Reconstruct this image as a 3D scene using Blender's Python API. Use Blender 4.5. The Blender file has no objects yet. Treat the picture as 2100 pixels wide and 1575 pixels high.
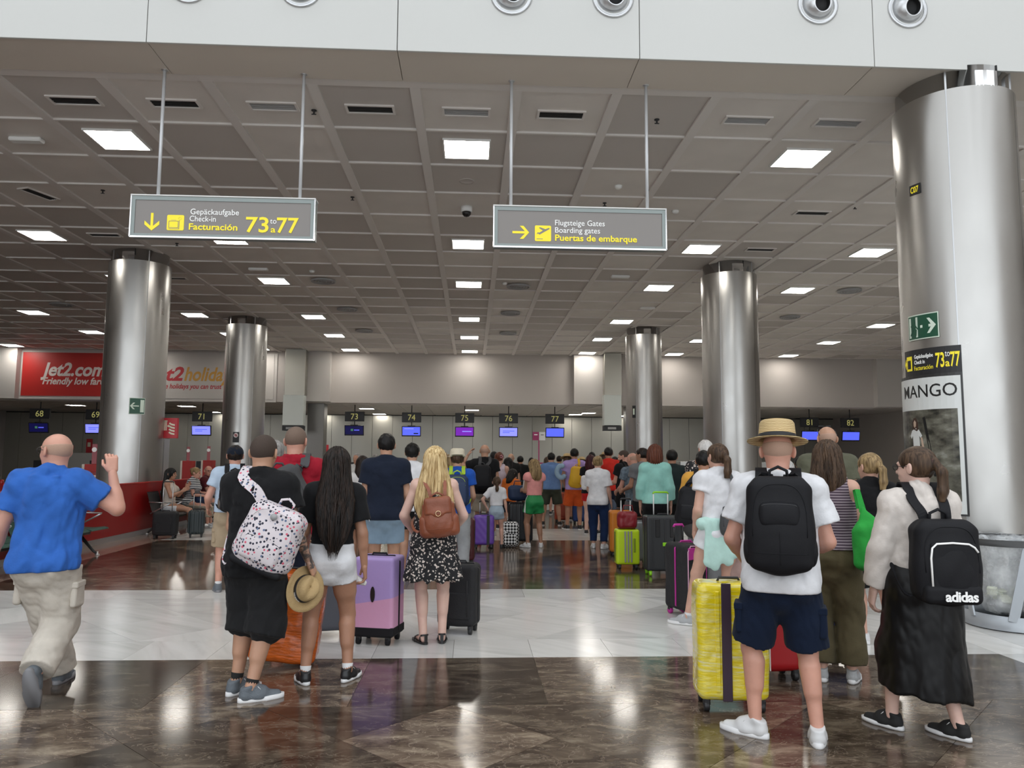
import bpy, math, random
import numpy as np
random.seed(7); rng = np.random.default_rng(7)
PI = math.pi
C = bpy.context.scene.collection

# ---------------------------------------------------------------- camera, sky, sun, exposure
EYE = 1.56; FOC = 1570.0
def _axes(pitch=5.62, yaw=3.0, roll=.35):
    p, y, r = map(math.radians, (pitch, yaw, roll))
    f = np.array([math.sin(y)*math.cos(p), math.cos(y)*math.cos(p), math.sin(p)])
    a = np.array([math.cos(y), -math.sin(y), 0.]); u = np.cross(a, f)
    return a*math.cos(r)+u*math.sin(r), -a*math.sin(r)+u*math.cos(r), f
AR, AU, AF = _axes()
cam_data = bpy.data.cameras.new('camera'); cam = bpy.data.objects.new('camera', cam_data); C.objects.link(cam)
cam_data.sensor_fit = 'HORIZONTAL'; cam_data.sensor_width = 36.0; cam_data.lens = 36.0*FOC/2100
cam_data.clip_end = 300
from mathutils import Matrix, Vector
mw = Matrix.Identity(4)
for i in range(3):
    mw[i][0] = AR[i]; mw[i][1] = AU[i]; mw[i][2] = -AF[i]
mw[0][3], mw[1][3], mw[2][3] = 0, 0, EYE
cam.matrix_world = mw
bpy.context.scene.camera = cam

world = bpy.data.worlds.new('daylight'); bpy.context.scene.world = world; world.use_nodes = True
_bg = world.node_tree.nodes['Background']
_bg.inputs['Color'].default_value = (.90, .95, 1.0, 1); _bg.inputs['Strength'].default_value = 2.25
sc = bpy.context.scene
sc.view_settings.view_transform = 'Standard'; sc.view_settings.look = 'None'
sc.view_settings.gamma = 1; sc.view_settings.use_curve_mapping = False
sc.view_settings.exposure = 0.0
sc.cycles.max_bounces = 7; sc.cycles.diffuse_bounces = 4; sc.cycles.glossy_bounces = 4
sc.cycles.transmission_bounces = 4; sc.cycles.transparent_max_bounces = 8
sc.cycles.sample_clamp_indirect = 6.0
sc.cycles.use_denoising = True
sc.cycles.caustics_reflective = False; sc.cycles.caustics_refractive = False
# portal over the glazed front of the hall behind the camera (guides the sky light, gives none itself)
_pl = bpy.data.lights.new('facade_portal', 'AREA'); _pl.shape = 'RECTANGLE'; _pl.size = 42; _pl.size_y = 10.5
_pl.cycles.is_portal = True
_po = bpy.data.objects.new('facade_portal', _pl); C.objects.link(_po)
_po.location = (-2, -9.9, 5.3); _po.rotation_euler = (PI/2, 0, 0)

_p2 = bpy.data.lights.new('skylight_portal', 'AREA'); _p2.shape = 'RECTANGLE'; _p2.size = 42; _p2.size_y = 17.5; _p2.cycles.is_portal = True
_p2o = bpy.data.objects.new('skylight_portal', _p2); C.objects.link(_p2o); _p2o.location = (-2, -1.2, 11.0)

# ---------------------------------------------------------------- helpers: placing
def _ray(px, py): return AF + AR*(px-1050)/FOC - AU*(py-787.5)/FOC
def onz(px, py, z=0.):
    d = _ray(px, py); t = (z-EYE)/d[2]; return np.array([d[0]*t, d[1]*t, z])
def aty(px, py, Y):
    d = _ray(px, py); t = Y/d[1]; return np.array([d[0]*t, Y, EYE+d[2]*t])
def atx(px, py, X):
    d = _ray(px, py); t = X/d[0]; return np.array([X, d[1]*t, EYE+d[2]*t])

# ---------------------------------------------------------------- helpers: materials
_mats = {}
def mk(name, col=(.5,.5,.5), rough=.5, metal=0., bump=None, var=None, spec=None, coat=0., emis=None, alpha=None, trans=0., sheen=0., fn=None, stretch=None):
    """bump=(scale,strength); var=(scale,amount); fn(nodes,links,bsdf,coords) adds a pattern of its own"""
    if name in _mats: return _mats[name]
    m = bpy.data.materials.new(name); m.use_nodes = True; _mats[name] = m
    nt = m.node_tree; N = nt.nodes; L = nt.links; b = N['Principled BSDF']
    b.inputs['Base Color'].default_value = (*col, 1); b.inputs['Roughness'].default_value = rough
    b.inputs['Metallic'].default_value = metal
    if spec is not None: b.inputs['Specular IOR Level'].default_value = spec
    if coat: b.inputs['Coat Weight'].default_value = coat; b.inputs['Coat Roughness'].default_value = .08
    if sheen: b.inputs['Sheen Weight'].default_value = sheen
    if trans: b.inputs['Transmission Weight'].default_value = trans
    if alpha is not None: b.inputs['Alpha'].default_value = alpha
    if emis: b.inputs['Emission Color'].default_value = (*emis[0], 1); b.inputs['Emission Strength'].default_value = emis[1]
    tc = N.new('ShaderNodeTexCoord'); co = tc.outputs['Object']
    if stretch:
        mp = N.new('ShaderNodeMapping'); L.new(co, mp.inputs['Vector']); mp.inputs['Scale'].default_value = stretch; co = mp.outputs['Vector']
    if var:
        n = N.new('ShaderNodeTexNoise'); n.inputs['Scale'].default_value = var[0]; n.inputs['Detail'].default_value = 3
        L.new(co, n.inputs['Vector'])
        r = N.new('ShaderNodeValToRGB'); a = var[1]
        r.color_ramp.elements[0].position = .3; r.color_ramp.elements[1].position = .7
        r.color_ramp.elements[0].color = (*[c*(1-a) for c in col], 1); r.color_ramp.elements[1].color = (*[min(1, c*(1+a)) for c in col], 1)
        L.new(n.outputs['Fac'], r.inputs['Fac']); L.new(r.outputs['Color'], b.inputs['Base Color'])
    if bump:
        n = N.new('ShaderNodeTexNoise'); n.inputs['Scale'].default_value = bump[0]; n.inputs['Detail'].default_value = 4
        L.new(co, n.inputs['Vector'])
        bp = N.new('ShaderNodeBump'); bp.inputs['Strength'].default_value = bump[1]; bp.inputs['Distance'].default_value = .02
        L.new(n.outputs['Fac'], bp.inputs['Height']); L.new(bp.outputs['Normal'], b.inputs['Normal'])
    if fn: fn(N, L, b, co)
    return m
def ramp(N, stops, mode='LINEAR'):
    r = N.new('ShaderNodeValToRGB'); r.color_ramp.interpolation = mode
    e = r.color_ramp.elements
    while len(e) < len(stops): e.new(.5)
    for i, (p, c) in enumerate(stops): e[i].position = p; e[i].color = (*c, 1)
    return r
def cloth(name, col, rough=.85, amp=.10): return mk(name, col, rough, bump=(90, amp), var=(9, .10), sheen=.06, spec=.12)

# ---------------------------------------------------------------- helpers: meshes
def tag(o, label=None, cat=None, group=None, kind=None):
    if label: o['label'] = label
    if cat: o['category'] = cat
    if group: o['group'] = group
    if kind: o['kind'] = kind
    return o
def link(name, me, m=None, parent=None, loc=None, rotz=None):
    o = bpy.data.objects.new(name, me); C.objects.link(o)
    if m is not None and me is not None and len(me.materials) == 0: me.materials.append(m)
    if parent: o.parent = parent
    if loc is not None: o.location = [float(v) for v in loc]
    if rotz: o.rotation_euler = (0, 0, rotz)
    return o
def empty(name, loc=(0,0,0), rotz=0, label=None, cat=None, group=None):
    o = bpy.data.objects.new(name, None); C.objects.link(o); o.empty_display_size = .1
    o.location = [float(v) for v in loc]; o.rotation_euler = (0, 0, rotz)
    return tag(o, label, cat, group)
class MB:
    """collects simple solids, then links them as one mesh"""
    def __init__(s): s.v = []; s.f = []; s.sm = []
    def raw(s, v, f, smooth=False):
        b = len(s.v); s.v += [tuple(map(float, p)) for p in v]; s.f += [tuple(i+b for i in q) for q in f]; s.sm += [smooth]*len(f); return s
    def box(s, lo, hi, R=None, o=None, bev=0.):
        (x0,y0,z0),(x1,y1,z1) = lo, hi
        if bev > 0:
            b = min(bev, .49*min(x1-x0, y1-y0, z1-z0)); v = []; f = []
            for sx in (0,1):
                for sy in (0,1):
                    for sz in (0,1):
                        X,Y,Z = (x0,x1)[sx],(y0,y1)[sy],(z0,z1)[sz]; dx,dy,dz = (b,-b)[sx],(b,-b)[sy],(b,-b)[sz]
                        v += [(X,Y+dy,Z+dz),(X+dx,Y,Z+dz),(X+dx,Y+dy,Z)]
            I = lambda a,b_,c,k: (a*4+b_*2+c)*3+k
            f += [(I(0,0,0,0),I(0,0,1,0),I(0,1,1,0),I(0,1,0,0)),(I(1,0,0,0),I(1,1,0,0),I(1,1,1,0),I(1,0,1,0)),
                  (I(0,0,0,1),I(1,0,0,1),I(1,0,1,1),I(0,0,1,1)),(I(0,1,0,1),I(0,1,1,1),I(1,1,1,1),I(1,1,0,1)),
                  (I(0,0,0,2),I(0,1,0,2),I(1,1,0,2),I(1,0,0,2)),(I(0,0,1,2),I(1,0,1,2),I(1,1,1,2),I(0,1,1,2))]
            for a in (0,1):
                for c in (0,1):
                    f.append((I(0,a,c,1),I(1,a,c,1),I(1,a,c,2),I(0,a,c,2))); f.append((I(a,0,c,0),I(a,1,c,0),I(a,1,c,2),I(a,0,c,2)))
                    f.append((I(a,c,0,0),I(a,c,1,0),I(a,c,1,1),I(a,c,0,1)))
            for a in (0,1):
                for c in (0,1):
                    for d in (0,1): f.append((I(a,c,d,0),I(a,c,d,1),I(a,c,d,2)))
        else:
            v = [(x0,y0,z0),(x1,y0,z0),(x1,y1,z0),(x0,y1,z0),(x0,y0,z1),(x1,y0,z1),(x1,y1,z1),(x0,y1,z1)]
            f = [(0,3,2,1),(4,5,6,7),(0,1,5,4),(1,2,6,5),(2,3,7,6),(3,0,4,7)]
        if R is not None: v = [tuple(R @ np.array(p)) for p in v]
        if o is not None: v = [tuple(np.array(p)+np.array(o)) for p in v]
        return s.raw(v, f)
    def tube(s, pts, r, n=8, cap=True):
        pts = [np.array(p, float) for p in pts]; rs = r if hasattr(r, '__len__') else [r]*len(pts)
        v = []; f = []; up = None
        for i, p in enumerate(pts):
            t = pts[min(i+1, len(pts)-1)]-pts[max(i-1, 0)]; t /= np.linalg.norm(t)+1e-9
            if up is None: up = np.array([0,0,1.]) if abs(t[2]) < .9 else np.array([1.,0,0])
            a = np.cross(t, up); a /= np.linalg.norm(a)+1e-9; b = np.cross(a, t); up = b
            for k in range(n):
                an = 2*PI*k/n; v.append(p+rs[i]*(a*math.cos(an)+b*math.sin(an)))
        for i in range(len(pts)-1):
            for k in range(n): f.append((i*n+k, (i+1)*n+k, (i+1)*n+(k+1) % n, i*n+(k+1) % n))
        if cap: f.append(tuple(range(n))); f.append(tuple(reversed(range((len(pts)-1)*n, len(pts)*n))))
        return s.raw(v, f, True)
    def lathe(s, prof, n=24, c=(0,0,0), sx=1., sy=1., cap=True):
        v = []; f = []
        for r, z in prof:
            for k in range(n): an = 2*PI*k/n; v.append((c[0]+r*sx*math.cos(an), c[1]+r*sy*math.sin(an), c[2]+z))
        m = len(prof)
        for i in range(m-1):
            for k in range(n): f.append((i*n+k, i*n+(k+1) % n, (i+1)*n+(k+1) % n, (i+1)*n+k))
        if cap: f.append(tuple(reversed(range(n)))); f.append(tuple(range((m-1)*n, m*n)))
        return s.raw(v, f, True)
    def prism(s, poly, z0, z1, R=None, o=None):
        """poly in xy, extruded z0..z1"""
        n = len(poly); v = [(x,y,z0) for x,y in poly]+[(x,y,z1) for x,y in poly]
        f = [tuple(reversed(range(n))), tuple(range(n, 2*n))]+[(i,(i+1) % n,n+(i+1) % n,n+i) for i in range(n)]
        if R is not None: v = [tuple(R @ np.array(p)) for p in v]
        if o is not None: v = [tuple(np.array(p)+np.array(o)) for p in v]
        return s.raw(v, f)
    def ribbon(s, pts, w, t, side):
        """flat strap along pts; side = width direction (one vector or one per point)"""
        pts = [np.array(p, float) for p in pts]; v = []; f = []; n = len(pts)
        for i, p in enumerate(pts):
            tg = pts[min(i+1, n-1)]-pts[max(i-1, 0)]; tg /= np.linalg.norm(tg)+1e-9
            sd = np.array(side[i] if hasattr(side[0], '__len__') else side, float); sd -= tg*(sd@tg); sd /= np.linalg.norm(sd)+1e-9
            nn = np.cross(tg, sd); ww = w[i] if hasattr(w, '__len__') else w
            for a, b in ((-1,-1),(1,-1),(1,1),(-1,1)): v.append(p+sd*ww/2*a+nn*t/2*b)
        for i in range(n-1):
            for k in range(4): f.append((i*4+k, i*4+(k+1) % 4, (i+1)*4+(k+1) % 4, (i+1)*4+k))
        f.append((3,2,1,0)); f.append(tuple(range((n-1)*4, n*4)))
        return s.raw(v, f)
    def mesh(s, name='mesh'):
        me = bpy.data.meshes.new(name); me.from_pydata(s.v, [], s.f); me.validate()
        if len(me.polygons) == len(s.sm): me.polygons.foreach_set('use_smooth', s.sm)
        return me
    def obj(s, name, m=None, parent=None, loc=None, rotz=None): return link(name, s.mesh(name), m, parent, loc, rotz)
def rot(ax, a):
    c, s = math.cos(a), math.sin(a)
    return np.array({'x':[[1,0,0],[0,c,-s],[0,s,c]],'y':[[c,0,s],[0,1,0],[-s,0,c]],'z':[[c,-s,0],[s,c,0],[0,0,1]]}[ax])
def unit(v): v = np.array(v, float); return v/(np.linalg.norm(v)+1e-9)

def text_mesh(body, size, bold=0., shear=0., align='LEFT', extrude=.001, sx=1., spacing=1.):
    cu = bpy.data.curves.new('t', 'FONT'); cu.body = body; cu.size = size; cu.offset = bold*size; cu.shear = shear
    cu.align_x = align; cu.extrude = extrude; cu.resolution_u = 3; cu.space_character = spacing
    o = bpy.data.objects.new('t', cu); C.objects.link(o)
    bpy.context.view_layer.update()
    me = bpy.data.meshes.new_from_object(o.evaluated_get(bpy.context.evaluated_depsgraph_get()))
    bpy.data.objects.remove(o)
    if sx != 1:
        for v in me.vertices: v.co.x *= sx
    return me
def place_text(me, M4, name, m, parent):
    """M4 columns: x dir, y dir, normal, origin (3-vectors)"""
    X, Yv, Nn, O = [Vector([float(q) for q in v]) for v in M4]
    for v in me.vertices: c = v.co.copy(); v.co = O+X*c.x+Yv*c.y+Nn*c.z
    me.materials.clear(); return link(name, me, m, parent)

# ---------------------------------------------------------------- helpers: smooth solids (distance fields meshed on a grid)
f4 = np.float32
class Vol:
    def __init__(s, lo, hi, h):
        s.h = h; s.o = (np.array(lo, float)-3*h).astype(f4); n = np.ceil((np.array(hi)-np.array(lo))/h).astype(int)+7
        s.n = n; s.F = np.full(n, 1.0, f4); s.ax = [s.o[i]+h*np.arange(n[i], dtype=f4) for i in range(3)]
    def win(s, lo, hi, pad):
        i0 = np.clip(np.floor((np.array(lo)-pad-s.o)/s.h).astype(int), 0, s.n); i1 = np.clip(np.ceil((np.array(hi)+pad-s.o)/s.h).astype(int)+1, 0, s.n)
        sl = tuple(slice(a, b) for a, b in zip(i0, i1))
        return sl, s.ax[0][sl[0]][:,None,None], s.ax[1][sl[1]][None,:,None], s.ax[2][sl[2]][None,None,:]
    def comb(s, sl, d, k, op):
        A = s.F[sl]
        if A.size == 0: return
        if op == 'u':
            if k > 0:
                hh = np.maximum(k-np.abs(A-d), 0)/k; s.F[sl] = np.minimum(A, d)-hh*hh*k*.25
            else: s.F[sl] = np.minimum(A, d)
        elif op == 's':
            if k > 0:
                hh = np.maximum(k-np.abs(A+d), 0)/k; s.F[sl] = np.maximum(A, -d)+hh*hh*k*.25
            else: s.F[sl] = np.maximum(A, -d)
    def rc(s, a, b, ra, rb, k=.02, op='u', cut0=None, cut1=None, flat=None):
        """tapered limb a->b; cut1 = flat end at b (extends past by cut1); flat=(dir,factor) squashes along dir"""
        a = np.array(a, float); b = np.array(b, float); R = max(ra, rb)
        sl, x, y, z = s.win(np.minimum(a, b)-R, np.maximum(a, b)+R, k+2*s.h)
        d = b-a; L2 = d@d+1e-9
        px, py, pz = x-a[0], y-a[1], z-a[2]; tt = (px*d[0]+py*d[1]+pz*d[2])/L2; t = np.clip(tt, 0, 1)
        qx, qy, qz = px-t*d[0], py-t*d[1], pz-t*d[2]
        if flat is not None:
            u = unit(flat[0]); w = (qx*u[0]+qy*u[1]+qz*u[2])*(1/flat[1]-1); qx = qx+w*u[0]; qy = qy+w*u[1]; qz = qz+w*u[2]
        D = np.sqrt(qx*qx+qy*qy+qz*qz)-(ra+(rb-ra)*t)
        L = math.sqrt(L2)
        if cut1 is not None: D = np.maximum(D, (tt-1)*L-cut1)
        if cut0 is not None: D = np.maximum(D, -tt*L-cut0)
        s.comb(sl, D.astype(f4), k, op); return s
    def el(s, c, r, R=None, k=.02, op='u'):
        c = np.array(c, float); r = np.array(r, float); m = r if R is None else np.full(3, r.max())
        sl, x, y, z = s.win(c-m, c+m, k+2*s.h)
        X, Y, Z = x-c[0], y-c[1], z-c[2]
        if R is not None: X, Y, Z = (R[0,0]*X+R[1,0]*Y+R[2,0]*Z, R[0,1]*X+R[1,1]*Y+R[2,1]*Z, R[0,2]*X+R[1,2]*Y+R[2,2]*Z)
        k0 = np.sqrt((X/r[0])**2+(Y/r[1])**2+(Z/r[2])**2); k1 = np.sqrt((X/r[0]**2)**2+(Y/r[1]**2)**2+(Z/r[2]**2)**2)+1e-6
        s.comb(sl, (k0*(k0-1)/k1).astype(f4), k, op); return s
    def bx(s, c, r, rad=.02, R=None, k=.0, op='u', pad=0.):
        """rounded box: half sizes r"""
        c = np.array(c, float); r = np.array(r, float); m = r if R is None else np.full(3, np.linalg.norm(r))
        sl, x, y, z = s.win(c-m, c+m, k+2*s.h+pad)
        X, Y, Z = x-c[0], y-c[1], z-c[2]
        if R is not None: X, Y, Z = (R[0,0]*X+R[1,0]*Y+R[2,0]*Z, R[0,1]*X+R[1,1]*Y+R[2,1]*Z, R[0,2]*X+R[1,2]*Y+R[2,2]*Z)
        rad = min(rad, r.min()*.99); qx, qy, qz = np.abs(X)-r[0]+rad, np.abs(Y)-r[1]+rad, np.abs(Z)-r[2]+rad
        D = np.sqrt(np.maximum(qx, 0)**2+np.maximum(qy, 0)**2+np.maximum(qz, 0)**2)+np.minimum(np.maximum(qx, np.maximum(qy, qz)), 0)-rad
        s.comb(sl, D.astype(f4), k, op); return s
    def loft(s, O, R, prof, off=0., k=.02, op='u', pw=2.0):
        """prof rows (z, rx, ry, cy) in the frame (O,R); smooth between the rows; flat ends"""
        P = np.array(prof, float); P = P[np.argsort(P[:,0])]; zz = np.linspace(P[0,0], P[-1,0], 64)
        T = [np.interp(zz, P[:,0], P[:,i]) for i in (1,2,3)]
        ker = np.array([.25,.5,.25])
        for _ in range(6): T = [np.concatenate([t[:1], np.convolve(t, ker, 'same')[1:-1], t[-1:]]) for t in T]
        cs = np.array([R@np.array([sx*P[:,1].max(), sy*P[:,2].max()+P[:,3].mean(), z])+O for sx in (-1.1,1.1) for sy in (-1.3,1.3) for z in (P[0,0], P[-1,0])])
        sl, x, y, z = s.win(cs.min(0)-off, cs.max(0)+off, k+2*s.h)
        X, Y, Z = x-O[0], y-O[1], z-O[2]
        X, Y, Z = (R[0,0]*X+R[1,0]*Y+R[2,0]*Z, R[0,1]*X+R[1,1]*Y+R[2,1]*Z, R[0,2]*X+R[1,2]*Y+R[2,2]*Z)
        rx = np.interp(Z, zz, T[0])+off; ry = np.interp(Z, zz, T[1])+off; cy = np.interp(Z, zz, T[2])
        U = np.abs(X)/rx; V = np.abs(Y-cy)/ry
        k0 = (U**pw+V**pw)**(1/pw); k1 = np.sqrt((U/rx)**2+(V/ry)**2)+1e-6
        D = np.where(k0 > .3, (k0-1)*np.maximum(k0, .01)/k1, -np.minimum(rx, ry)*.7)
        D = np.maximum(D, np.maximum(P[0,0]-Z, Z-P[-1,0]))
        s.comb(sl, D.astype(f4), k, op); return s
    def plane(s, p, n):
        """keep the side the normal points away from"""
        n = unit(n); D = ((s.ax[0][:,None,None]-p[0])*n[0]+(s.ax[1][None,:,None]-p[1])*n[1]+(s.ax[2][None,None,:]-p[2])*n[2])
        s.F = np.maximum(s.F, D.astype(f4)); return s
    def disp(s, fn, band=None):
        band = band or 4*s.h; I = np.nonzero(np.abs(s.F) < band)
        s.F[I] += fn(s.ax[0][I[0]], s.ax[1][I[1]], s.ax[2][I[2]]).astype(f4); return s
    def mesh(s, name='mesh'):
        F = s.F; F[0]=F[-1]=1; F[:,0]=F[:,-1]=1; F[:,:,0]=F[:,:,-1]=1
        S = F < 0; a = S.astype(np.uint8)
        c = a[:-1,:-1,:-1]+a[1:,:-1,:-1]+a[:-1,1:,:-1]+a[1:,1:,:-1]+a[:-1,:-1,1:]+a[1:,:-1,1:]+a[:-1,1:,1:]+a[1:,1:,1:]
        act = (c > 0) & (c < 8); idx = np.argwhere(act)
        if len(idx) == 0: return bpy.data.meshes.new(name)
        ids = np.full(act.shape, -1, np.int32); ids[act] = np.arange(len(idx))
        G = [F[idx[:,0]+i, idx[:,1]+j, idx[:,2]+k] for i in (0,1) for j in (0,1) for k in (0,1)]
        pos = np.zeros((len(idx), 3), f4); cnt = np.zeros(len(idx), f4)
        for p in range(8):
            for ax in range(3):
                bit = (4,2,1)[ax]
                if p & bit: continue
                fa, fb = G[p], G[p|bit]; m = (fa < 0) != (fb < 0)
                t = np.where(m, fa/np.where(m, fa-fb, 1), 0)
                cc = [(p>>2)&1, (p>>1)&1, p&1]
                for q in range(3): pos[:,q] += np.where(m, cc[q]+(t if q == ax else 0), 0)
                cnt += m
        pos = (pos/cnt[:,None]+idx)*s.h+s.o
        Q = []
        for ax in range(3):
            A = np.moveaxis(S, ax, 0); I = np.moveaxis(ids, ax, 0)
            m = A[:-1,1:-1,1:-1] != A[1:,1:-1,1:-1]; e = np.argwhere(m); i, j, k = e[:,0], e[:,1]+1, e[:,2]+1
            q = np.stack([I[i,j-1,k-1], I[i,j,k-1], I[i,j,k], I[i,j-1,k]], 1)
            fl = A[i,j,k]
            if ax == 1: fl = ~fl
            q[~fl] = q[~fl][:,::-1]; Q.append(q)
        Q = np.concatenate(Q)
        # one pass of smoothing along the edges
        acc = np.zeros_like(pos); n = np.zeros(len(pos), f4)
        for u, v in ((0,1),(1,2),(2,3),(3,0)):
            for q in range(3): acc[:,q] += np.bincount(Q[:,u], pos[Q[:,v],q], len(pos))+np.bincount(Q[:,v], pos[Q[:,u],q], len(pos))
            n += np.bincount(Q[:,u], minlength=len(pos))+np.bincount(Q[:,v], minlength=len(pos))
        pos = pos*.6+.4*acc/n[:,None]
        return qmesh(pos, Q, name)
def qmesh(pos, Q, name='mesh'):
    me = bpy.data.meshes.new(name); me.vertices.add(len(pos)); me.vertices.foreach_set('co', np.ascontiguousarray(pos, f4).ravel())
    me.loops.add(len(Q)*4); me.loops.foreach_set('vertex_index', np.ascontiguousarray(Q, np.int32).ravel())
    me.polygons.add(len(Q)); me.polygons.foreach_set('loop_start', np.arange(0, len(Q)*4, 4, dtype=np.int32))
    me.polygons.foreach_set('use_smooth', np.ones(len(Q), bool)); me.update(calc_edges=True); return me
def joined(*mes):
    P = []; Q = []; b = 0
    for me in mes:
        v = np.empty(len(me.vertices)*3, f4); me.vertices.foreach_get('co', v); l = np.empty(len(me.loops), np.int32); me.loops.foreach_get('vertex_index', l)
        P.append(v.reshape(-1, 3)); Q.append(l.reshape(-1, 4)+b); b += len(me.vertices); bpy.data.meshes.remove(me)
    return qmesh(np.concatenate(P), np.concatenate(Q))
def folds(seed, amp, fr=(9, 30), vert=.5, n=5):
    """soft cloth creases"""
    g = np.random.default_rng(seed); K = []
    for i in range(n):
        f = g.uniform(*fr); d = g.normal(size=3); d[2] *= vert; d /= np.linalg.norm(d); K.append((d*f, g.uniform(0, 6.28)))
    def fn(x, y, z):
        w = .6*np.sin(7*z+3*x+seed)+.6*np.sin(5*y-6*z)
        a = sum(np.sin(k[0]*x+k[1]*y+k[2]*z+p+w) for k, p in K)/n
        b = sum(np.sin(2.7*(k[0]*x+k[1]*y+k[2]*z)+1.7*p+w*1.6) for k, p in K[:4])/4
        return amp*(1-np.abs(a)*2.2)+amp*.5*(.6-np.abs(b)*2.0)-amp*.8
    return fn
# ================================================================= MATERIALS OF THE SETTING
def _brown(N, L, b, co):
    oi = N.new('ShaderNodeObjectInfo'); geo = N.new('ShaderNodeNewGeometry')
    mu = N.new('ShaderNodeVectorMath'); mu.operation = 'SCALE'; cx = N.new('ShaderNodeCombineXYZ')
    L.new(oi.outputs['Random'], cx.inputs[0]); L.new(oi.outputs['Random'], cx.inputs[1]); L.new(cx.outputs[0], mu.inputs[0]); mu.inputs['Scale'].default_value = 37.
    ad = N.new('ShaderNodeVectorMath'); L.new(geo.outputs['Position'], ad.inputs[0]); L.new(mu.outputs[0], ad.inputs[1])
    mp = N.new('ShaderNodeMapping'); L.new(ad.outputs[0], mp.inputs['Vector']); mp.inputs['Rotation'].default_value = (0,0,.5); mp.inputs['Scale'].default_value = (1,2.1,1)
    n1 = N.new('ShaderNodeTexNoise'); n1.inputs['Scale'].default_value = 3.0; n1.inputs['Detail'].default_value = 7; n1.inputs['Roughness'].default_value = .62; n1.inputs['Distortion'].default_value = .8
    L.new(mp.outputs[0], n1.inputs['Vector'])
    r = ramp(N, [(.30,(.024,.016,.012)),(.44,(.062,.043,.031)),(.55,(.105,.078,.056)),(.66,(.19,.15,.108)),(.78,(.27,.225,.165))]); L.new(n1.outputs['Fac'], r.inputs['Fac'])
    n2 = N.new('ShaderNodeTexNoise'); n2.inputs['Scale'].default_value = 3.2; n2.inputs['Detail'].default_value = 7; n2.inputs['Roughness'].default_value = .6; n2.inputs['Distortion'].default_value = 1.6
    L.new(mp.outputs[0], n2.inputs['Vector'])
    s1 = N.new('ShaderNodeMath'); s1.operation = 'SUBTRACT'; L.new(n2.outputs['Fac'], s1.inputs[0]); s1.inputs[1].default_value = .5
    s2 = N.new('ShaderNodeMath'); s2.operation = 'ABSOLUTE'; L.new(s1.outputs[0], s2.inputs[0])
    rv = ramp(N, [(0,(.5,.5,.5)),(.006,(.2,.2,.2)),(.014,(0,0,0))]); L.new(s2.outputs[0], rv.inputs['Fac'])
    mx = N.new('ShaderNodeMixRGB'); L.new(rv.outputs['Color'], mx.inputs['Fac']); L.new(r.outputs['Color'], mx.inputs['Color1']); mx.inputs['Color2'].default_value = (.36,.29,.22,1)
    # every slab has its own depth of colour
    tv = N.new('ShaderNodeMapRange'); L.new(oi.outputs['Random'], tv.inputs['Value']); tv.inputs['To Min'].default_value = .50; tv.inputs['To Max'].default_value = 1.75
    m2 = N.new('ShaderNodeVectorMath'); m2.operation = 'SCALE'; L.new(mx.outputs['Color'], m2.inputs[0]); L.new(tv.outputs[0], m2.inputs['Scale'])
    L.new(m2.outputs[0], b.inputs['Base Color'])
def _pale(N, L, b, co):
    oi = N.new('ShaderNodeObjectInfo'); geo = N.new('ShaderNodeNewGeometry')
    cx = N.new('ShaderNodeCombineXYZ'); mu = N.new('ShaderNodeVectorMath'); mu.operation = 'SCALE'; mu.inputs['Scale'].default_value = 53.
    L.new(oi.outputs['Random'], cx.inputs[0]); L.new(oi.outputs['Random'], cx.inputs[1]); L.new(cx.outputs[0], mu.inputs[0])
    ad = N.new('ShaderNodeVectorMath'); L.new(geo.outputs['Position'], ad.inputs[0]); L.new(mu.outputs[0], ad.inputs[1])
    ro = N.new('ShaderNodeVectorRotate'); ro.rotation_type = 'Z_AXIS'; L.new(ad.outputs[0], ro.inputs['Vector'])
    ra = N.new('ShaderNodeMath'); ra.operation = 'MULTIPLY'; L.new(oi.outputs['Random'], ra.inputs[0]); ra.inputs[1].default_value = 1.2; L.new(ra.outputs[0], ro.inputs['Angle'])
    mp = N.new('ShaderNodeMapping'); L.new(ro.outputs[0], mp.inputs['Vector']); mp.inputs['Scale'].default_value = (.6,4.5,1)
    n1 = N.new('ShaderNodeTexNoise'); n1.inputs['Scale'].default_value = 1.6; n1.inputs['Detail'].default_value = 6; n1.inputs['Distortion'].default_value = .6; L.new(mp.outputs[0], n1.inputs['Vector'])
    r = ramp(N, [(.28,(.60,.59,.56)),(.42,(.70,.69,.66)),(.6,(.75,.74,.71)),(.75,(.78,.775,.75))]); L.new(n1.outputs['Fac'], r.inputs['Fac'])
    tv = N.new('ShaderNodeMapRange'); L.new(oi.outputs['Random'], tv.inputs['Value']); tv.inputs['To Min'].default_value = .84; tv.inputs['To Max'].default_value = 1.1
    m2 = N.new('ShaderNodeVectorMath'); m2.operation = 'SCALE'; L.new(r.outputs['Color'], m2.inputs[0]); L.new(tv.outputs[0], m2.inputs['Scale'])
    L.new(m2.outputs[0], b.inputs['Base Color'])
m_brown = mk('brown_marble', (.08,.06,.04), .12, spec=.55, fn=_brown)
m_pale = mk('pale_marble', (.6,.6,.55), .14, spec=.5, fn=_pale)
m_redreflect = mk('red_reflection_marble', (.36,.27,.22), .12, var=(6,.25))  # brownish marble with the reflected red tint mixed into its colour
m_joint = mk('floor_joint', (.26,.22,.17), .8)
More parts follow.
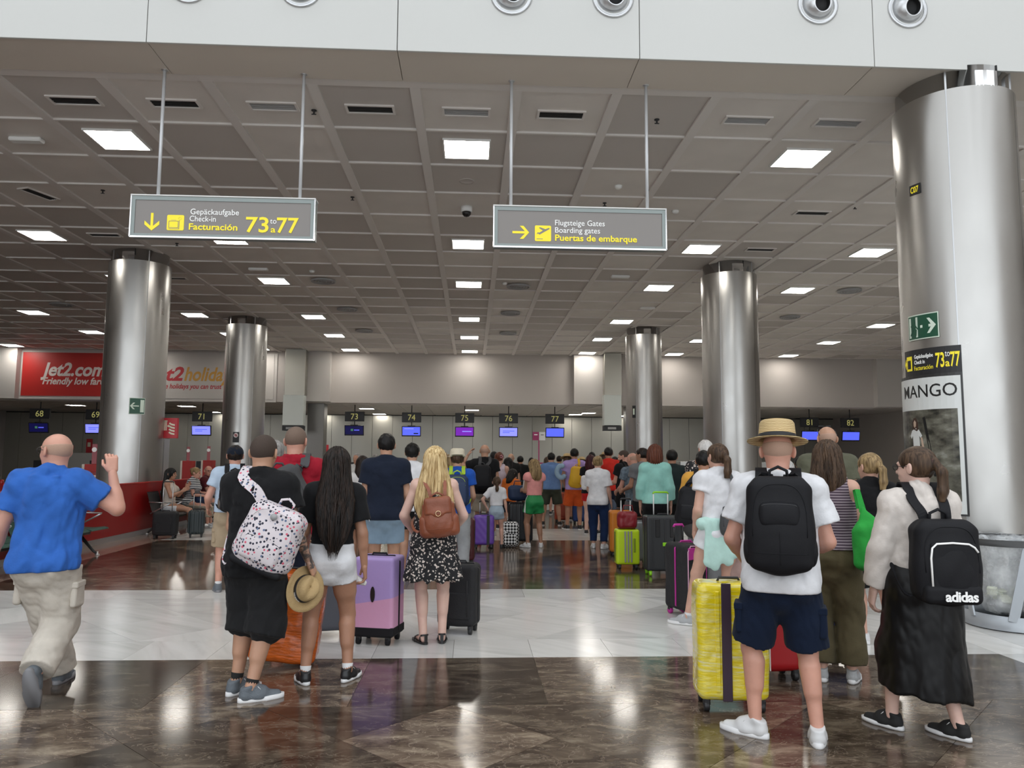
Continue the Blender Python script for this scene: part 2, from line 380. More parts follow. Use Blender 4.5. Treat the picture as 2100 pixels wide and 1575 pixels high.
def _steel(N, L, b, co):
    mp = N.new('ShaderNodeMapping'); L.new(co, mp.inputs['Vector']); mp.inputs['Scale'].default_value = (3,3,1.6)
    n = N.new('ShaderNodeTexNoise'); n.inputs['Scale'].default_value = 1.0; n.inputs['Detail'].default_value = 5; L.new(mp.outputs[0], n.inputs['Vector'])
    r = N.new('ShaderNodeMapRange'); L.new(n.outputs['Fac'], r.inputs['Value']); r.inputs['From Min'].default_value = .3; r.inputs['From Max'].default_value = .7
    r.inputs['To Min'].default_value = .27; r.inputs['To Max'].default_value = .39; L.new(r.outputs[0], b.inputs['Roughness'])
    m2 = N.new('ShaderNodeMapping'); L.new(co, m2.inputs['Vector']); m2.inputs['Scale'].default_value = (1,1,.5)
    n2 = N.new('ShaderNodeTexNoise'); n2.inputs['Scale'].default_value = 2.2; n2.inputs['Detail'].default_value = 2; L.new(m2.outputs[0], n2.inputs['Vector'])
    bp = N.new('ShaderNodeBump'); bp.inputs['Strength'].default_value = .03; bp.inputs['Distance'].default_value = .05; L.new(n2.outputs['Fac'], bp.inputs['Height']); L.new(bp.outputs['Normal'], b.inputs['Normal'])
m_steel = mk('brushed_steel', (.455,.445,.425), .3, 1.0, fn=_steel)
m_steelwall = mk('steel_wall_panel', (.40,.385,.335), .36, .9, bump=(1.5,.15))
m_chrome = mk('polished_chrome', (.78,.78,.78), .12, 1.0)
m_alu = mk('satin_aluminium', (.62,.63,.64), .32, .85)
m_ceil = mk('ceiling_panel', (.70,.655,.61), .6, var=(1.2,.05))
m_ceildark = mk('ceiling_panel_perforated', (.55,.51,.475), .7)
m_ceilbar = mk('ceiling_grid', (.72,.68,.645), .5)
m_fascia = mk('white_fascia_panel', (.58,.58,.555), .35, bump=(3,.03))
m_soffit = mk('soffit_panel', (.62,.56,.49), .5)
m_wall = mk('painted_bulkhead', (.50,.46,.43), .7)
m_wallpale = mk('painted_pier', (.56,.53,.50), .7)
m_light = mk('light_diffuser', (1,1,1), .5, emis=((1.,.955,.88), 25.))
m_black = mk('black_gap', (.01,.01,.01), .7)
m_dark = mk('dark_plastic', (.018,.018,.02), .45)
m_darkmetal = mk('dark_metal', (.06,.06,.06), .4, .6)
m_red = mk('red_laminate', (.30,.010,.011), .35)
m_redbright = mk('bright_red_board', (.44,.018,.014), .45)
m_white = mk('white_plastic', (.80,.80,.78), .45)
m_grey = mk('grey_plastic', (.35,.35,.35), .5)
m_glass = mk('smoked_glass', (.05,.05,.05), .06, trans=.0)
m_yellow = mk('sign_yellow', (.88,.73,.03), .5, emis=((.9,.75,.03), .18))
m_signwhite = mk('sign_white_lettering', (.85,.85,.83), .5, emis=((1,1,1), .12))
m_signgrey = mk('sign_grey_face', (.235,.215,.20), .38)
m_green = mk('exit_sign_green', (.012,.085,.045), .35)
m_glow = mk('luminous_pale_green', (.72,.82,.70), .5)

# ================================================================= THE SETTING
ZC = 5.96                                   # ceiling
def S(name, mb, m): o = mb.obj(name, m); o['kind'] = 'structure'; return o
Y1, Y2, Y3, Y4 = 6.23, 9.43, 15.02, 17.5    # edges of the floor bands
XL, XR = -5.86, 4.33
XW = -6.63                                  # red half wall face
# --- floor
floor = S('floor', MB().box((-24,-12,-.20),(20,46,-.012)), m_joint)
def clip(poly, x0, x1, y0, y1):
    def cl(P, f, inter):
        out = []
        for i in range(len(P)):
            a, b_ = P[i-1], P[i]
            if f(b_):
                if not f(a): out.append(inter(a, b_))
                out.append(b_)
            elif f(a): out.append(inter(a, b_))
        return out
    for ax, v, sg in ((0,x0,1),(0,x1,-1),(1,y0,1),(1,y1,-1)):
        def it(a, b_, ax=ax, v=v):
            t = (v-a[ax])/(b_[ax]-a[ax]); return (a[0]+t*(b_[0]-a[0]), a[1]+t*(b_[1]-a[1]))
        poly = cl(poly, lambda p: (p[ax]-v)*sg >= 0, it)
        if not poly: return []
    return poly
def area(P): return abs(sum(P[i-1][0]*P[i][1]-P[i][0]*P[i-1][1] for i in range(len(P))))/2
tiles = []
def diag(x0, x1, y0, y1, e, m, ox, oy):
    g = .002; q = math.sqrt(.5); n = int(14/e)
    for i in range(-n*2, n*2):
        for j in range(-n*2, n*2):
            cx = ox+(i-j)*e*q; cy = oy+(i+j)*e*q; r = e*q-g
            if cx+r < x0 or cx-r > x1 or cy+r < y0 or cy-r > y1: continue
            P = clip([(cx,cy-r),(cx+r,cy),(cx,cy+r),(cx-r,cy)], x0+g, x1-g, y0+g, y1-g)
            if len(P) > 2 and area(P) > .01: tiles.append((P, m))
def grid(x0, x1, y0, y1, ex, ey, m, stag=0.):
    g = .0015; nx = max(1, round((x1-x0)/ex)); ny = max(1, round((y1-y0)/ey)); ex = (x1-x0)/nx; ey = (y1-y0)/ny
    for j in range(ny):
        for i in range(-1, nx+1):
            a = x0+(i+stag*(j % 2))*ex
            P = clip([(a+g,y0+j*ey+g),(a+ex-g,y0+j*ey+g),(a+ex-g,y0+(j+1)*ey-g),(a+g,y0+(j+1)*ey-g)], x0+g, x1-g, y0, y1)
            if len(P) > 2 and area(P) > .01: tiles.append((P, m))
B = .60
# near brown field: a border course, then slabs laid on the diagonal
grid(XL, XR, Y1-1.17, Y1, 1.2, 1.17, m_brown); diag(XL, XR, 0, Y1-1.17, .84, m_brown, -.70, Y1-1.17)
grid(XL, XR, Y1, Y1+.62, .62, .62, m_pale); grid(XL, XR, Y2-.55, Y2, .9, .55, m_pale, .5); diag(XL, XR, Y1+.62, Y2-.55, .80, m_pale, 0, Y1+.62)
grid(XL, XR, Y2, Y2+.6, 1.2, .6, m_brown); grid(XL, XR, Y3-.6, Y3, 1.2, .6, m_brown); diag(XL, XR, Y2+.6, Y3-.6, .90, m_brown, -.70, Y2+.6)
grid(XL, XR, Y3, Y4, .9, .62, m_pale, .5); grid(XL, XR, Y4, 24, 1.2, 1.2, m_brown)
grid(XW, XL, 0, 24, .77, .9, m_redreflect); grid(XR, 6.6, 0, 24, .75, .9, m_pale, .5)
grid(XL-1, 6.6, 24, 42, 1.2, 1.2, m_pale); grid(-22, XW, 0, 42, 2, 2, m_brown); grid(6.6, 18, 0, 42, 1.6, 1.6, m_pale); grid(-22, 18, -12, 0, 1.5, 1.5, m_pale)
def tcen(P): return (sum(p[0] for p in P)/len(P), sum(p[1] for p in P)/len(P))
def vis_score(t):
    x, y = tcen(t[0])
    if y < 3.4 or abs(x-.05*y) > y*.74 or x < XW: return 0
    return area(t[0])*y/(y*y+2.4)**1.5/ (1 if y < 17 else 2)
tiles.sort(key=lambda t: -vis_score(t))
rest = {}
for i, (P, m) in enumerate(tiles):
    if i < 296 and vis_score((P, m)) > 0:
        c = tcen(P); MB().prism([(x-c[0], y-c[1]) for x, y in P], -.012, 0).obj('floor_tile', m, floor, (c[0], c[1], 0))
    else: rest.setdefault(m.name, (MB(), m))[0].prism(P, -.012, 0)
for nm, (mb, m) in rest.items(): mb.obj('floor_tile', m, floor)['kind'] = 'stuff'

# --- hall ceiling: recessed panels in a grid
T = 1.218; CX0 = -.11*1.023-T/2; CY0 = 10.60-1.5*T          # first full row starts at CY0
YB = aty(930, 727, 1.)                                       # bulkhead plane from its top edge
YBULK = (ZC-EYE)/((YB[2]-EYE)/1.)
ceiling = S('ceiling', MB().box((-24, CY0-.17, ZC+.06), (20, YBULK+.3, ZC+.3)), m_ceilbar)
NROW = int((YBULK-CY0)/T)+1
bars = MB()
for i in range(-18, 17):
    x = CX0+i*T
    MB().box((x-.062, CY0, ZC), (x+.062, YBULK, ZC+.06)).obj('grid_bar', m_ceilbar, ceiling)
for j in range(NROW+1): y = CY0+j*T; bars.box((-22, y-.02 if j else y-.17, ZC+.001), (19, y+.02, ZC+.06))
bars.obj('cross_bar', m_ceilbar, ceiling)['kind'] = 'stuff'
tile_me = MB().box((-T/2+.06, -T/2+.025, .028), (T/2-.06, T/2-.025, .055)).mesh('ceiling_panel'); tile_me.materials.append(m_ceil)
tile_dk = tile_me.copy(); tile_dk.materials.clear(); tile_dk.materials.append(m_ceildark)
ct = []
darkset = {(-4,0),(1,0),(-1,0),(2,2),(3,1)}
for j in range(NROW):
    for i in range(-18, 16):
        x, y = CX0+(i+.5)*T, CY0+(j+.5)*T
        dk = ((i,j) in {(-4,0),(-1,0),(2,0),(3,2)}) or (j > 0 and -5 < i < 3 and random.random() < .55) or (j > 3 and random.random() < .22)
        ct.append((y+abs(x)*.4+(0 if abs(x-.05*y) < y*.72 else 99), x, y, dk))
ct.sort(key=lambda t: t[0]); mb = {0: MB(), 1: MB()}
for n, (_, x, y, dk) in enumerate(ct):
    if y+T/2 > YBULK: continue
    if n < 298: link('ceiling_panel', tile_dk if dk else tile_me, None, ceiling, (x, y, ZC))
    else: mb[int(dk)].box((x-T/2+.05, y-T/2+.025, ZC+.028), (x+T/2-.05, y+T/2-.025, ZC+.055))
for k, b_ in mb.items(): b_.obj('ceiling_panel', (m_ceil, m_ceildark)[k], ceiling)['kind'] = 'stuff'
def tcent(i, j): return CX0+(i+.5)*T, CY0+(j+.5)*T
# --- soffit and fascia of the raised front hall
YF = onz(812, 97, ZC)[1]; YS = CY0-.17
soffit = S('trim_1', MB().box((-24, YF+.03, ZC+.02), (20, YS+.01, ZC+.3)), m_black)
jx = [onz(p, q, ZC)[0] for p, q in ((297,76),(812,97),(1310,112),(1797,127))]; pit = (jx[3]-jx[0])/3
xs = [jx[0]+pit*k for k in range(-8, 9)]
fascia = S('wall_front_upper', MB().box((-24, YF+.03, ZC+.05), (20, YF+.25, 12.3)), m_black)
for a, b_ in zip(xs, xs[1:]):
    MB().box((a+.004, YF+.012, ZC-.02), (b_-.004, YS-.004, ZC+.02)).obj('soffit_panel', m_soffit, soffit)
    for z0, z1 in ((ZC-.035, ZC+3.0), (ZC+3.01, 12.3)): MB().box((a+.004, YF, z0), (b_-.004, YF+.03, z1), bev=.003).obj('fascia_panel', m_fascia, fascia)
# --- bulkhead over the check-in desks, its piers, the low ceiling and the steel rear wall
ZB = aty(930, 828, YBULK)[2]; YR = YBULK+8.6
S('wall_bulkhead', MB().box((-26, YBULK, ZB), (22, YBULK+.3, ZC+.05)), m_wall)
for n, (a, b_) in enumerate(((620,680),(1175,1240),(-160,42),(1790,1850))):
    xa, xb = aty(a, 780, YBULK)[0], aty(b_, 780, YBULK)[0]
    S('trim_%d' % (n+2), MB().box((xa, YBULK-.35, ZB+.02), (xb, YBULK, ZC-.001)), m_wallpale)
lowc = S('ceiling_low', MB().box((-26, YBULK+.30, ZB+.01), (22, YR+.3, ZB+.25)), m_ceilbar)
lm = MB().box((-T/2+.02, -T/2+.02, -.012), (T/2-.02, T/2-.02, .02)).mesh('ceiling_panel'); lm.materials.append(m_ceil)
for j in range(7):
    for i in range(-17, 15): link('ceiling_panel', lm, None, lowc, (CX0+(i+.5)*T, YBULK+.95+j*T, ZB))
rear = S('wall_rear', MB().box((-26, YR+.05, 0), (22, YR+.3, ZB+.2)), m_black)
pw = 1.06
for i in range(-22, 20):
    x = -1.0+i*pw
    MB().box((x+.006, YR, .1), (x+pw-.006, YR+.05, ZB-.05), bev=.004).obj('wall_panel', m_steelwall, rear)
S('baseboard_rear', MB().box((-26, YR-.02, 0), (22, YR+.05, .1)), m_darkmetal)
S('wall_side_west', MB().box((-24.3, -12, 0), (-24, YR, 12.3)), m_wall)
S('wall_side_east', MB().box((19.7, -12, 0), (20, YR, 12.3)), m_wall)
# --- the tall front hall behind the camera: roof and glazed front
rf = MB()
for k in range(11): rf.box((-24+k*4.4-.5, -12, 10.8), (-24+k*4.4+.5, YF+.3, 11.1))
for y in (-12, -5.5, 1.0, YF-.7): rf.box((-24, y, 10.8), (20, y+1.0, 11.1))
S('roof', rf, m_wall)
mm = MB()
for k in range(11): mm.box((-24+k*4.4-.08, -10.1, 0), (-24+k*4.4+.08, -9.9, 10.8))
for z in (0.0, 2.6, 6.4, 10.6): mm.box((-24, -10.08, z), (20, -9.92, z+.15))
S('window_1', mm, m_darkmetal)
# --- red half wall on the left
zt = atx(238, 995, XW)[2]
hw = S('wall_half_red', MB().box((XW-.12, 4.5, .10), (XW, 26.5, zt), bev=.004), m_red)
MB().box((XW-.13, 4.5, 0), (XW+.006, 26.5, .10)).obj('skirting', m_alu, hw)
MB().box((XW-.125, 4.5, zt), (XW+.005, 26.5, zt+.02)).obj('capping', m_redbright, hw)
# ================================================================= COLUMNS, LIGHTS, SIGNS, FURNITURE
def txt(body, x, z, y, size, m, parent, name='lettering', **k):
    return place_text(text_mesh(body, size, **k), ((1,0,0),(0,0,1),(0,-1,0),(x,y,z)), name, m, parent)
def txtw(body, x0, x1, z, y, size, m, parent, name='lettering', **k):
    me = text_mesh(body, size, **k); xs_ = [v.co.x for v in me.vertices]; a, b_ = min(xs_), max(xs_)
    for v in me.vertices: v.co.x = (v.co.x-a)*(x1-x0)/(b_-a)
    return place_text(me, ((1,0,0),(0,0,1),(0,-1,0),(x0,y,z)), name, m, parent)
def flat(poly, y, m, parent, name, t=.003):
    """poly in (x,z), facing the entrance"""
    MB_ = MB(); n = len(poly)
    v = [(x,y,z) for x,z in poly]+[(x,y+t,z) for x,z in poly]
    MB_.raw(v, [tuple(range(n)), tuple(reversed(range(n, 2*n)))]+[(i,n+i,n+(i+1) % n,(i+1) % n) for i in range(n)])
    return MB_.obj(name, m, parent)
def disc(cx, cz, r, n=20): return [(cx+r*math.cos(2*PI*k/n), cz+r*math.sin(2*PI*k/n)) for k in range(n)]
class Cyl:
    """wraps flat work (x sideways, z up) round a column face"""
    def __init__(s, cx, cy, r): s.cx, s.cy, s.r = cx, cy, r
    def pt(s, a, z, d=0.): return (s.cx+(s.r+d)*math.sin(a), s.cy-(s.r+d)*math.cos(a), z)   # a=0 faces -Y, + towards +X
    def plate(s, a0, a1, z0, z1, d0, d1, name, m, parent, n=14):
        v = []; f = []
        for i in range(n+1):
            a = a0+(a1-a0)*i/n
            v += [s.pt(a,z0,d0), s.pt(a,z0,d1), s.pt(a,z1,d1), s.pt(a,z1,d0)]
        for i in range(n):
            for k in range(4): f.append((i*4+k, i*4+(k+1) % 4, (i+1)*4+(k+1) % 4, (i+1)*4+k))
        f += [(3,2,1,0), tuple(range(n*4, n*4+4))]
        return MB().raw(v, f, False).obj(name, m, parent)
    def wrap(s, me, a, z, d, name, m, parent):
        for v in me.vertices:
            c = v.co.copy(); v.co = s.pt(a+c.x/s.r, z+c.y, d+c.z)
        me.materials.clear(); return link(name, me, m, parent)
cols = {}
for key, lab, x, y, r, zs in (
    ('C07','brushed steel round column with poster, beside the litter bin', 5.66, 8.46, .64, 5.72),
    ('L1','steel column rising behind the red half wall, under the baggage sign', -7.3, 16.9, .63, 5.73),
    ('L2','steel column with a no smoking plate, behind the man in a cap', -7.2, 24.6, .63, 5.73),
    ('R2','tall steel column behind the man in the straw boater', 5.83, 16.9, .62, 5.73),
    ('R3','slimmer looking steel column farther back, near counter 77', 5.78, 25.4, .60, 5.73)):
    c = empty('round_column', (x, y, 0), 0, lab, 'column'); cols[key] = (c, Cyl(0, 0, r+.004))
    MB().lathe([(r-.045, 0), (r-.045, ZC+.02)], 48).obj('core', m_chrome, c)
    a = math.radians(38.)
    K = Cyl(0, 0, r)
    for n, (a0, a1) in enumerate(((-a, a), (a, PI-a), (PI-a, PI+a), (PI+a, 2*PI-a))):
        z1 = zs if n == 0 else zs-.02+.06
        o = K.plate(a0+.012, a1-.012, .12, zs, -.03, 0, 'cladding_panel', m_steel, c, 24)
        o.data.polygons.foreach_set('use_smooth', [True]*len(o.data.polygons))
        md = o.modifiers.new('edge', 'EDGE_SPLIT'); md.split_angle = math.radians(40)
    for aa in (-a, a, PI-a, PI+a): K.plate(aa-.016, aa+.016, .10, ZC, -.035, -.018, 'joint_strip', m_alu, c, 2)
    MB().lathe([(r-.02, 0), (r-.02, .12)], 48).obj('base_ring', m_darkmetal, c)
    K.plate(-.20, .20, zs-.01, zs+.17, -.02, .0, 'spotlight_bracket', m_chrome, c, 6)
    MB().tube([(.13,-r+.03,zs+.10),(.13,-r+.03,zs+.24)], .012, 6).obj('bracket_pin', m_black, c)

# --- ceiling lights on the panel grid
fr_me = MB(); q = .315
for (a, b_) in (((-q-.02,-q-.02,0),(q+.02,-q,.03)), ((-q-.02,q,0),(q+.02,q+.02,.03)), ((-q-.02,-q,0),(-q,q,.03)), ((q,-q,0),(q+.02,q,.03))): fr_me.box(a, b_)
fr_me = fr_me.mesh('light_frame'); fr_me.materials.append(m_white)
df_me = MB().box((-.31,-.31,.006),(.31,.31,.026)).mesh('diffuser'); df_me.materials.append(m_light)
ORD = ['first','second','third','fourth','fifth','sixth','seventh','eighth','ninth','tenth','eleventh']
def light(x, y, z, lab, grp):
    o = empty('ceiling_light', (x, y, z), 0, lab, 'light', grp)
    link('light_frame', fr_me, None, o); link('diffuser', df_me, None, o)
rows = {1: (-4,0,4), 5: (-7,-4,0,4,7), 8: (-7,-4,0,4,7), 12: (-11,-7,-4,0,4,7,11), 15: (-11,-7,-4,0,4,7,11), 18: (-15,-11,-7,-4,0,4,7,11)}
for n, (j, cs) in enumerate(rows.items()):
    for k, i in enumerate(cs):
        x, y = tcent(i, j)
        if abs(x+7.3) < .9 and abs(y-16.9) < .9: continue
        light(x, y, ZC+.0, 'lit square hall ceiling panel, %s row in from the white fascia, %s from the left' % (ORD[n], ORD[k]), 'square lights of the hall ceiling')
lowl = [(155,832),(383,834),(447,848),(752,839),(778,850),(968,842),(1180,851),(1207,848),(1270,856),(660,850),(1778,856),(1742,849),(1960-140,862)]
for k, (px, py) in enumerate(lowl[:11]):
    p = onz(px, py, ZB-.03)
    if not (YBULK+.5 < p[1] < YR-.6): p[1] = min(max(p[1], YBULK+1), YR-1)
    light(p[0], p[1], ZB-.02, 'small lit panel in the low ceiling over the check-in desks, %s from the left' % ORD[sorted(q_[0] for q_ in lowl[:11]).index(px)], 'lights of the low ceiling')

# --- hall ceiling fittings
def vent(x, y, z, dark, lab, rz=0):
    o = empty('air_vent', (x, y, z), rz, lab, 'vent', 'slot vents in the ceiling')
    b_ = MB()
    for (a, c_) in (((-.31,-.12,-.012),(.31,-.09,.01)), ((-.31,.09,-.012),(.31,.12,.01)), ((-.31,-.09,-.012),(-.28,.09,.01)), ((.28,-.09,-.012),(.31,.09,.01))): b_.box(a, c_)
    b_.obj('frame', m_ceilbar, o); MB().box((-.28,-.09,.002),(.28,.09,.02)).obj('backing', m_black if dark else m_grey, o)
    for k in range(3): MB().box((-.28,-.055+k*.05,-.005),(.28,-.045+k*.05,.004)).obj('slat', m_darkmetal if dark else m_grey, o)
for k, (i, dk) in enumerate(((-4,1),(-3,1),(-2,0),(-1,1),(0,0),(1,1),(3,0),(4,0))):
    x, y = tcent(i, 0); vent(x, y+.05, ZC+.02, dk, 'slot air vent in the front ceiling row, %s from the left' % ORD[k])
for k, (px, py, lab) in enumerate(((80,398,'beyond the left end of the front row'),(1665,437,'in front of the wide right-hand column'),(1559,512,'just in front of the tall middle column'),(215,482,'just in front of the column behind the red wall'),(357,571,'just behind the column at the red wall'))):
    p = onz(px, py, ZC+.02); vent(p[0], p[1], ZC+.02, 1, 'slanting dark slot vent '+lab, .0 if k else 1.2)
def small(name, mb, m, px, py, lab, cat, z=ZC+.028, grp=None):
    p = onz(px, py, z); o = mb.obj(name, m, None, p); return tag(o, lab, cat, grp)
o = empty('dome_camera', onz(957, 424, ZC+.028), 0, 'white dome security camera under the ceiling between the two hanging signs', 'camera')
MB().lathe([(.005,0),(.10,0),(.10,-.09),(.085,-.10),(.005,-.10)], 20).obj('housing', m_white, o)
MB().lathe([(.082,-.10),(.075,-.14),(.045,-.175),(.005,-.185)], 20).obj('dome', mk('camera_dome', (.01,.01,.01), .08), o)
small('ceiling_speaker', MB().lathe([(.005,-.004),(.10,-.004),(.12,-.012),(.12,0),(.005,0)], 20), m_ceildark, 957, 371, 'round flush speaker in the ceiling just in front of the dome camera', 'speaker')
for k, (px, py) in enumerate(((644,226),(1347,245),(723,404),(1240,416),(1753,422),(1104,503),(211,390),(363,499))):
    b_ = MB().lathe([(.035,0),(.035,-.01),(.012,-.015),(.012,-.05),(.004,-.05)], 10); b_.box((-.03,-.006,-.06),(.03,.006,-.05))
    small('sprinkler', b_, m_dark, px, py, 'small dark sprinkler head, %s of the scattered ceiling sprinklers' % ORD[k], 'sprinkler', grp='sprinkler heads')
for k, (px, py) in enumerate(((663,576),(1063,587),(1742,596),(712,634),(1047,642),(1620,650),(125,624),(747,678),(1042,683))):
    b_ = MB()
    for r0 in (.30,.23,.16,.09): b_.lathe([(r0,-.002),(r0,-.03),(r0-.02,-.035),(r0-.045,-.002)], 24, cap=False)
    small('round_diffuser', b_, m_grey, px, py, z=ZC, lab= 'round ringed air diffuser, %s of those scattered over the far ceiling' % ORD[k], cat='diffuser', grp='round air diffusers')
for k, (px, py) in enumerate(((55,283),(530,550),(1272,565),(1328,630))):
    small('emergency_light', MB().box((-.22,-.07,-.06),(.22,.07,0), bev=.015), m_white, px, py, 'flat white emergency light box, %s of four on the ceiling' % ORD[k], 'light', grp='emergency light boxes')
for k, (px, py) in enumerate(((1268,381),(1385,432),(640,555),(1035,580))):
    small('smoke_detector', MB().lathe([(.005,-.05),(.04,-.05),(.06,-.03),(.065,0),(.005,0)], 16), m_white, px, py, 'small white smoke detector, %s of four under the ceiling' % ORD[k], 'detector', grp='smoke detectors')

# --- air nozzles on the fascia
for k, (px, py) in enumerate(((388,-34),(617,-25),(1049,-9),(1257,-3),(1677,11),(1861,19))):
    p = aty(px, py, YF); o = empty('jet_nozzle', p, 0, 'round steel air nozzle in the white fascia, %s from the left' % ORD[k], 'nozzle', 'air nozzles of the fascia')
    RX = rot('x', PI/2)
    def lz(prof, name, m, tilt=(0,0), n=28):
        b_ = MB().lathe(prof, n, cap=False); R = rot('z', tilt[0]) @ rot('x', tilt[1]) @ RX
        b_.v = [tuple(R @ np.array(v)) for v in b_.v]; b_.obj(name, m, o)
    lz([(.225,0),(.228,.012),(.205,.02),(.195,.012),(.185,.015)], 'flange', m_alu)
    lz([(.185,.012),(.172,-.02),(.165,-.09)], 'socket', m_chrome)
    lz([(.17,-.05),(.165,.02),(.14,.075),(.105,.11),(.095,.115),(.088,.10)], 'ball', m_alu, (.12,.25))
    lz([(.093,.108),(.085,.05),(.08,.035),(.001,.035)], 'throat_dark_disc', m_black, (.12,.25))  # black disc paints the shade of the nozzle's hollow

# --- hanging direction signs
def hang_sign(x0, x1, z0, z1, y, rods, lab, lz0=None):
    o = empty('hanging_sign', ((x0+x1)/2, y, z0), 0, lab, 'sign'); cx = (x0+x1)/2
    ox = lambda v: v-cx
    t = .13; b_ = MB()
    b_.box((ox(x0),0,0),(ox(x1),t,.035)); b_.box((ox(x0),0,z1-z0-.06),(ox(x1),t,z1-z0-.012)); b_.box((ox(x0),0,.035),(ox(x0)+.045,t,z1-z0-.06)); b_.box((ox(x1)-.045,0,.035),(ox(x1),t,z1-z0-.06))
    b_.obj('frame', mk('sign_frame_grey', (.24,.27,.26), .4, .5), o)
    MB().box((ox(x0)-.008,-.012,z1-z0-.014),(ox(x1)+.008,t+.012,z1-z0), bev=.003).obj('top_cap', m_white, o)
    MB().box((ox(x0)+.044,.008,.034),(ox(x1)-.044,t-.008,z1-z0-.059)).obj('panel', m_signgrey, o)
    b_ = MB(); e = .007
    for (a, c_) in (((ox(x0)-e,-e,-.004),(ox(x0)+e,e,z1-z0)), ((ox(x1)-e,-e,-.004),(ox(x1)+e,e,z1-z0)), ((ox(x0),-e,-.012),(ox(x1),e,.006))): b_.box(a, c_)
    b_.obj('edge_bead', m_chrome, o)
    for rx in rods:
        MB().tube([(ox(rx),t/2,z1-z0),(ox(rx),t/2,ZC-z0+.02)], .019, 12).obj('rod', mk('pale_rod_enamel', (.62,.63,.64), .3, .2), o)
        MB().lathe([(.045,0),(.045,-.02),(.02,-.03)], 14, (ox(rx),t/2,ZC-z0+.003)).obj('ceiling_rose', m_alu, o)
    return o
def arrow(d, cx, cz, s, y, m, parent, name='arrow'):
    P = [(-.5,.07),(.24,.07),(-.06,.40),(.16,.40),(.5,0),(.16,-.40),(-.06,-.40),(.24,-.07),(-.5,-.07)]
    if d == 'down': P = [(-z, -x) for x, z in P]
    if d == 'left': P = [(-x, z) for x, z in P]
    return flat([(cx+x*s, cz+z*s) for x, z in P], y, m, parent, name)
def rrect(x0, z0, x1, z1, r, n=4):
    out = []
    for cx, cz, a in ((x1-r,z1-r,0),(x0+r,z1-r,90),(x0+r,z0+r,180),(x1-r,z0+r,270)):
        for k in range(n+1): an = math.radians(a+90*k/n); out.append((cx+r*math.cos(an), cz+r*math.sin(an)))
    return out
YH = 8.45
S1 = hang_sign(-3.79, -1.78, 3.985, 4.46, YH, (-3.53,-1.965), 'hanging grey sign with yellow down arrow and numbers 73 to 77')
arrow('down', -.773, .168, .20, .004, m_yellow, S1)
flat(rrect(-.61,.076,-.425,.25,.015), .004, m_yellow, S1, 'baggage_symbol')
b_ = MB(); # grey outline of a suitcase on a scale
for (x0,z0,x1,z1) in ((-.625,.150,-.62,.225),(-.525,.150,-.52,.225),(-.625,.150,-.52,.155),(-.625,.222,-.52,.227),(-.60,.235,-.545,.238),(-.515,.135,-.509,.235),(-.625,.135,-.515,.141)): b_.box((x0+.035,.0025,z0-.045),(x1+.035,.0045,z1-.045))
b_.lathe([(.017,0),(.017,.002),(.011,.002),(.011,0)], 14, (0,0,0), cap=False); n0 = 14*4
b_.v[-n0:] = [(v[0]-.470, .0025+v[2], v[1]+.210) for v in b_.v[-n0:]]
b_.obj('suitcase_outline', m_signgrey, S1)
txtw('Gepäckaufgabe', -.36, .17, .262, .003, .092, m_signwhite, S1, bold=.004)
txtw('Check-in', -.365, -.08, .182, .003, .092, m_signwhite, S1, bold=.004)
txtw('Facturación', -.37, .16, .088, .003, .10, m_yellow, S1, bold=.022)
txtw('73', .25, .50, .075, .003, .245, m_yellow, S1, bold=.016)
txtw('77', .59, .83, .075, .003, .245, m_yellow, S1, bold=.016)
txtw('to', .515, .585, .175, .003, .09, m_signwhite, S1); txtw('a', .525, .578, .075, .003, .10, m_yellow, S1, bold=.015)
S2 = hang_sign(.225, 2.20, 3.955, 4.435, YH, (.42,2.0), 'hanging grey sign with yellow right arrow to the boarding gates')
arrow('right', -.68, .168, .19, .004, m_yellow, S2)
flat(rrect(-.52,.070,-.335,.252,.015), .004, m_yellow, S2, 'departure_symbol')
pl = [(-.50,.185),(-.485,.195),(-.465,.183),(-.36,.245),(-.35,.258),(-.362,.262),(-.40,.247),(-.46,.268),(-.475,.262),(-.43,.230),(-.47,.205),(-.49,.208)]
pl = [(x, z-.037) for x, z in pl]; flat(pl, .0025, m_signgrey, S2, 'aeroplane_outline', .002); flat([(-.50,.093),(-.43,.093),(-.43,.099),(-.50,.099)], .0025, m_signgrey, S2, 'runway_line', .002)
txtw('Flugsteige Gates', -.29, .28, .258, .003, .092, m_signwhite, S2, bold=.004)
txtw('Boarding gates', -.29, .225, .172, .003, .092, m_signwhite, S2, bold=.004)
txtw('Puertas de embarque', -.29, .65, .080, .003, .10, m_yellow, S2, bold=.022)

# --- signs wrapped on the near column
c7, K7 = cols['C07']; c7x, c7y = 5.66, 8.46
def ang(px, py):      # angle on the column where the sight line meets it
    d = _ray(px, py); d2 = d[:2]; f = np.array([0.-c7x, 0.-c7y]); A = d2@d2; Bq = 2*f@d2; Cq = f@f-K7.r**2
    D = max(Bq*Bq-4*A*Cq, 0); t = (-Bq-math.sqrt(D))/(2*A); p = d2*t; return math.atan2(p[0]-c7x, -(p[1]-c7y)), EYE+d[2]*t
K7w = Cyl(c7x, c7y, K7.r)
m_poster_w = mk('poster_white', (.72,.74,.72), .3); m_ink = mk('ink_black', (.01,.01,.01), .4)
def onc(name, lab, cat): return empty(name, (c7x, c7y-K7.r, 0), 0, lab, cat)
def sub(o, me_obj): me_obj.parent = o; me_obj.matrix_parent_inverse = Matrix.Translation(-o.location); return me_obj
a0 = math.radians(-73); a1 = math.radians(-42)
a0e, ze1 = ang(1864, 655); a1e, _ = ang(1925, 650); ez0, ez1 = ang(1895,695)[1], ang(1895,643)[1]
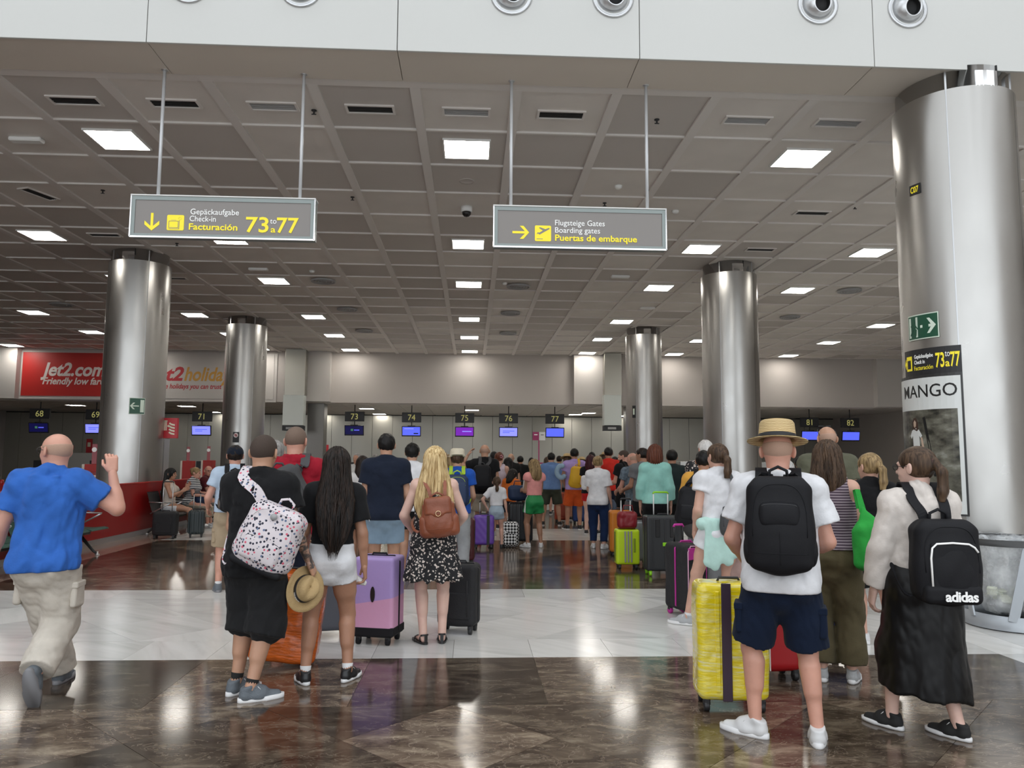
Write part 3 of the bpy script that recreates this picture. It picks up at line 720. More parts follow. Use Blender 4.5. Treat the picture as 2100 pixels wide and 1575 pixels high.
o = onc('exit_sign', 'green exit sign with running figure on the near column above the black sign', 'sign')
sub(o, K7w.plate(a0e, a1e, ez0, ez1, .001, .010, 'board', m_glow, None)); sub(o, K7w.plate(a0e+.015, a1e-.015, ez0+.012, ez1-.012, .010, .012, 'green_face', m_green, None))
def wraparr(pts, ac, zc, d, name, m, parent):
    n = len(pts); v = [K7w.pt(ac+x/K7.r, zc+z, d) for x, z in pts]+[K7w.pt(ac+x/K7.r, zc+z, d+.002) for x, z in pts]
    return sub(parent, MB().raw(v, [tuple(reversed(range(n))), tuple(range(n,2*n))]+[(i,(i+1) % n,n+(i+1) % n,n+i) for i in range(n)]).obj(name, m, None))
am = (a0e+a1e)/2; zm = (ez0+ez1)/2; W = (a1e-a0e)*K7.r; Hs = ez1-ez0
P = [(-.5,.07),(.2,.07),(-.05,.40),(.12,.40),(.5,0),(.12,-.40),(-.05,-.40),(.2,-.07),(-.5,-.07)]
wraparr([(W*.20+x*W*.46, z*Hs*.75) for x, z in P], am, zm, .012, 'arrow', m_glow, o)
wraparr([(-W*.44,-Hs*.40),(-W*.12,-Hs*.40),(-W*.12,Hs*.40),(-W*.44,Hs*.40)], am, zm, .012, 'doorway', m_glow, o)
wraparr([(-W*.26,.0),(-W*.20,Hs*.02),(-W*.12,-Hs*.1),(-W*.10,-Hs*.07),(-W*.19,Hs*.09),(-W*.22,Hs*.20),(-W*.30,Hs*.20),(-W*.38,Hs*.06),(-W*.36,Hs*.03),(-W*.30,Hs*.12),(-W*.31,-Hs*.05),(-W*.40,-Hs*.30),(-W*.36,-Hs*.32),(-W*.27,-Hs*.10),(-W*.20,-Hs*.15),(-W*.22,-Hs*.34),(-W*.17,-Hs*.34),(-W*.15,-Hs*.10)], am, zm, .014, 'running_figure', m_green, o)
wraparr([(-W*.25+W*.05*math.cos(t), Hs*.28+Hs*.07*math.sin(t)) for t in np.linspace(0, 2*PI, 10)[:-1]], am, zm, .014, 'figure_head', m_green, o)
# black baggage sign
b0, _ = ang(1858, 750); b1, _ = ang(1972, 730); bz0, bz1 = ang(1915,768)[1], ang(1915,712)[1]
o = onc('baggage_sign', 'black strip sign with yellow 73 to 77 on the near column', 'sign')
sub(o, K7w.plate(b0, b1, bz0, bz1, .001, .008, 'board', m_dark, None)); W = (b1-b0)*K7.r; Hs = bz1-bz0
def wt(body, fx, fz, size, m, nm='lettering', **k): return sub(o, K7w.wrap(text_mesh(body, size, **k), b0+fx*W/K7.r, bz0+fz*Hs, .009, nm, m, None))
def wfit(body, pxa, pxb, py, z, size, m, d, o, **k):
    a, b_ = ang(pxa, py)[0], ang(pxb, py)[0]; me = text_mesh(body, size, **k); xs_ = [v.co.x for v in me.vertices]; lo_, hi_ = min(xs_), max(xs_)
    for v in me.vertices: v.co.x = (v.co.x-lo_)*(b_-a)*K7.r/(hi_-lo_)
    return sub(o, K7w.wrap(me, a, z, d, 'lettering', m, None))
wfit('73', 1919, 1937, 735, bz0+Hs*.26, Hs*.74, m_yellow, .009, o, bold=.02); wfit('77', 1949, 1969, 732, bz0+Hs*.26, Hs*.74, m_yellow, .009, o, bold=.02); wfit('to', 1938, 1948, 724, bz0+Hs*.62, Hs*.34, m_signwhite, .009, o); wfit('a', 1939, 1948, 740, bz0+Hs*.26, Hs*.38, m_yellow, .009, o, bold=.02)
wfit('Gepäckaufgabe', 1876, 1914, 728, bz0+Hs*.66, Hs*.20, m_signwhite, .009, o, bold=.015); wfit('Check in', 1876, 1897, 735, bz0+Hs*.45, Hs*.20, m_signwhite, .009, o, bold=.015); wfit('Facturación', 1876, 1914, 745, bz0+Hs*.22, Hs*.23, m_yellow, .009, o)
s0, s1 = ang(1862, 745)[0], ang(1872, 745)[0]; sw_ = (s1-s0)*K7.r
wraparr([(x*sw_, z*Hs*.55) for x, z in [(.5,.5),(-.5,.5),(-.5,-.5),(.5,-.5)]], (s0+s1)/2, (bz0+bz1)/2, .009, 'baggage_symbol', m_yellow, o)
wraparr([(x*sw_*.6, z*Hs*.32) for x, z in [(.5,.5),(-.5,.5),(-.5,-.5),(.5,-.5)]], (s0+s1)/2, (bz0+bz1)/2-.01, .011, 'suitcase_shape', m_dark, o)
wraparr([(x*.05, z*Hs*.4) for x, z in [(-.5,0),(.1,.5),(.1,.15),(.5,.15),(.5,-.15),(.1,-.15),(.1,-.5)]], b0+.05, (bz0+bz1)/2, .009, 'arrow', m_yellow, o)
# column number plate
n0, _ = ang(1866, 390); n1, _ = ang(1888, 385); nz0, nz1 = ang(1877,399)[1], ang(1877,378)[1]
o = onc('number_plate', 'tiny black plate reading C07 high on the near column', 'sign')
sub(o, K7w.plate(n0, n1, nz0, nz1, .001, .006, 'board', m_dark, None, 4)); sub(o, K7w.wrap(text_mesh('C07', (nz1-nz0)*.85, bold=.02, sx=.62), n0+.02, nz0+(nz1-nz0)*.2, .007, 'lettering', m_yellow, None))
# fashion poster
p0, _ = ang(1856, 900); p1, _ = ang(1978, 900); pz0, pz1 = ang(1925,1052)[1], ang(1925,772)[1]
o = onc('fashion_poster', 'tall framed clothing poster with black lettering on the near column', 'poster'); W = (p1-p0)*K7.r; Hs = pz1-pz0
sub(o, K7w.plate(p0-.03, p1+.02, pz0-.02, pz1+.035, .001, .012, 'frame', m_darkmetal, None)); sub(o, K7w.plate(p0, p1-.012, pz0, pz1, .012, .014, 'paper', m_poster_w, None))
def _photo(N, L, b, co):
    n = N.new('ShaderNodeTexNoise'); n.inputs['Scale'].default_value = 5; n.inputs['Detail'].default_value = 4; mp = N.new('ShaderNodeMapping'); mp.inputs['Scale'].default_value = (1,1,1.8)
    L.new(co, mp.inputs['Vector']); L.new(mp.outputs[0], n.inputs['Vector'])
    r = ramp(N, [(.36,(.02,.02,.015)),(.48,(.09,.085,.065)),(.60,(.17,.165,.13)),(.7,(.30,.30,.26))]); L.new(n.outputs['Fac'], r.inputs['Fac']); L.new(r.outputs['Color'], b.inputs['Base Color'])
sub(o, K7w.plate(p0+.06, p1-.075, pz0+Hs*.09, pz1-Hs*.24, .014, .0155, 'photograph', mk('poster_photograph', (.2,.2,.2), .3, fn=_photo), None))
wt2 = lambda body, fx, fz, size, m, **k: sub(o, K7w.wrap(text_mesh(body, size, **k), p0+fx*W/K7.r, pz0+fz*Hs, .0145, 'lettering', m, None))
wfit('MANGO', 1858, 1964, 810, pz0+.855*Hs, Hs*.135, m_ink, .0145, o, bold=.004)
m_pskin = mk('poster_skin', (.55,.40,.30), .5); m_phair = mk('poster_hair', (.06,.03,.02), .5); m_jean = mk('poster_jeans', (.02,.03,.06), .5)
pa = p0+.42*W/K7.r; pz = pz0+Hs*.50
wraparr([(-.03,-.02),(.075,-.02),(.10,-.22),(.02,-.22),(-.02,-.22)], pa, pz, .016, 'printed_jeans', m_jean, o)
wraparr([(-.045,.16),(-.08,.10),(-.06,.07),(-.035,.10),(-.03,-.03),(.07,-.03),(.065,.10),(.085,.075),(.105,.10),(.065,.165),(.02,.185)], pa, pz, .017, 'printed_shirt', m_poster_w, o)
wraparr([(.085,.08),(.105,.08),(.13,-.05),(.125,-.13),(.11,-.13),(.10,-.04)], pa, pz, .0165, 'printed_arm', m_pskin, o)
wraparr([(-.03,.18),(-.035,.25),(-.01,.30),(.03,.30),(.05,.25),(.055,.17),(.035,.15)], pa, pz, .0175, 'printed_hair', m_phair, o)
wraparr([(-.012,.21),(-.012,.25),(.005,.275),(.025,.25),(.022,.21),(.005,.19)], pa, pz, .0185, 'printed_face', m_pskin, o)
wraparr([(.12,.30),(.15,.31),(.26,-.35),(.23,-.35)], pa, pz, .0165, 'printed_post', m_ink, o)
# signs on the other columns
def plate_on(key, a, z, w, h, m, name, lab, cat='sign'):
    c, K = cols[key]; o = empty(name, (c.location[0]+K.r*math.sin(a), c.location[1]-K.r*math.cos(a), z), a, lab, cat)
    MB().box((-w/2,-.012,-h/2),(w/2,.02,h/2), bev=.002).obj('board', m, o); return o
o = plate_on('L1', math.radians(30), 2.62, .30, .34, m_glow, 'exit_sign', 'small green exit sign with left arrow on the column behind the red wall')
MB().box((-.14,-.015,-.16),(.14,-.012,.16)).obj('green_face', m_green, o); arrow('left', -.05, .0, .17, -.018, m_glow, o)
flat([(.06,-.13),(.13,-.13),(.13,.13),(.06,.13)], -.018, m_glow, o, 'doorway')
o = plate_on('L2', math.radians(-2), 1.56+24*.026, .19, .32, m_dark, 'no_smoking_sign', 'small black no smoking plate on the second steel column')
flat(disc(0,.06,.07), -.015, m_signwhite, o, 'ring'); flat(disc(0,.06,.055), -.017, mk('pale_pink', (.7,.4,.4), .5), o, 'ring_face'); flat([(-.05,.10),(-.04,.11),(.05,.02),(.04,.01)], -.020, m_red, o, 'slash'); flat([(-.035,.055),(.035,.055),(.035,.066),(-.035,.066)], -.019, m_ink, o, 'cigarette')
o = plate_on('R3', math.radians(-46), 3.15, .12, .40, m_dark, 'exit_sign', 'narrow dark exit plate on the edge of the farther steel column')
flat([(-.03,-.1),(.03,-.1),(.03,.1),(-.03,.1)], -.016, m_glow, o, 'figure_panel')
m_sred = mk('fire_sign_red', (.52,.02,.03), .4); m_cream = mk('luminous_cream', (.85,.80,.62), .5)
def fire_sign(x, y, z, w, h, lab, d=.08):
    o = empty('fire_hose_sign', (x, y, z), 0, lab, 'sign')
    MB().box((-w/2,-d/2,-h/2),(w/2,d/2,h/2), bev=.003).obj('red_box', m_sred, o); MB().box((-w/2-.035,-d/2,-h/2),(-w/2,d/2,h/2)).obj('side_strip', m_cream, o)
    y0 = -d/2-.004
    for k in range(7): flat([(-w*.40+k*w*.062,-h*.12),(-w*.36+k*w*.062,-h*.12),(-w*.36+k*w*.062,h*.36),(-w*.40+k*w*.062,h*.36)], y0, m_cream, o, 'hose_coil')
    flat([(-w*.42,h*.32),(w*.03,h*.32),(w*.03,h*.38),(-w*.42,h*.38)], y0, m_cream, o, 'reel_top'); flat([(-w*.36,-h*.3),(-w*.32,-h*.3),(-w*.32,-h*.1),(-w*.36,-h*.1)], y0, m_cream, o, 'hose_end')
    flat(disc(w*.09,h*.10,w*.055,12), y0, m_cream, o, 'nozzle')
    for k in range(4):
        z_ = h*.16-k*h*.15; flat([(w*.10,z_+h*.05),(w*.22,z_-h*.02),(w*.38,z_-h*.05),(w*.38,z_+h*.03),(w*.24,z_+h*.06),(w*.14,z_+h*.12)], y0, m_cream, o, 'flame')
    return o
p = aty(343, 878, 17.1); fire_sign(p[0], 17.1, p[2], .46, .44, 'projecting red fire hose sign on the column behind the red wall')
p = aty(1438, 889, 18.2); fire_sign(p[0], 17.3, p[2], .16, .26, 'narrow red fire hose sign beside the tall middle column', .06)
# fire hose cabinet
p0_ = aty(308, 940, 17.45)
o = empty('fire_hose_cabinet', (p0_[0]+.14, 17.45, zt+.02), 0, 'tall glazed steel fire hose cabinet against the column, above the red wall', 'cabinet'); hh = aty(318,900,17.45)[2]-zt-.02
b_ = MB()
for (a, c_) in (((-.17,-.10,0),(-.14,.2,hh)), ((.14,-.10,0),(.19,.2,hh)), ((-.14,-.10,0),(.14,.2,.05)), ((-.14,-.10,hh-.03),(.14,.2,hh))): b_.box(a, c_)
b_.obj('frame', m_alu, o); MB().box((-.14,-.06,.05),(.14,-.05,hh-.03)).obj('glass_door', m_glass, o); MB().box((-.14,.15,.05),(.14,.2,hh-.03)).obj('back', m_dark, o); MB().box((.10,-.09,hh*.4),(.125,-.055,hh*.6)).obj('handle', m_chrome, o)

# --- rectangular hanging steel casings at the bulkhead
for key, xa, xb, lab in (('w',583,625,'rectangular steel casing hanging in front of the bulkhead near counter 73'),('e',1240,1275,'rectangular steel casing hanging in front of the bulkhead right of counter 77')):
    y = YBULK-.9; A, Bq = aty(xa, 800, y), aty(xb, 800, y); z0 = aty((xa+xb)/2, 884, y)[2]; zs_ = aty((xa+xb)/2, 810, y)[2]; w = Bq[0]-A[0]
    o = empty('steel_casing', (A[0], y, z0), 0, lab, 'casing')
    MB().box((0,0,zs_-z0),(w,.45,ZC-z0+.02), bev=.006).obj('upper_box', m_steelwall, o)
    MB().box((-.03,-.02,.24),(w-.02,.42,zs_-z0), bev=.006).obj('lower_panel', mk('pale_glass_panel', (.62,.66,.62), .25), o)
    MB().box((-.03,-.025,.02),(w-.02,.42,.22)).obj('label_strip', m_dark, o); MB().box((.12,-.03,.07),(w-.25,-.024,.16)).obj('label_panel', m_grey, o)
    xp, xq = aty(xb+8, 840, YBULK+.5)[0], aty(xb+42, 840, YBULK+.5)[0]
    o = MB().box((0,0,0),(xq-xp,.7,ZB-.015), bev=.01).obj('steel_pier', mk('dark_steel_pier', (.20,.19,.175), .35, .8), None, (xp, YBULK+.31, 0)); tag(o, lab.replace('rectangular steel casing hanging', 'dark square pier standing').replace('in front of','under'), 'pier')

# --- counter numbers and screens
YN = YBULK+1.0
NW_ = {'68':'sixty-eight','69':'sixty-nine','71':'seventy-one','73':'seventy-three','74':'seventy-four','75':'seventy-five','76':'seventy-six','77':'seventy-seven','81':'eighty-one','82':'eighty-two'}
m_scrblue = mk('screen_blue', (.02,.02,.2), .3, emis=((.10,.14,.95), 1.1)); m_scrlight = mk('screen_pale_blue', (.2,.2,.5), .3, emis=((.22,.24,.95), 1.2))
m_scrviolet = mk('screen_violet', (.1,.02,.2), .3, emis=((.16,.01,.42), 1.0)); m_scrdark = mk('screen_dark', (.0,.0,.03), .3, emis=((.005,.005,.06), .8))
m_num = mk('amber_digits', (.3,.27,.08), .5, emis=((.62,.58,.20), .40))
def counter_sign(num, px, py, scr, tilt=0., deco=None):
    p = aty(px, py, YN); w, h = .82, .42
    o = empty('counter_sign', (p[0], YN, p[2]), 0, 'black hanging counter sign numbered %s with %s below' % (dict(NW_)[num], {'dark':'a nearly black screen','ferry':'a blue screen with a small ship','violet':'a violet screen','t':'a pale blue screen'}.get(deco, 'a plain deep blue screen')), 'sign', 'check-in counter signs')
    MB().box((-w/2,0,-h/2),(w/2,.12,h/2), bev=.01).obj('number_box', m_dark, o)
    tm = text_mesh(num, .36, sx=.95, align='CENTER'); place_text(tm, ((1,0,0),(0,0,1),(0,-1,0),(0,-.003,-.125)), 'digits', m_num, o)
    MB().tube([(0,.06,h/2),(0,.06,ZB-p[2]+.01)], .02, 8).obj('rod', m_darkmetal, o)
    MB().tube([(0,.06,-h/2),(0,.06,-.38)], .02, 8).obj('link_rod', m_darkmetal, o)
    zc = -.58; R = rot('x', .18) @ rot('y', tilt)
    MB().box((-w/2,-.03,-.24),(w/2,.03,.20), R=R, o=(0,.02,zc), bev=.008).obj('screen_case', m_dark, o)
    MB().box((-w/2+.035,-.036,-.185),(w/2-.035,-.03,.17), R=R, o=(0,.02,zc)).obj('screen', scr, o)
    MB().box((-.16,-.02,.18),(.16,.04,.225), R=R, o=(0,.02,zc)).obj('camera_bar', m_dark, o)
    def strip(x0, z0, x1, z1, m, nm): MB().box((x0,-.041,z0),(x1,-.037,z1), R=R, o=(0,.02,zc)).obj(nm, m, o)
    if deco == 'dark': strip(0,-.02,.22,.02, mk('screen_text_blue', (.1,.1,.6), .4, emis=((.12,.14,.9), .9)), 'screen_line'); strip(-.14,-.04,-.04,.05, mk('screen_green', (.05,.2,.1), .4, emis=((.05,.16,.09), .8)), 'screen_logo')
    elif deco == 'violet': strip(-.1,-.015,.30,.02, m_scrlight, 'screen_line')
    elif deco == 'ferry': strip(.10,-.13,.30,-.08, m_dark, 'screen_picture'); strip(-.3,.08,.1,.11, m_scrlight, 'screen_line')
    elif deco: strip(-.25,.02,.25,.05, m_scrblue, 'screen_line'); strip(-.25,-.05,.05,-.02, m_scrblue, 'screen_line')
for a in (('68',81,848,m_scrdark,0,'dark'),('69',196,850,m_scrlight,0,'t'),('71',414,854,m_scrlight,0,'t'),('73',727,854,m_scrdark,0,'dark'),('74',844,856,m_scrblue,0,'ferry'),('75',953,857,m_scrviolet,0,'violet'),
          ('76',1043,858,m_scrlight,0,'t'),('77',1138,859,m_scrblue,0,None),('81',1661,866,m_scrblue,0,None),('82',1744,867,m_scrblue,0,'t')): counter_sign(*a)
# --- airline boards on the bulkhead
def board(xa, xb, za, zb, lab, m):
    A, Bq = aty(xa, za, YBULK-.06), aty(xb, zb, YBULK-.06)
    o = empty('wall_board', (A[0], YBULK-.06, Bq[2]), 0, lab, 'sign'); w, h = Bq[0]-A[0], A[2]-Bq[2]
    MB().box((-.12,.02,-.12),(w+.12,.055,h+.05)).obj('surround', m_wallpale, o); MB().box((0,0,0),(w,.02,h)).obj('panel', m, o)
    return o, w, h
o, w, h = board(48, 322, 722, 814, 'red airline wall board with white lettering at the far left', m_redbright)
m_letter = mk('board_lettering', (.72,.66,.62), .5); m_lred = mk('board_red', (.48,.03,.04), .5); m_lgold = mk('board_gold', (.62,.33,.06), .5)
txt('Jet2.com', w*.155, h*.47, -.003, h*.42, m_letter, o, bold=.03, shear=.25, sx=.92); txt('Friendly low fares', w*.15, h*.27, -.003, h*.22, m_letter, o, bold=.025, shear=.25, sx=.92)
o, w, h = board(322, 560, 724, 819, 'white holiday wall board with red and gold lettering between two columns', m_wallpale)
txtw('Jet2', w*-.075, w*.235, h*.40, -.003, h*.42, m_lred, o, bold=.03, shear=.25); txtw('holidays', w*.24, w*.68, h*.40, -.003, h*.42, m_lgold, o, bold=.025, shear=.25)
txtw('Package holidays you can trust', w*-.05, w*.56, h*.22, -.003, h*.15, m_lred, o, bold=.02, shear=.25)

# --- check-in desks
m_desk = mk('desk_laminate', (.06,.055,.05), .4); m_deskg = mk('desk_steel', (.45,.45,.43), .35, .8)
NW = {68:'sixty-eight',69:'sixty-nine',71:'seventy-one',73:'seventy-three',74:'seventy-four',75:'seventy-five',76:'seventy-six',77:'seventy-seven',81:'eighty-one',82:'eighty-two'}
for k, px in enumerate((81,196,300,414,530,727,844,953,1043,1138,1235,1330,1420,1520,1661,1755)):
    p = aty(px, 940, YN+.6); x = p[0]
    o = empty('checkin_desk', (x, YN+.2, 0), 0, 'low dark check-in desk with steel top, ' + {81:'under sign sixty-eight',196:'under sign sixty-nine',300:'behind the column at the red wall',414:'under sign seventy-one',530:'behind the second column',727:'under sign seventy-three',844:'under sign seventy-four',953:'under sign seventy-five',1043:'under sign seventy-six',1138:'under sign seventy-seven',1235:'just beyond sign seventy-seven',1330:'behind the slim column',1420:'behind the white-haired man',1520:'behind the tall middle column',1661:'under sign eighty-one',1755:'under sign eighty-two'}[px], 'desk', 'check-in desks')
    w = .85
    MB().box((-w/2,0,0),(w/2,.7,1.02), bev=.01).obj('body', m_desk, o); MB().box((-w/2-.03,-.04,1.02),(w/2+.03,.74,1.07), bev=.006).obj('top', m_deskg, o)
    MB().box((-.22,.36,1.07),(.22,.40,1.40), bev=.006).obj('monitor', m_dark, o); MB().box((-.04,.38,1.05),(.04,.44,1.2)).obj('monitor_stand', m_dark, o)
    MB().box((w/2+.08,-.1,.0),(w/2+.75,.9,.35), bev=.01).obj('baggage_belt', m_deskg, o)
# pale glass screens and the white panel behind the man in blue
p = aty(160, 942, YR-3); tag(MB().box((-1.2,0,0),(1.3,.06,1.75), bev=.01).obj('belt_cover', m_deskg, None, (p[0], YR-3, 0)), 'pale steel belt cover behind the bald man in blue', 'cover')
# red gauge cabinets with their small top signs
m_cream2 = mk('cream_edge', (.80,.72,.62), .5); m_topsign = mk('pinkish_top_sign', (.45,.14,.16), .5)
def gauge(px, py0, py1, w, Y, lab):
    A, Bq = aty(px, py0, Y), aty(px, py1, Y); o = empty('bag_gauge', (A[0], Y, 0), 0, lab, 'bag gauge', 'red bag gauges')
    MB().box((-w/2,0,0),(w/2,.45,A[2]), bev=.008).obj('cabinet', m_redbright, o); MB().box((-w/2-.06,-.01,.0),(-w/2,.45,A[2])).obj('cream_edge', m_cream2, o)
    MB().box((-w*.18,.1,A[2]),(w*.18,.13,A[2]+.50), bev=.01).obj('top_sign', m_topsign, o); flat(disc(0,A[2]+.36,.06), .09, m_signwhite, o, 'symbol')
gauge(383, 945, 985, .30, 27.8, 'red bag gauge cabinet, nearest to the seated long-haired woman'); gauge(425, 944, 985, .30, 27.8, 'red bag gauge cabinet behind the seated striped-top woman'); gauge(466, 944, 985, .25, 27.8, 'red bag gauge cabinet behind the man in the cap'); gauge(188, 952, 1000, .34, 19.5, 'red bag gauge cabinet behind the raised hand')
# sloping red queue boards
def wedge(px0, pyt, px1, Y, lab, zt_=None):
    A, Bq = aty(px0, pyt, Y), aty(px1, pyt, Y); h = A[2]; w = abs(Bq[0]-A[0])
    o = empty('queue_board', (A[0], Y, 0), 0, lab, 'barrier', 'sloping red queue boards')
    MB().raw([(-w,0,h*.72),(0,0,h),(0,0,0),(-w,0,0),(-w,.06,h*.72),(0,.06,h),(0,.06,0),(-w,.06,0)], [(0,3,2,1),(4,5,6,7),(0,1,5,4),(1,2,6,5),(2,3,7,6),(3,0,4,7)]).obj('sloping_board', m_redbright, o)
    MB().box((0,-.02,0),(.42,.10,h), bev=.01).obj('end_board', m_red, o); txt('Jet2.com', .06, h-.13, -.023, .10, m_signwhite, o, bold=.02, shear=.2, sx=.75)
wedge(169, 967, 130, 18.4, 'sloping red queue board by the raised hand'); wedge(76, 975, 40, 18.2, 'sloping red queue board behind the blue shirt shoulder'); wedge(433, 962, 415, 26.5, 'sloping red queue board behind the seated couple')
for k, (px, Y) in enumerate(((4,17.2),(50,19.6),(112,20.9))):
    p = aty(px, 985, Y); o = empty('queue_post', (p[0], Y, 0), 0, 'red belt barrier post left of the red boards, %s from the picture edge' % ORD[k], 'barrier post', 'red belt posts')
    MB().lathe([(.16,0),(.16,.02),(.03,.05),(.03,.95),(.04,.97),(.04,1.05),(.01,1.06)], 16).obj('post', m_red, o); MB().box((.03,-.006,.93),(1.4,.006,.99)).obj('belt', m_redbright, o)
p = aty(393, 935, YR-.6)
# small red airline plates and notices on the rear wall
p = aty(657, 920, YR-.02); o = empty('wall_plate', (p[0], YR-.03, p[2]), 0, 'small red airline plate on the steel wall near counter 73', 'sign'); MB().box((-.42,0,-.2),(.42,.02,.2)).obj('board', m_sred, o); txt('Jet2.com', -.38, -.02, -.004, .21, m_signwhite, o, bold=.02, shear=.2, sx=.82); txt('Friendly low fares', -.38, -.14, -.004, .09, m_signwhite, o, sx=.9)
for k, (px, py, w, h, lab) in enumerate(((183,918,.30,.9,'tall red fire point on the steel wall behind the raised hand'),(148,918,.16,.22,'small red call point on the steel wall behind the bald man'),(150,933,.3,.16,'red extinguisher plate low on the steel wall'),(2,893,.2,.7,'red fire point at the extreme left of the steel wall'))):
    p = aty(px, py, YR-.02); o = empty('fire_point', (p[0], YR-.05, p[2]), 0, lab, 'fire equipment'); MB().box((-w/2,0,-h/2),(w/2,.05,h/2), bev=.01).obj('box', m_sred, o); MB().box((-w*.25,-.01,h*.05),(w*.25,0,h*.3)).obj('notice', m_cream, o)
# magenta stand in front of counter 77
m_mag = mk('magenta_stand', (.35,.02,.12), .45); p = aty(1105, 945, 25.5)
o = empty('queue_sign_stand', (p[0], 25.5, 0), 0, 'magenta pole stand with red and white notices in front of counter 77', 'sign stand'); zt2 = aty(1105, 886, 25.5)[2]; zb2 = aty(1105, 903, 25.5)[2]
MB().lathe([(.22,0),(.22,.02),(.02,.03),(.02,zt2)], 14).obj('pole', m_mag, o)
MB().box((-.21,-.03,zb2),(-.005,-.01,zt2)).obj('red_notice', m_mag, o); MB().box((.005,-.03,zb2),(.21,-.01,zt2)).obj('white_notice', m_white, o)
MB().box((-.16,-.034,zb2+.17),(-.05,-.031,zb2+.20)).obj('printed_line', m_signwhite, o); MB().box((.06,-.034,zb2+.17),(.16,-.031,zb2+.19)).obj('printed_line', m_ink, o)
MB().box((-.2,-.03,1.42),(.2,-.01,1.46)).obj('cross_bar', m_mag, o); MB().box((-.02,-.03,1.12),(.19,-.01,1.40)).obj('low_notice', m_white, o)
# pale counter at the right, behind the patterned shirt
p = aty(1395, 945, 27); tag(MB().box((0,0,0),(3.2,.7,1.52), bev=.01).obj('service_counter', m_deskg, None, (p[0], 27, 0)), 'pale steel service counter behind the white-haired man', 'counter')

# --- litter bin with clear bags
o = empty('litter_bin', (5.24, 7.30, 0), 0, 'round steel litter bin with clear plastic bags beside the near column', 'bin')
R_ = .43; b_ = MB()
def ringseg(mb, r, z0, z1, t, n=40): mb.lathe([(r,z0),(r,z1),(r-t,z1),(r-t,z0),(r,z0)], n, cap=False)
m_binframe = mk('bin_grey_enamel', (.42,.45,.48), .35, .3)
ringseg(b_, R_, 0.01, .14, .02); b_.obj('base_ring', m_binframe, o); MB().lathe([(.40,.0),(.40,.02)], 32).obj('floor_plate', m_darkmetal, o)
b_ = MB(); ringseg(b_, R_+.015, .775, .835, .05); b_.obj('top_ring', mk('bin_dark_rim', (.05,.05,.05), .4), o)
for k in range(3):
    a = -PI/2-.02+k*2*PI/3
    P = lambda an, z, r=R_: (r*math.cos(an), r*math.sin(an), z)
    MB().ribbon([P(a,.1),P(a,.78)], .13, .02, (-math.sin(a), math.cos(a), 0)).obj('post', m_binframe, o)
    for sg in (-1, 1):
        MB().ribbon([P(a+sg*(.26+.35*t), .78-.68*t, R_-.004) for t in np.linspace(0, 1, 7)], .085, .015, (-math.sin(a+sg*.4), math.cos(a+sg*.4), 0)).obj('slanted_strut', m_binframe, o)
    MB().box((-.015,-.2,.80),(.015,.2,.83), R=rot('z', a), o=(.2*math.cos(a), .2*math.sin(a), 0)).obj('lid_bar', m_binframe, o)
def _bag(N, L, b, co):
    n = N.new('ShaderNodeTexNoise'); n.inputs['Scale'].default_value = 7; n.inputs['Detail'].default_value = 5; L.new(co, n.inputs['Vector'])
    r = N.new('ShaderNodeMapRange'); r.inputs['From Min'].default_value = .35; r.inputs['From Max'].default_value = .7; r.inputs['To Min'].default_value = .12; r.inputs['To Max'].default_value = .6
    L.new(n.outputs['Fac'], r.inputs['Value']); L.new(r.outputs[0], b.inputs['Alpha'])
m_bag = mk('clear_bin_liner', (.85,.87,.88), .2, bump=(9,.8), fn=_bag)
for k in range(3):
    a = -PI/2-.02+PI/3+k*2*PI/3; cx, cy = .19*math.cos(a), .19*math.sin(a); n = 26; v = []; f = []
    prof = [(.225,.845),(.232,.80),(.225,.74),(.20,.6),(.19,.4),(.185,.25),(.15,.16),(.05,.13)]
    for i, (r, z) in enumerate(prof):
        for q_ in range(n): w_ = 1+.07*math.sin(q_*2.7+i*1.3)+.05*math.sin(q_*5+k); v.append((cx+r*w_*math.cos(2*PI*q_/n), cy+r*w_*math.sin(2*PI*q_/n), z+.01*math.sin(q_*3)))
    for i in range(len(prof)-1):
        for q_ in range(n): f.append((i*n+q_, i*n+(q_+1) % n, (i+1)*n+(q_+1) % n, (i+1)*n+q_))
    MB().raw(v, f, True).obj('liner', m_bag, o)
rb = MB()
for k in range(14):
    a = rng.uniform(0, 2*PI); r = rng.uniform(.05,.28); rb.box((-.04,-.03,-.02),(.04,.03,.03), R=rot('z', rng.uniform(0,3)) @ rot('x', rng.uniform(0,2)), o=(r*math.cos(a), r*math.sin(a), .22+rng.uniform(0,.12)))
rb.obj('rubbish', mk('rubbish', (.55,.58,.45), .6, var=(8,.5)), o)['kind'] = 'stuff'

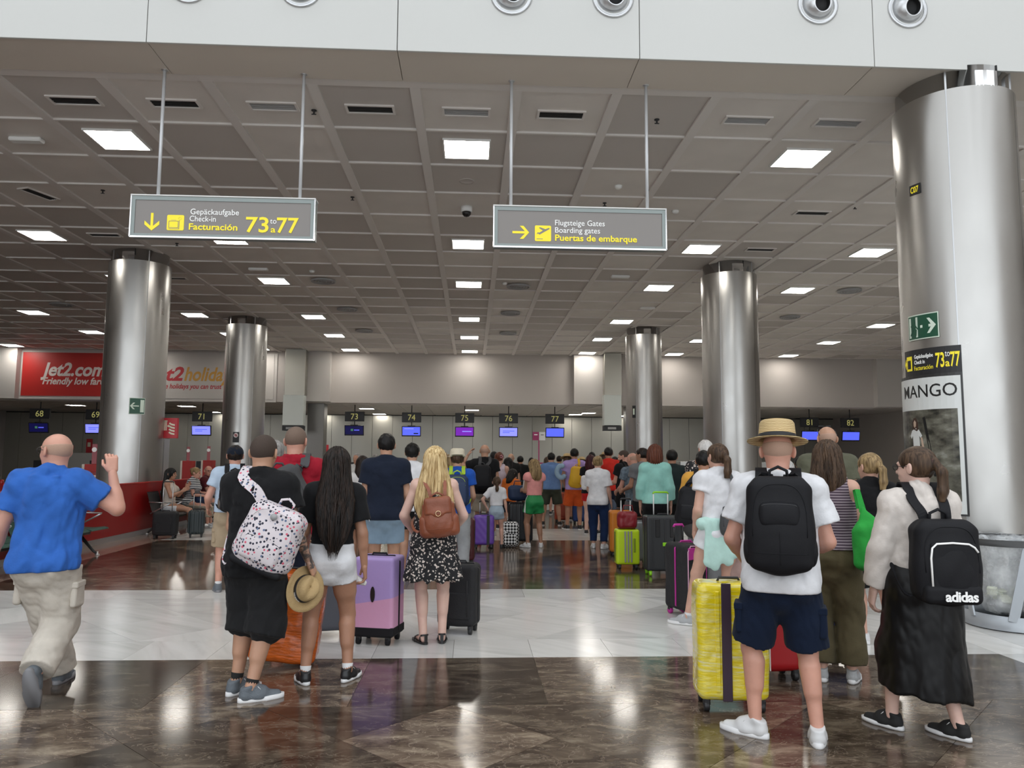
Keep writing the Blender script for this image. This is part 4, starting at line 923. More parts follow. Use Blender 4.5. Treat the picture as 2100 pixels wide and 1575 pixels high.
# --- benches along the red wall (seats face the queue)
m_bgreen = mk('green_perforated_seat', (.010,.075,.055), .45, .2, bump=(120,.3)); m_bblack = mk('black_perforated_seat', (.012,.012,.014), .5, bump=(120,.3))
def bench(x, y0, n, m, lab, sp=.62):
    o = empty('airport_bench', (x, y0, 0), 0, lab, 'bench'); L_ = n*sp
    MB().box((-.06,-.05,.30),(.02,L_+.05,.37), bev=.008).obj('beam', m_darkmetal, o)
    for k in range(n):
        y = k*sp
        prof = [(-.30,.86),(-.29,.84),(-.20,.52),(-.17,.455),(-.10,.43),(.10,.42),(.27,.435),(.33,.42)]
        v = [(px_, y+.03, pz_) for px_, pz_ in prof]+[(px_, y+sp-.03, pz_) for px_, pz_ in prof]; nn = len(prof)
        t = .018; v += [(a+t*.5, b__, c-t) for a, b__, c in v]; f = []
        for i in range(nn-1): f += [(i,i+1,nn+i+1,nn+i), (2*nn+i,3*nn+i,3*nn+i+1,2*nn+i+1), (i,2*nn+i,2*nn+i+1,i+1), (nn+i,nn+i+1,3*nn+i+1,3*nn+i)]
        f += [(0,nn,3*nn,2*nn),(nn-1,3*nn-1,4*nn-1,2*nn-1)]
        MB().raw(v, f).obj('seat', m, o)
    for k in range(n+1):
        y = k*sp
        MB().tube([(-.20,y,.43),(.16,y,.62),(.20,y,.645),(-.235,y,.66)], .013, 8).obj('armrest', m_alu, o)
    for y in (.25, L_-.25):
        MB().tube([(-.02,y,.33),(.22,y,.06),(.27,y,.03)], [.03,.022,.02], 8).obj('leg', m_darkmetal, o); MB().tube([(-.02,y,.33),(-.30,y,.06),(-.33,y,.03)], [.03,.022,.02], 8).obj('leg', m_darkmetal, o)
        for fx in (.28,-.34): MB().lathe([(.035,0),(.035,.015),(.015,.03),(.015,.06)], 12, (fx,y,0)).obj('foot', m_alu, o)
    return o
bench(-6.22, 9.9, 5, m_bgreen, 'green metal bench against the red wall, behind the bald man')
bench(-6.22, 15.9, 7, m_bblack, 'black metal bench against the red wall, where three people sit')
# ================================================================= PEOPLE: THE BUILDER
def skin(name, col):
    def fn(N, L, b, co):
        b.inputs['Subsurface Weight'].default_value = .08; b.inputs['Subsurface Radius'].default_value = (.01,.004,.002)
    return mk('skin_'+name, col, .48, var=(7,.10), bump=(60,.06), fn=fn)
SK = {'fair': skin('fair', (.62,.36,.27)), 'pink': skin('pink', (.62,.32,.235)), 'tan': skin('tan', (.42,.215,.135)), 'warm': skin('warm', (.52,.29,.19)), 'olive': skin('olive', (.36,.19,.12)), 'pale': skin('pale', (.70,.46,.38))}
def hairmat(name, dark, light, sc=26):
    def fn(N, L, b, co):
        mp = N.new('ShaderNodeMapping'); mp.inputs['Scale'].default_value = (sc, sc, 1.6); L.new(co, mp.inputs['Vector'])
        n = N.new('ShaderNodeTexNoise'); n.inputs['Scale'].default_value = 2.2; n.inputs['Detail'].default_value = 4; n.inputs['Distortion'].default_value = .7; L.new(mp.outputs[0], n.inputs['Vector'])
        r = ramp(N, [(.35, dark), (.66, light)]); L.new(n.outputs['Fac'], r.inputs['Fac']); L.new(r.outputs['Color'], b.inputs['Base Color'])
        bp = N.new('ShaderNodeBump'); bp.inputs['Strength'].default_value = .7; bp.inputs['Distance'].default_value = .006; L.new(n.outputs['Fac'], bp.inputs['Height']); L.new(bp.outputs['Normal'], b.inputs['Normal'])
    return mk('hair_'+name, light, .45, spec=.25, fn=fn)
HC = {'black': hairmat('black', (.003,.003,.003), (.012,.010,.009)), 'dark': hairmat('dark_brown', (.004,.003,.0025), (.028,.016,.011)), 'brown': hairmat('brown', (.03,.017,.010), (.11,.065,.038)),
      'auburn': hairmat('auburn', (.06,.018,.010), (.17,.055,.03)), 'blonde': hairmat('blonde', (.36,.22,.08), (.85,.66,.36)), 'dirty': hairmat('dark_blonde', (.13,.08,.035), (.42,.29,.14)),
      'grey': hairmat('grey', (.17,.16,.15), (.42,.40,.38)), 'white': hairmat('white', (.5,.48,.46), (.8,.78,.75)), 'buzz': mk('hair_buzz', (.065,.043,.032), .8, bump=(300,.5)),
      'gbuzz': mk('hair_grey_buzz', (.20,.135,.10), .8, bump=(300,.5)), 'stub': mk('hair_stubble', (.46,.29,.21), .7, bump=(300,.3)), 'darkred': hairmat('dark_red', (.02,.004,.006), (.07,.012,.016))}
m_eye = mk('eyes', (.05,.035,.03), .15)
def bez(a, b, c, n=8): return [(1-t)**2*np.array(a)+2*t*(1-t)*np.array(b)+t*t*np.array(c) for t in np.linspace(0, 1, n)]
def ik(A, B, l1, l2, hint):
    d = B-A; L = np.linalg.norm(d); L_ = min(L, (l1+l2)*.998); u = d/L
    if L > L_: B = A+u*L_
    a = (l1*l1-l2*l2+L_*L_)/(2*L_); h = math.sqrt(max(l1*l1-a*a, 0)); n = hint-u*(hint@u); n = unit(n)
    return A+u*a+n*h, B
_shoe = {}
def shoe_mesh(style, h):
    key = (style, h > .012)
    if key in _shoe: return _shoe[key]
    hh = .006 if h <= .012 else .012
    v = Vol((-.06,-.08,-.09), (.06,.22,.07), hh)
    if style == 'sandal':
        up = None
    else:
        top = .028 if style in ('sneaker','runner') else .012
        v.rc((0,-.025,-.045), (0,.06,-.045), .041, .044, .02, flat=((0,0,1),1.0)); v.rc((0,.05,-.050), (0,.165,-.058), .043, .031, .03)
        v.rc((0,-.03,-.03), (0,-.022,top), .037, .036, .015, cut1=.0); v.rc((0,-.01,top-.015), (0,.075,-.02), .035, .032, .02)
        v.plane((0,0,-.066), (0,0,-1)); v.plane((0,0,top), (0,-.35,1))
        up = v.mesh('shoe')
    out = []                                 # outline of the sole
    for t in np.linspace(0, 2*PI, 40, endpoint=False):
        y = .068+.145*math.sin(t)*-1; x = .047*math.cos(t)*(1.0+.12*math.sin(-t))*(.88 if abs(y-.05) < .05 else 1)
        x = math.copysign(abs(math.cos(t))**.75, math.cos(t))*(.040+.008*(y > .07)+.004*math.sin((y+.1)*12)); out.append((x, y))
    s = MB(); th = .026 if style == 'runner' else .02
    if style == 'sandal': s.prism(out, -.080, -.066)
    else:
        n = len(out); v0 = [(x*1.02,y,-.080) for x,y in out]+[(x*1.05,y,-.070) for x,y in out]+[(x*1.0,y,-.080+th+.004) for x,y in out]
        s.raw(v0, [tuple(range(n)), tuple(reversed(range(2*n,3*n)))]+[(j*n+i,(j+1)*n+i,(j+1)*n+(i+1) % n,j*n+(i+1) % n) for j in range(2) for i in range(n)], True)
    l = MB()
    if style in ('sneaker','runner'):
        for k in range(5): y = .035+k*.018; z = -.008-k*.0075+.004; l.tube([(-.026,y-.004,z-.012),(0,y,z+.004),(.026,y-.004,z-.012)], .0028, 5)
        l.tube([(.0,.03,.0),(.03,.04,.012),(.035,.055,-.005)], .0025, 5); l.tube([(.0,.03,.0),(-.03,.04,.012),(-.035,.055,-.005)], .0025, 5)
    st = MB()
    if style == 'sandal':
        st.ribbon([(-.043,.11,-.072),(-.03,.11,-.035),(0,.115,-.026),(.03,.11,-.035),(.043,.11,-.072)], .022, .003, (0,1,0)); st.ribbon([(-.035,.0,-.07),(-.034,-.01,-.02),(0,.035,.004),(.034,-.01,-.02),(.035,0,-.07)], .014, .003, (0,.6,.6))
        st.ribbon([(-.034,-.01,-.01),(-.03,-.045,.0),(0,-.062,.002),(.03,-.045,0),(.034,-.01,-.01)], .016, .003, (0,0,1)); st.ribbon([(0,-.066,-.07),(0,-.066,.004)], .03, .003, (1,0,0))
    _shoe[key] = (up, s.mesh('sole'), l.mesh('laces') if l.v else None, st.mesh('strap') if st.v else None)
    return _shoe[key]

_rc = {}
def recol(me, m):
    k = (me.name, m.name)
    if k not in _rc: c = me.copy(); c.materials.clear(); c.materials.append(m); _rc[k] = c
    return _rc[k]
def hand(v_h, W, d, n, side, s, curl=.35, spread=.0, thumb=.35, point=None):
    """palm, four fingers and a thumb as a small solid of their own; d along, n = palm normal, side +1 right hand"""
    d = unit(d); n = unit(n-d*(n@d)); t = np.cross(d, n)*side
    far = v_h > .006; r0 = .0086*s*(1.15 if far else 1)
    c = W+d*.048*s; lo = W-.11*s; hi = W+.11*s; c2 = W+d*.09*s
    v = Vol(np.minimum(lo, c2-.11*s), np.maximum(hi, c2+.11*s), v_h)
    v.rc(W-d*.03*s, W+d*.01*s, .024*s, .023*s, .01, flat=(n,.8))
    for o in (.026,.009,-.009,-.025): v.rc(W+d*.015*s+t*o*.7*s, W+d*.088*s+t*o*s, .0155*s, .0115*s, .012)
    v.el(W+d*.035*s+t*.022*s+n*.008*s, np.array([.018,.018,.022])*s, None, .012)
    L = (.040,.026,.021)
    for i, (o, ll) in enumerate(((.029,.92),(.0095,1.0),(-.010,.94),(-.0285,.76))):
        p = W+d*.088*s+t*o*s; dd = d+t*o*spread*6; a = curl*(1+.12*i)
        for j in range(3):
            a_ = a*(.8,1.7,2.4)[j]; q = unit(unit(dd)*math.cos(a_)+n*math.sin(a_)); e = p+q*L[j]*ll*s
            v.rc(p, e, r0*(1.02,.93,.85)[j], r0*(.93,.85,.74)[j], .0035); p = e
    p = W+d*.022*s+t*.026*s+n*.006*s; q = unit(d*.75+t*(.9-thumb)+n*thumb*.9); e = p+q*.040*s; v.rc(p, e, .0125*s, .0100*s, .008)
    q = unit(d*1.0+t*(.35-thumb)+n*thumb*1.2); v.rc(e, e+q*.030*s, .0100*s, .0080*s, .004)
    return v.mesh('hand')

def person(label, at, H, rot_=0., sex='m', w=1., h=.012, sk='fair', feet=None, arms=(None,None), torso=(0,0,0), hips=(0,0,0), hipz=None, head=(0,0), hair=('short','brown'), top=None, bottom=None,
           dress=None, shoes=('sneaker',None,None), socks=None, group=None, lw=1., aw=1., seed=None, glasses=None, hat=None, cap=None, beard=None, curl=(.35,.35), knees=(None,None), hdir=(None,None), palm=(None,None), tattoo=None, bodym=None, headr=0.):
    seed = seed if seed is not None else int(abs(at[0]*131+at[1]*37)) % 997
    H *= .985; s = H/1.75; fem = sex == 'f'; hs = 1.075*(s**.55 if H > 1.45 else s**.7)
    if hipz is None: rot_ = rot_-math.atan2(at[0], at[1])
    hz = hipz if hipz is not None else .512*H
    Pv = np.array([hips[0], hips[1], hz]); R = rot('z', torso[2]) @ rot('y', torso[1]) @ rot('x', -torso[0])
    X = lambda x, y, z: Pv+R@(np.array([x, y, z])*H)
    sw = (.086 if fem else .098)*(1+.35*(w-1)); wa = w; wy = w**1.25
    if fem: prof = [(-.062,.045,.040,-.004),(-.03,.088,.064,-.010),(.0,.100,.072,-.016),(.035,.098,.066,-.010),(.085,.078,.052,0),(.115,.073,.049,.003),(.15,.077,.052,.006),(.21,.086,.066,.010),(.25,.087,.058,.004),(.285,.080,.046,-.002),(.305,.052,.036,-.004)]
    else: prof = [(-.062,.045,.042,-.004),(-.03,.086,.062,-.010),(.0,.094,.068,-.014),(.04,.092,.063,-.008),(.10,.084,.057,.002),(.15,.087,.060,.005),(.21,.099,.066,.004),(.26,.102,.062,0),(.295,.092,.050,-.004),(.312,.060,.038,-.006)]
    prof = [(z*H, rx*H*wa, ry*H*wy, (cy+(.012 if .0 < z < .2 else 0)*(wy-1))*H) for z, rx, ry, cy in prof]
    SH = [X(-sw,-.004,.287), X(sw,-.004,.287)]
    HP = [Pv+R@(np.array([-.05*wa,0,0])*H), Pv+R@(np.array([.05*wa,0,0])*H)]
    if feet is None: feet = ((-.10,0,0,.15,0),(.10,0,0,-.15,0))
    AK = []; KN = []; FR = []
    for i in (0, 1):
        x, y, lift, yw, pt = (list(feet[i])+[0]*5)[:5]
        Rf = rot('z', yw) @ rot('x', -pt); a = np.array([x, y, .080*s+lift]); kd = np.array(knees[i], float) if knees[i] is not None else (Rf@np.array([0,1.,0])*np.array([1,1,0])+np.array([0,.6,.2]))
        k, a2 = ik(HP[i], a, .243*H, .232*H, kd); AK.append(a); KN.append(k); FR.append(Rf)
    EL = []; WR = []; HD = []
    for i in (0, 1):
        sg = -1 if i == 0 else 1; u, f = arms[i] if arms[i] is not None else ((.13,-.03,-1),(.05,.16,-1))
        u = R@unit(np.array(u)*[sg,1,1]); f = R@unit(np.array(f)*[sg,1,1]); e = SH[i]+u*.168*H; wv = e+f*.148*H; EL.append(e); WR.append(wv)
        HD.append(R@unit(np.array(hdir[i])*[sg,1,1]) if hdir[i] is not None else f)
    HC_ = Pv+R@np.array([0, .012*H, .488*H-.115*hs]); Rh = (R if torso[0] < .6 else rot('z', torso[2])) @ rot('z', head[0]) @ rot('x', -head[1]) @ rot('y', headr)
    # ---- body
    pts = np.array(SH+EL+WR+KN+AK+HP+[HC_, X(0,0,.33)]); lo = pts.min(0)-.17*s; hi = pts.max(0)+.17*s
    lo[2] = max(lo[2], -.02)
    B = Vol(lo, hi, h)
    B.loft(Pv, R, prof, 0, .03)
    for i in (0, 1):
        sg = (-1, 1)[i]
        B.rc(X(0,-.010,.330), SH[i]+R@np.array([-sg*.01,0,.0])*H, .026*H, .028*H, .035); B.el(SH[i], np.array([.036,.038,.038])*H*aw, None, .03)
        B.rc(SH[i], EL[i], .0300*H*aw, .0235*H*aw, .02)
        B.rc(EL[i], WR[i], .0235*H*aw, .0150*H*(aw**.4), .015); m = EL[i]*.72+WR[i]*.28; B.rc(EL[i]*.9+WR[i]*.1, EL[i]*.6+WR[i]*.4, .0245*H*aw, .0225*H*aw, .02)
        B.rc(HP[i], KN[i], .053*H*lw*(wa**.6), .033*H*lw, .03); B.rc(HP[i]*.9+KN[i]*.1, HP[i]*.45+KN[i]*.55, .053*H*lw, .046*H*lw, .03)
        back = -unit((FR[i]@np.array([0,1.,0]))*[1,1,.0]+1e-6)
        B.rc(KN[i], AK[i], .0315*H*lw, .0205*H*(lw**.5), .015); ca = KN[i]*.82+AK[i]*.18+back*.010*H; cb = KN[i]*.5+AK[i]*.5+back*.008*H; B.rc(ca, cb, .0320*H*lw, .0255*H*lw, .025)
        B.el(KN[i]-back*.008*H, np.array([.024,.024,.028])*H*lw, None, .02)
        B.el(HP[i]+R@np.array([0,-.034*wy,-.012])*H, np.array([.045,.045,.048])*H*(1.05 if fem else .95)*wa**.5, None, .03)
        if fem: B.el(X((-.040,.040)[i],.055,.215), np.array([.036,.034,.036])*H, None, .03)
        F = lambda p: AK[i]+FR[i]@(np.array(p)*s)
        B.rc(AK[i], F((0,-.02,-.045)), .024*s*1.2, .026*s, .02); B.rc(F((0,-.02,-.042)), F((0,.08,-.046)), .023*s, .022*s, .015, flat=((0,0,1),.8)); B.rc(F((0,.08,-.047)), F((0,.15,-.052)), .020*s, .014*s, .015)
    B.rc(X(0,-.008,.30), HC_+Rh@np.array([0,-.018,-.06])*hs, (.029 if fem else .036)*H*(w**.4), (.027 if fem else .034)*H*(w**.3), .03)
    body = B.mesh('person')
    # ---- head
    hh = max(.005, h*.5) if h < .014 else h*.62
    n1 = HC_-.17*hs; n2 = HC_+.17*hs; V = Vol(n1, n2, hh); hp = lambda x, y, z: HC_+Rh@(np.array([x,y,z])*hs); hr = lambda *a: np.array(a)*hs
    V.el(hp(0,-.012,.022), hr(.0765,.097,.088), Rh, .02); V.el(hp(0,.026,-.035), hr(.059,.064,.074), Rh, .03); V.el(hp(0,.046,-.080), hr(.036,.036,.028), Rh, .025)
    V.el(hp(0,.080,.024), hr(.045,.014,.011), Rh, .014)
    if h < .02:
        V.rc(hp(0,.090,.012), hp(0,.107,-.026), .008*hs, .0115*hs, .008); V.el(hp(.014,.094,-.028), hr(.009,.009,.007), Rh, .006); V.el(hp(-.014,.094,-.028), hr(.009,.009,.007), Rh, .006)
        for sg in (-1, 1):
            V.el(hp(sg*.031,.098,.003), hr(.018,.013,.010), Rh, .010, 's'); V.el(hp(sg*.083,-.014,-.006), hr(.0095,.023,.034), Rh @ rot('z', sg*.45) @ rot('x', .15), .006); V.el(hp(sg*.094,-.004,-.004), hr(.007,.013,.021), Rh, .003, 's')
            V.el(hp(sg*.028,.060,-.030), hr(.022,.022,.018), Rh, .02)
        V.el(hp(0,.092,-.055), hr(.021,.009,.0055), Rh, .005); V.el(hp(0,.090,-.066), hr(.019,.009,.0055), Rh, .004); V.el(hp(0,.103,-.0605), hr(.02,.006,.0018), Rh, .002, 's')
    else: V.rc(hp(0,.090,.012), hp(0,.104,-.026), .009*hs, .012*hs, .008); [V.el(hp(sg*.080,-.010,-.006), hr(.012,.022,.032), Rh, .006) for sg in (-1,1)]
    V.rc(hp(0,-.025,-.05), hp(0,-.022,-.15), (.049 if fem else .058)*hs*(w**.3), (.047 if fem else .059)*hs*(w**.3), .03)
    hm = V.mesh('head')
    meshes = [body, hm]
    for i in (0, 1):
        if palm[i] is not None: pn = R@(np.array(palm[i])*[(-1,1)[i],1,1])
        else: pn = R@np.array([(1,-1)[i],0,0.])
        if abs(unit(pn)@unit(HD[i])) > .9: pn = R@np.array([0,0,-1.])+R@np.array([0,.2,0])
        meshes.append(hand(.0042 if h <= .009 else (.005 if h < .013 else (.007 if h < .02 else .010)), WR[i], HD[i], pn, (-1,1)[i], s*1.08 if H > 1.4 else s*.95, curl[i]))
    me = joined(*meshes); me.name = 'person'; me.materials.append(bodym or SK[sk])
    if tattoo: me.materials.append(tattoo[0])
    root = link('person', me, None, None, (at[0], at[1], 0), rot_); tag(root, label, 'person', group)
    if tattoo:
        vc = np.empty(len(me.vertices)*3, f4); me.vertices.foreach_get('co', vc); vc = vc.reshape(-1,3); li = np.empty(len(me.loops), np.int32); me.loops.foreach_get('vertex_index', li)
        fc = vc[li.reshape(-1,4)].mean(1); i = tattoo[1]; a = EL[i]*.25+SH[i]*.75; D = np.full(len(fc), 9.)
        for p, q in ((a, EL[i]), (EL[i], WR[i])):
            dq = q-p; t = np.clip(((fc-p)@dq)/(dq@dq), 0, 1); D = np.minimum(D, np.linalg.norm(fc-p-t[:,None]*dq, axis=1)-.0*t)
        idx = (D < .062*s).astype(np.int32); me.polygons.foreach_set('material_index', idx)
    G = 1.0 if h < .014 else .8
    C_ = lambda v: v
    for i in (0, 1):
        if h < .02:
            sg = (-1,1)[i]; e = MB().lathe([(.001,-.011),(.007,-.008),(.011,0),(.007,.008),(.001,.011)], 10, hp(sg*.030,.080,.004)); e.obj('eye', m_eye, root)
    # ---- top
    def sleeve(V, i, t, off, k=.02, fl=0.):
        A, Bq, Cq = SH[i], EL[i], WR[i]
        V.el(A, np.array([.036,.038,.038])*H*aw+off, None, .03)
        if t <= 1:
            q = A+(Bq-A)*t; V.rc(A, q, .031*H*aw+off, (.031-.006*t)*H*aw+off+fl, k, cut1=0)
        else:
            V.rc(A, Bq, .031*H*aw+off, .0255*H*aw+off+fl*.5, k); q = Bq+(Cq-Bq)*(t-1); V.rc(Bq, q, .0265*H*aw+off+fl*.5, (.0235-.006*(t-1))*H*aw+off+fl, k, cut1=0)
    if top:
        T_ = dict(off=.010, sleeve=.5, hem=-.02, loose=.3, amp=.006, flare=.012, tank=False, neck=.312); T_.update(top)
        off = (max(T_['off'], (bottom or {}).get('off', .012)+.013) if T_.get('over', True) else T_['off'])*s+h*.25; hem = T_['hem']*H; pr = []; cx = max(r[1] for r in prof[4:])
        for z, rx, ry, cy in prof:
            if z < hem-.001: continue
            lo_ = T_['loose']*(1 if z < .2*H else 0); pr.append((z, max(rx, rx*(1-lo_)+cx*lo_), max(ry, ry*(1-lo_*.6)+.062*H*wy*lo_*.6), cy))
        r0 = pr[0]; pr = [(hem, r0[1], r0[2], r0[3])]+pr
        if T_['tank']: pr = [p for p in pr if p[0] < .27*H]+[(.285*H,.066*H*wa,.046*H,-.003*H),(.300*H,.050*H,.036*H,-.004*H)]
        lo2 = np.minimum(lo, lo); V = Vol(lo+[0,0,0], hi, h) if T_['sleeve'] > .1 else Vol(Pv-.25*s+R@np.array([0,0,hem]), Pv+R@np.array([0,0,.34*H])+.25*s, h)
        V.loft(Pv, R, pr, off, .02)
        for i in (0, 1):
            if not T_['tank']: V.rc(X(0,-.010,.332), SH[i], .024*H+off*.7, .029*H+off, .03)
            else: V.rc(X((-.045,.045)[i],-.03,.28), X((-.05,.05)[i],-.012,.318), .020*H+off, .014*H+off, .02)
            if fem: V.el(X((-.040,.040)[i],.055,.215), np.array([.036,.034,.036])*H+off, None, .03)
        if T_['tank']:
            for i in (0,1): V.el(SH[i]+R@np.array([(-.012,.012)[i],0,0])*H, np.array([.030,.06,.062])*H, None, .012, 's')
        if not T_['tank']: V.rc(X(0,-.008,.29), X(0,-.006,.342), (.031 if fem else .037)*H*(w**.4)+.006, (.029 if fem else .036)*H*(w**.4)+.004, .03, cut1=0)
        if bottom and bottom.get('kind') != 'skirt':
            for i in (0,1): V.el(HP[i]+R@np.array([0,-.034*wy,-.012])*H, np.array([.045,.045,.048])*H*wa**.5+off, None, .03)
        if h < .02: V.disp(folds(seed+1, T_['amp']*s*(1.25 if h < .0105 else .6), (13, 42), .75))
        V.plane(Pv+R@np.array([0,0,hem]), -(R@np.array([T_.get('slant',0),0,1.])))
        if T_['sleeve'] > .1:
            V2 = Vol(lo, hi, h)
            for i in (0, 1): sleeve(V2, i, T_['sleeve'], off, fl=T_['flare']*s)
            if h < .02: V2.disp(folds(seed+2, T_['amp']*s*(.8 if h < .0105 else .45), (18, 50), .8))
            V.comb((slice(None),)*3, V2.F, .025, 'u')
        o = link(T_.get('name','shirt'), V.mesh('shirt'), T_['m'], root)
        if False:
            c0 = X(0,-.006,.335); MB().tube([c0+R@(np.array([math.cos(a)*(.050 if fem else .047)*(w**.3), math.sin(a)*.040, -.018-.012*math.sin(a)])*H) for a in np.linspace(0, 2*PI, 25)], .008*s, 8).obj('collar', T_['m'], root)
    # ---- bottom
    if bottom:
        D_ = dict(kind='shorts', off=.012, waist=.085, len=.62, flare=.02, amp=.007); D_.update(bottom)
        if top and D_['kind'] != 'skirt' and D_.get('over', True): D_['waist'] = T_['hem']+.014
        off = D_['off']*s+h*.2; lo3 = np.minimum(np.minimum(AK[0], AK[1]), np.minimum(KN[0], KN[1])).copy(); hi3 = np.maximum(np.maximum(KN[0],KN[1]), np.maximum(AK[0],AK[1])); lo3 = np.minimum(lo3, Pv)-.2*s; hi3 = np.maximum(hi3, Pv+R@np.array([0,0,D_['waist']*H]))+.2*s; lo3[2] = max(lo3[2], 0)
        V = Vol(lo3, hi3, h); pr = [p for p in prof if p[0] < D_['waist']*H]; pr.append((D_['waist']*H, pr[-1][1], pr[-1][2], pr[-1][3]))
        if D_['kind'] == 'skirt':
            L_ = D_['len']*H; fl = D_['flare']; hipr = .100*H*wa; pr = pr[2:]
            dn = Pv-np.array([0,0,1.])*0
            rows_ = [(z, rx, ry, cy) for z, rx, ry, cy in pr]+[(-.05*H, hipr*1.02, .078*H*wy, -.010*H), (-L_*.5, hipr*(1+fl*.5), .080*H*wy*(1+fl*.6), -.005*H), (-L_, hipr*(1+fl), .085*H*wy*(1+fl*1.2), 0)]
            Rs = rot('z', torso[2]) @ rot('y', torso[1]*.3); V.loft(Pv, Rs, sorted(rows_), off, .02)
            nf = D_.get('nf', 9); am = D_.get('fold', .012)*s
            def fn(x, y, z): th = np.arctan2(x-Pv[0], y-Pv[1]); tt = np.clip((Pv[2]+.02-z)/L_, 0, 1); return am*tt*(np.sin(nf*th+seed)+.5*np.sin(nf*1.7*th+1+4*z))
            if L_ > .25*H:
                for i in (0, 1): V.rc(HP[i], KN[i], .050*H*lw+off, .040*H*lw+off, .10); V.rc(KN[i], AK[i], .040*H*lw+off, .034*H+off, .10)
                V.plane(Pv-np.array([0,0,L_]), (-.12,.0,-1))
            V.disp(fn, .05)
            for i in (0, 1): V.el(HP[i]+R@np.array([0,-.034*wy,-.012])*H, np.array([.045,.045,.048])*H*wa**.5+off, None, .04)
        else:
            V.loft(Pv, R, pr, off, .02); V.el(Pv+R@np.array([0,-.008*H,-.055*H]), (.055*H+off,.050*H*wy+off,.045*H+off), None, .03)
            for i in (0, 1):
                V.el(HP[i]+R@np.array([0,-.034*wy,-.012])*H, np.array([.045,.045,.048])*H*wa**.5+off, None, .03)
                rt = .056*H*lw*(wa**.5)
                if D_['kind'] == 'shorts':
                    t = D_['len']; q = HP[i]+(KN[i]-HP[i])*min(t, 1); V.rc(HP[i], q, rt+off, (.056-.016*min(t,1))*H*lw+off+D_['flare']*s, .03, cut1=0 if t <= 1 else None)
                    if t > 1: q2 = KN[i]+(AK[i]-KN[i])*(t-1); V.rc(KN[i], q2, .040*H*lw+off+D_['flare']*s, .038*H*lw+off+D_['flare']*s*1.3, .02, cut1=0)
                    if D_.get('hemz'):
                        pass
                else:
                    t = D_['len']; V.rc(HP[i], KN[i], rt+off, .040*H*lw+off+D_['flare']*s*.5, .03); q = KN[i]+(AK[i]-KN[i])*t; V.rc(KN[i], q, .038*H*lw+off+D_['flare']*s*.5, .026*H*lw+off+D_['flare']*s, .02, cut1=0)
        if D_['kind'] != 'skirt': V.plane(Pv+R@np.array([0,0,D_['waist']*H]), R@np.array([0,0,1.]))
        if h < .02: V.disp(folds(seed+5, D_['amp']*s*(.55 if D_['kind'] == 'shorts' else .8), (14, 44), .8))
        o = link({'shorts':'shorts','skirt':'skirt'}.get(D_['kind'],'trousers'), V.mesh('trousers'), D_['m'], root)
        if D_.get('cargo'):
            for i in (0, 1):
                sg = (-1,1)[i]; c = HP[i]*.45+KN[i]*.55+R@np.array([sg*(.047*lw*H+off),-.01*H,0]); Rp = R
                pv = Vol(c-.12*s, c+.12*s, max(h, .008)); pv.bx(c, (.022*s,.07*s,.085*s), .015, Rp); pv.disp(folds(seed+9, .004, (12,30))); pk = link('cargo_pocket', pv.mesh(), D_['m'], root)
                MB().box(c+np.array([-.026,-.075,.045])*s, c+np.array([.026,.075,.085])*s, bev=.006).obj('pocket_flap', D_['m'], pk)
    # ---- shoes
    st, ms, msole = shoes
    if ms is not None:
        up, so, la, sp = shoe_mesh(st, h)
        for i in (0, 1):
            q = s*1.04*(.93 if fem else 1.0)
            def at_(o):
                M4 = Matrix([[FR[i][r][c]*q for c in range(3)]+[AK[i][r]] for r in range(3)]+[[0,0,0,1]]); o.matrix_local = M4
            if up is not None: sh = link('shoe', recol(up, ms), ms, root); base = sh
            else: sh = link('sandal', recol(so, ms), ms, root); base = sh
            at_(base)
            if up is not None: link('sole', recol(so, msole), msole, base)
            if la and h < .013: link('laces', recol(la, msole), msole, base)
            if sp: link('strap', sp, ms, base)
            if socks:
                V = MB().tube([AK[i]+FR[i]@(np.array([0,-.005,-.02])*s), AK[i]+(KN[i]-AK[i])*(.10+socks[1])], [.030*s*1.12, .0235*H*lw**.5], 14); V.obj('sock', socks[0], root)
    # ---- hair
    hk, hc = hair; hm_ = HC[hc]; hv = hh if h < .014 else h*.7
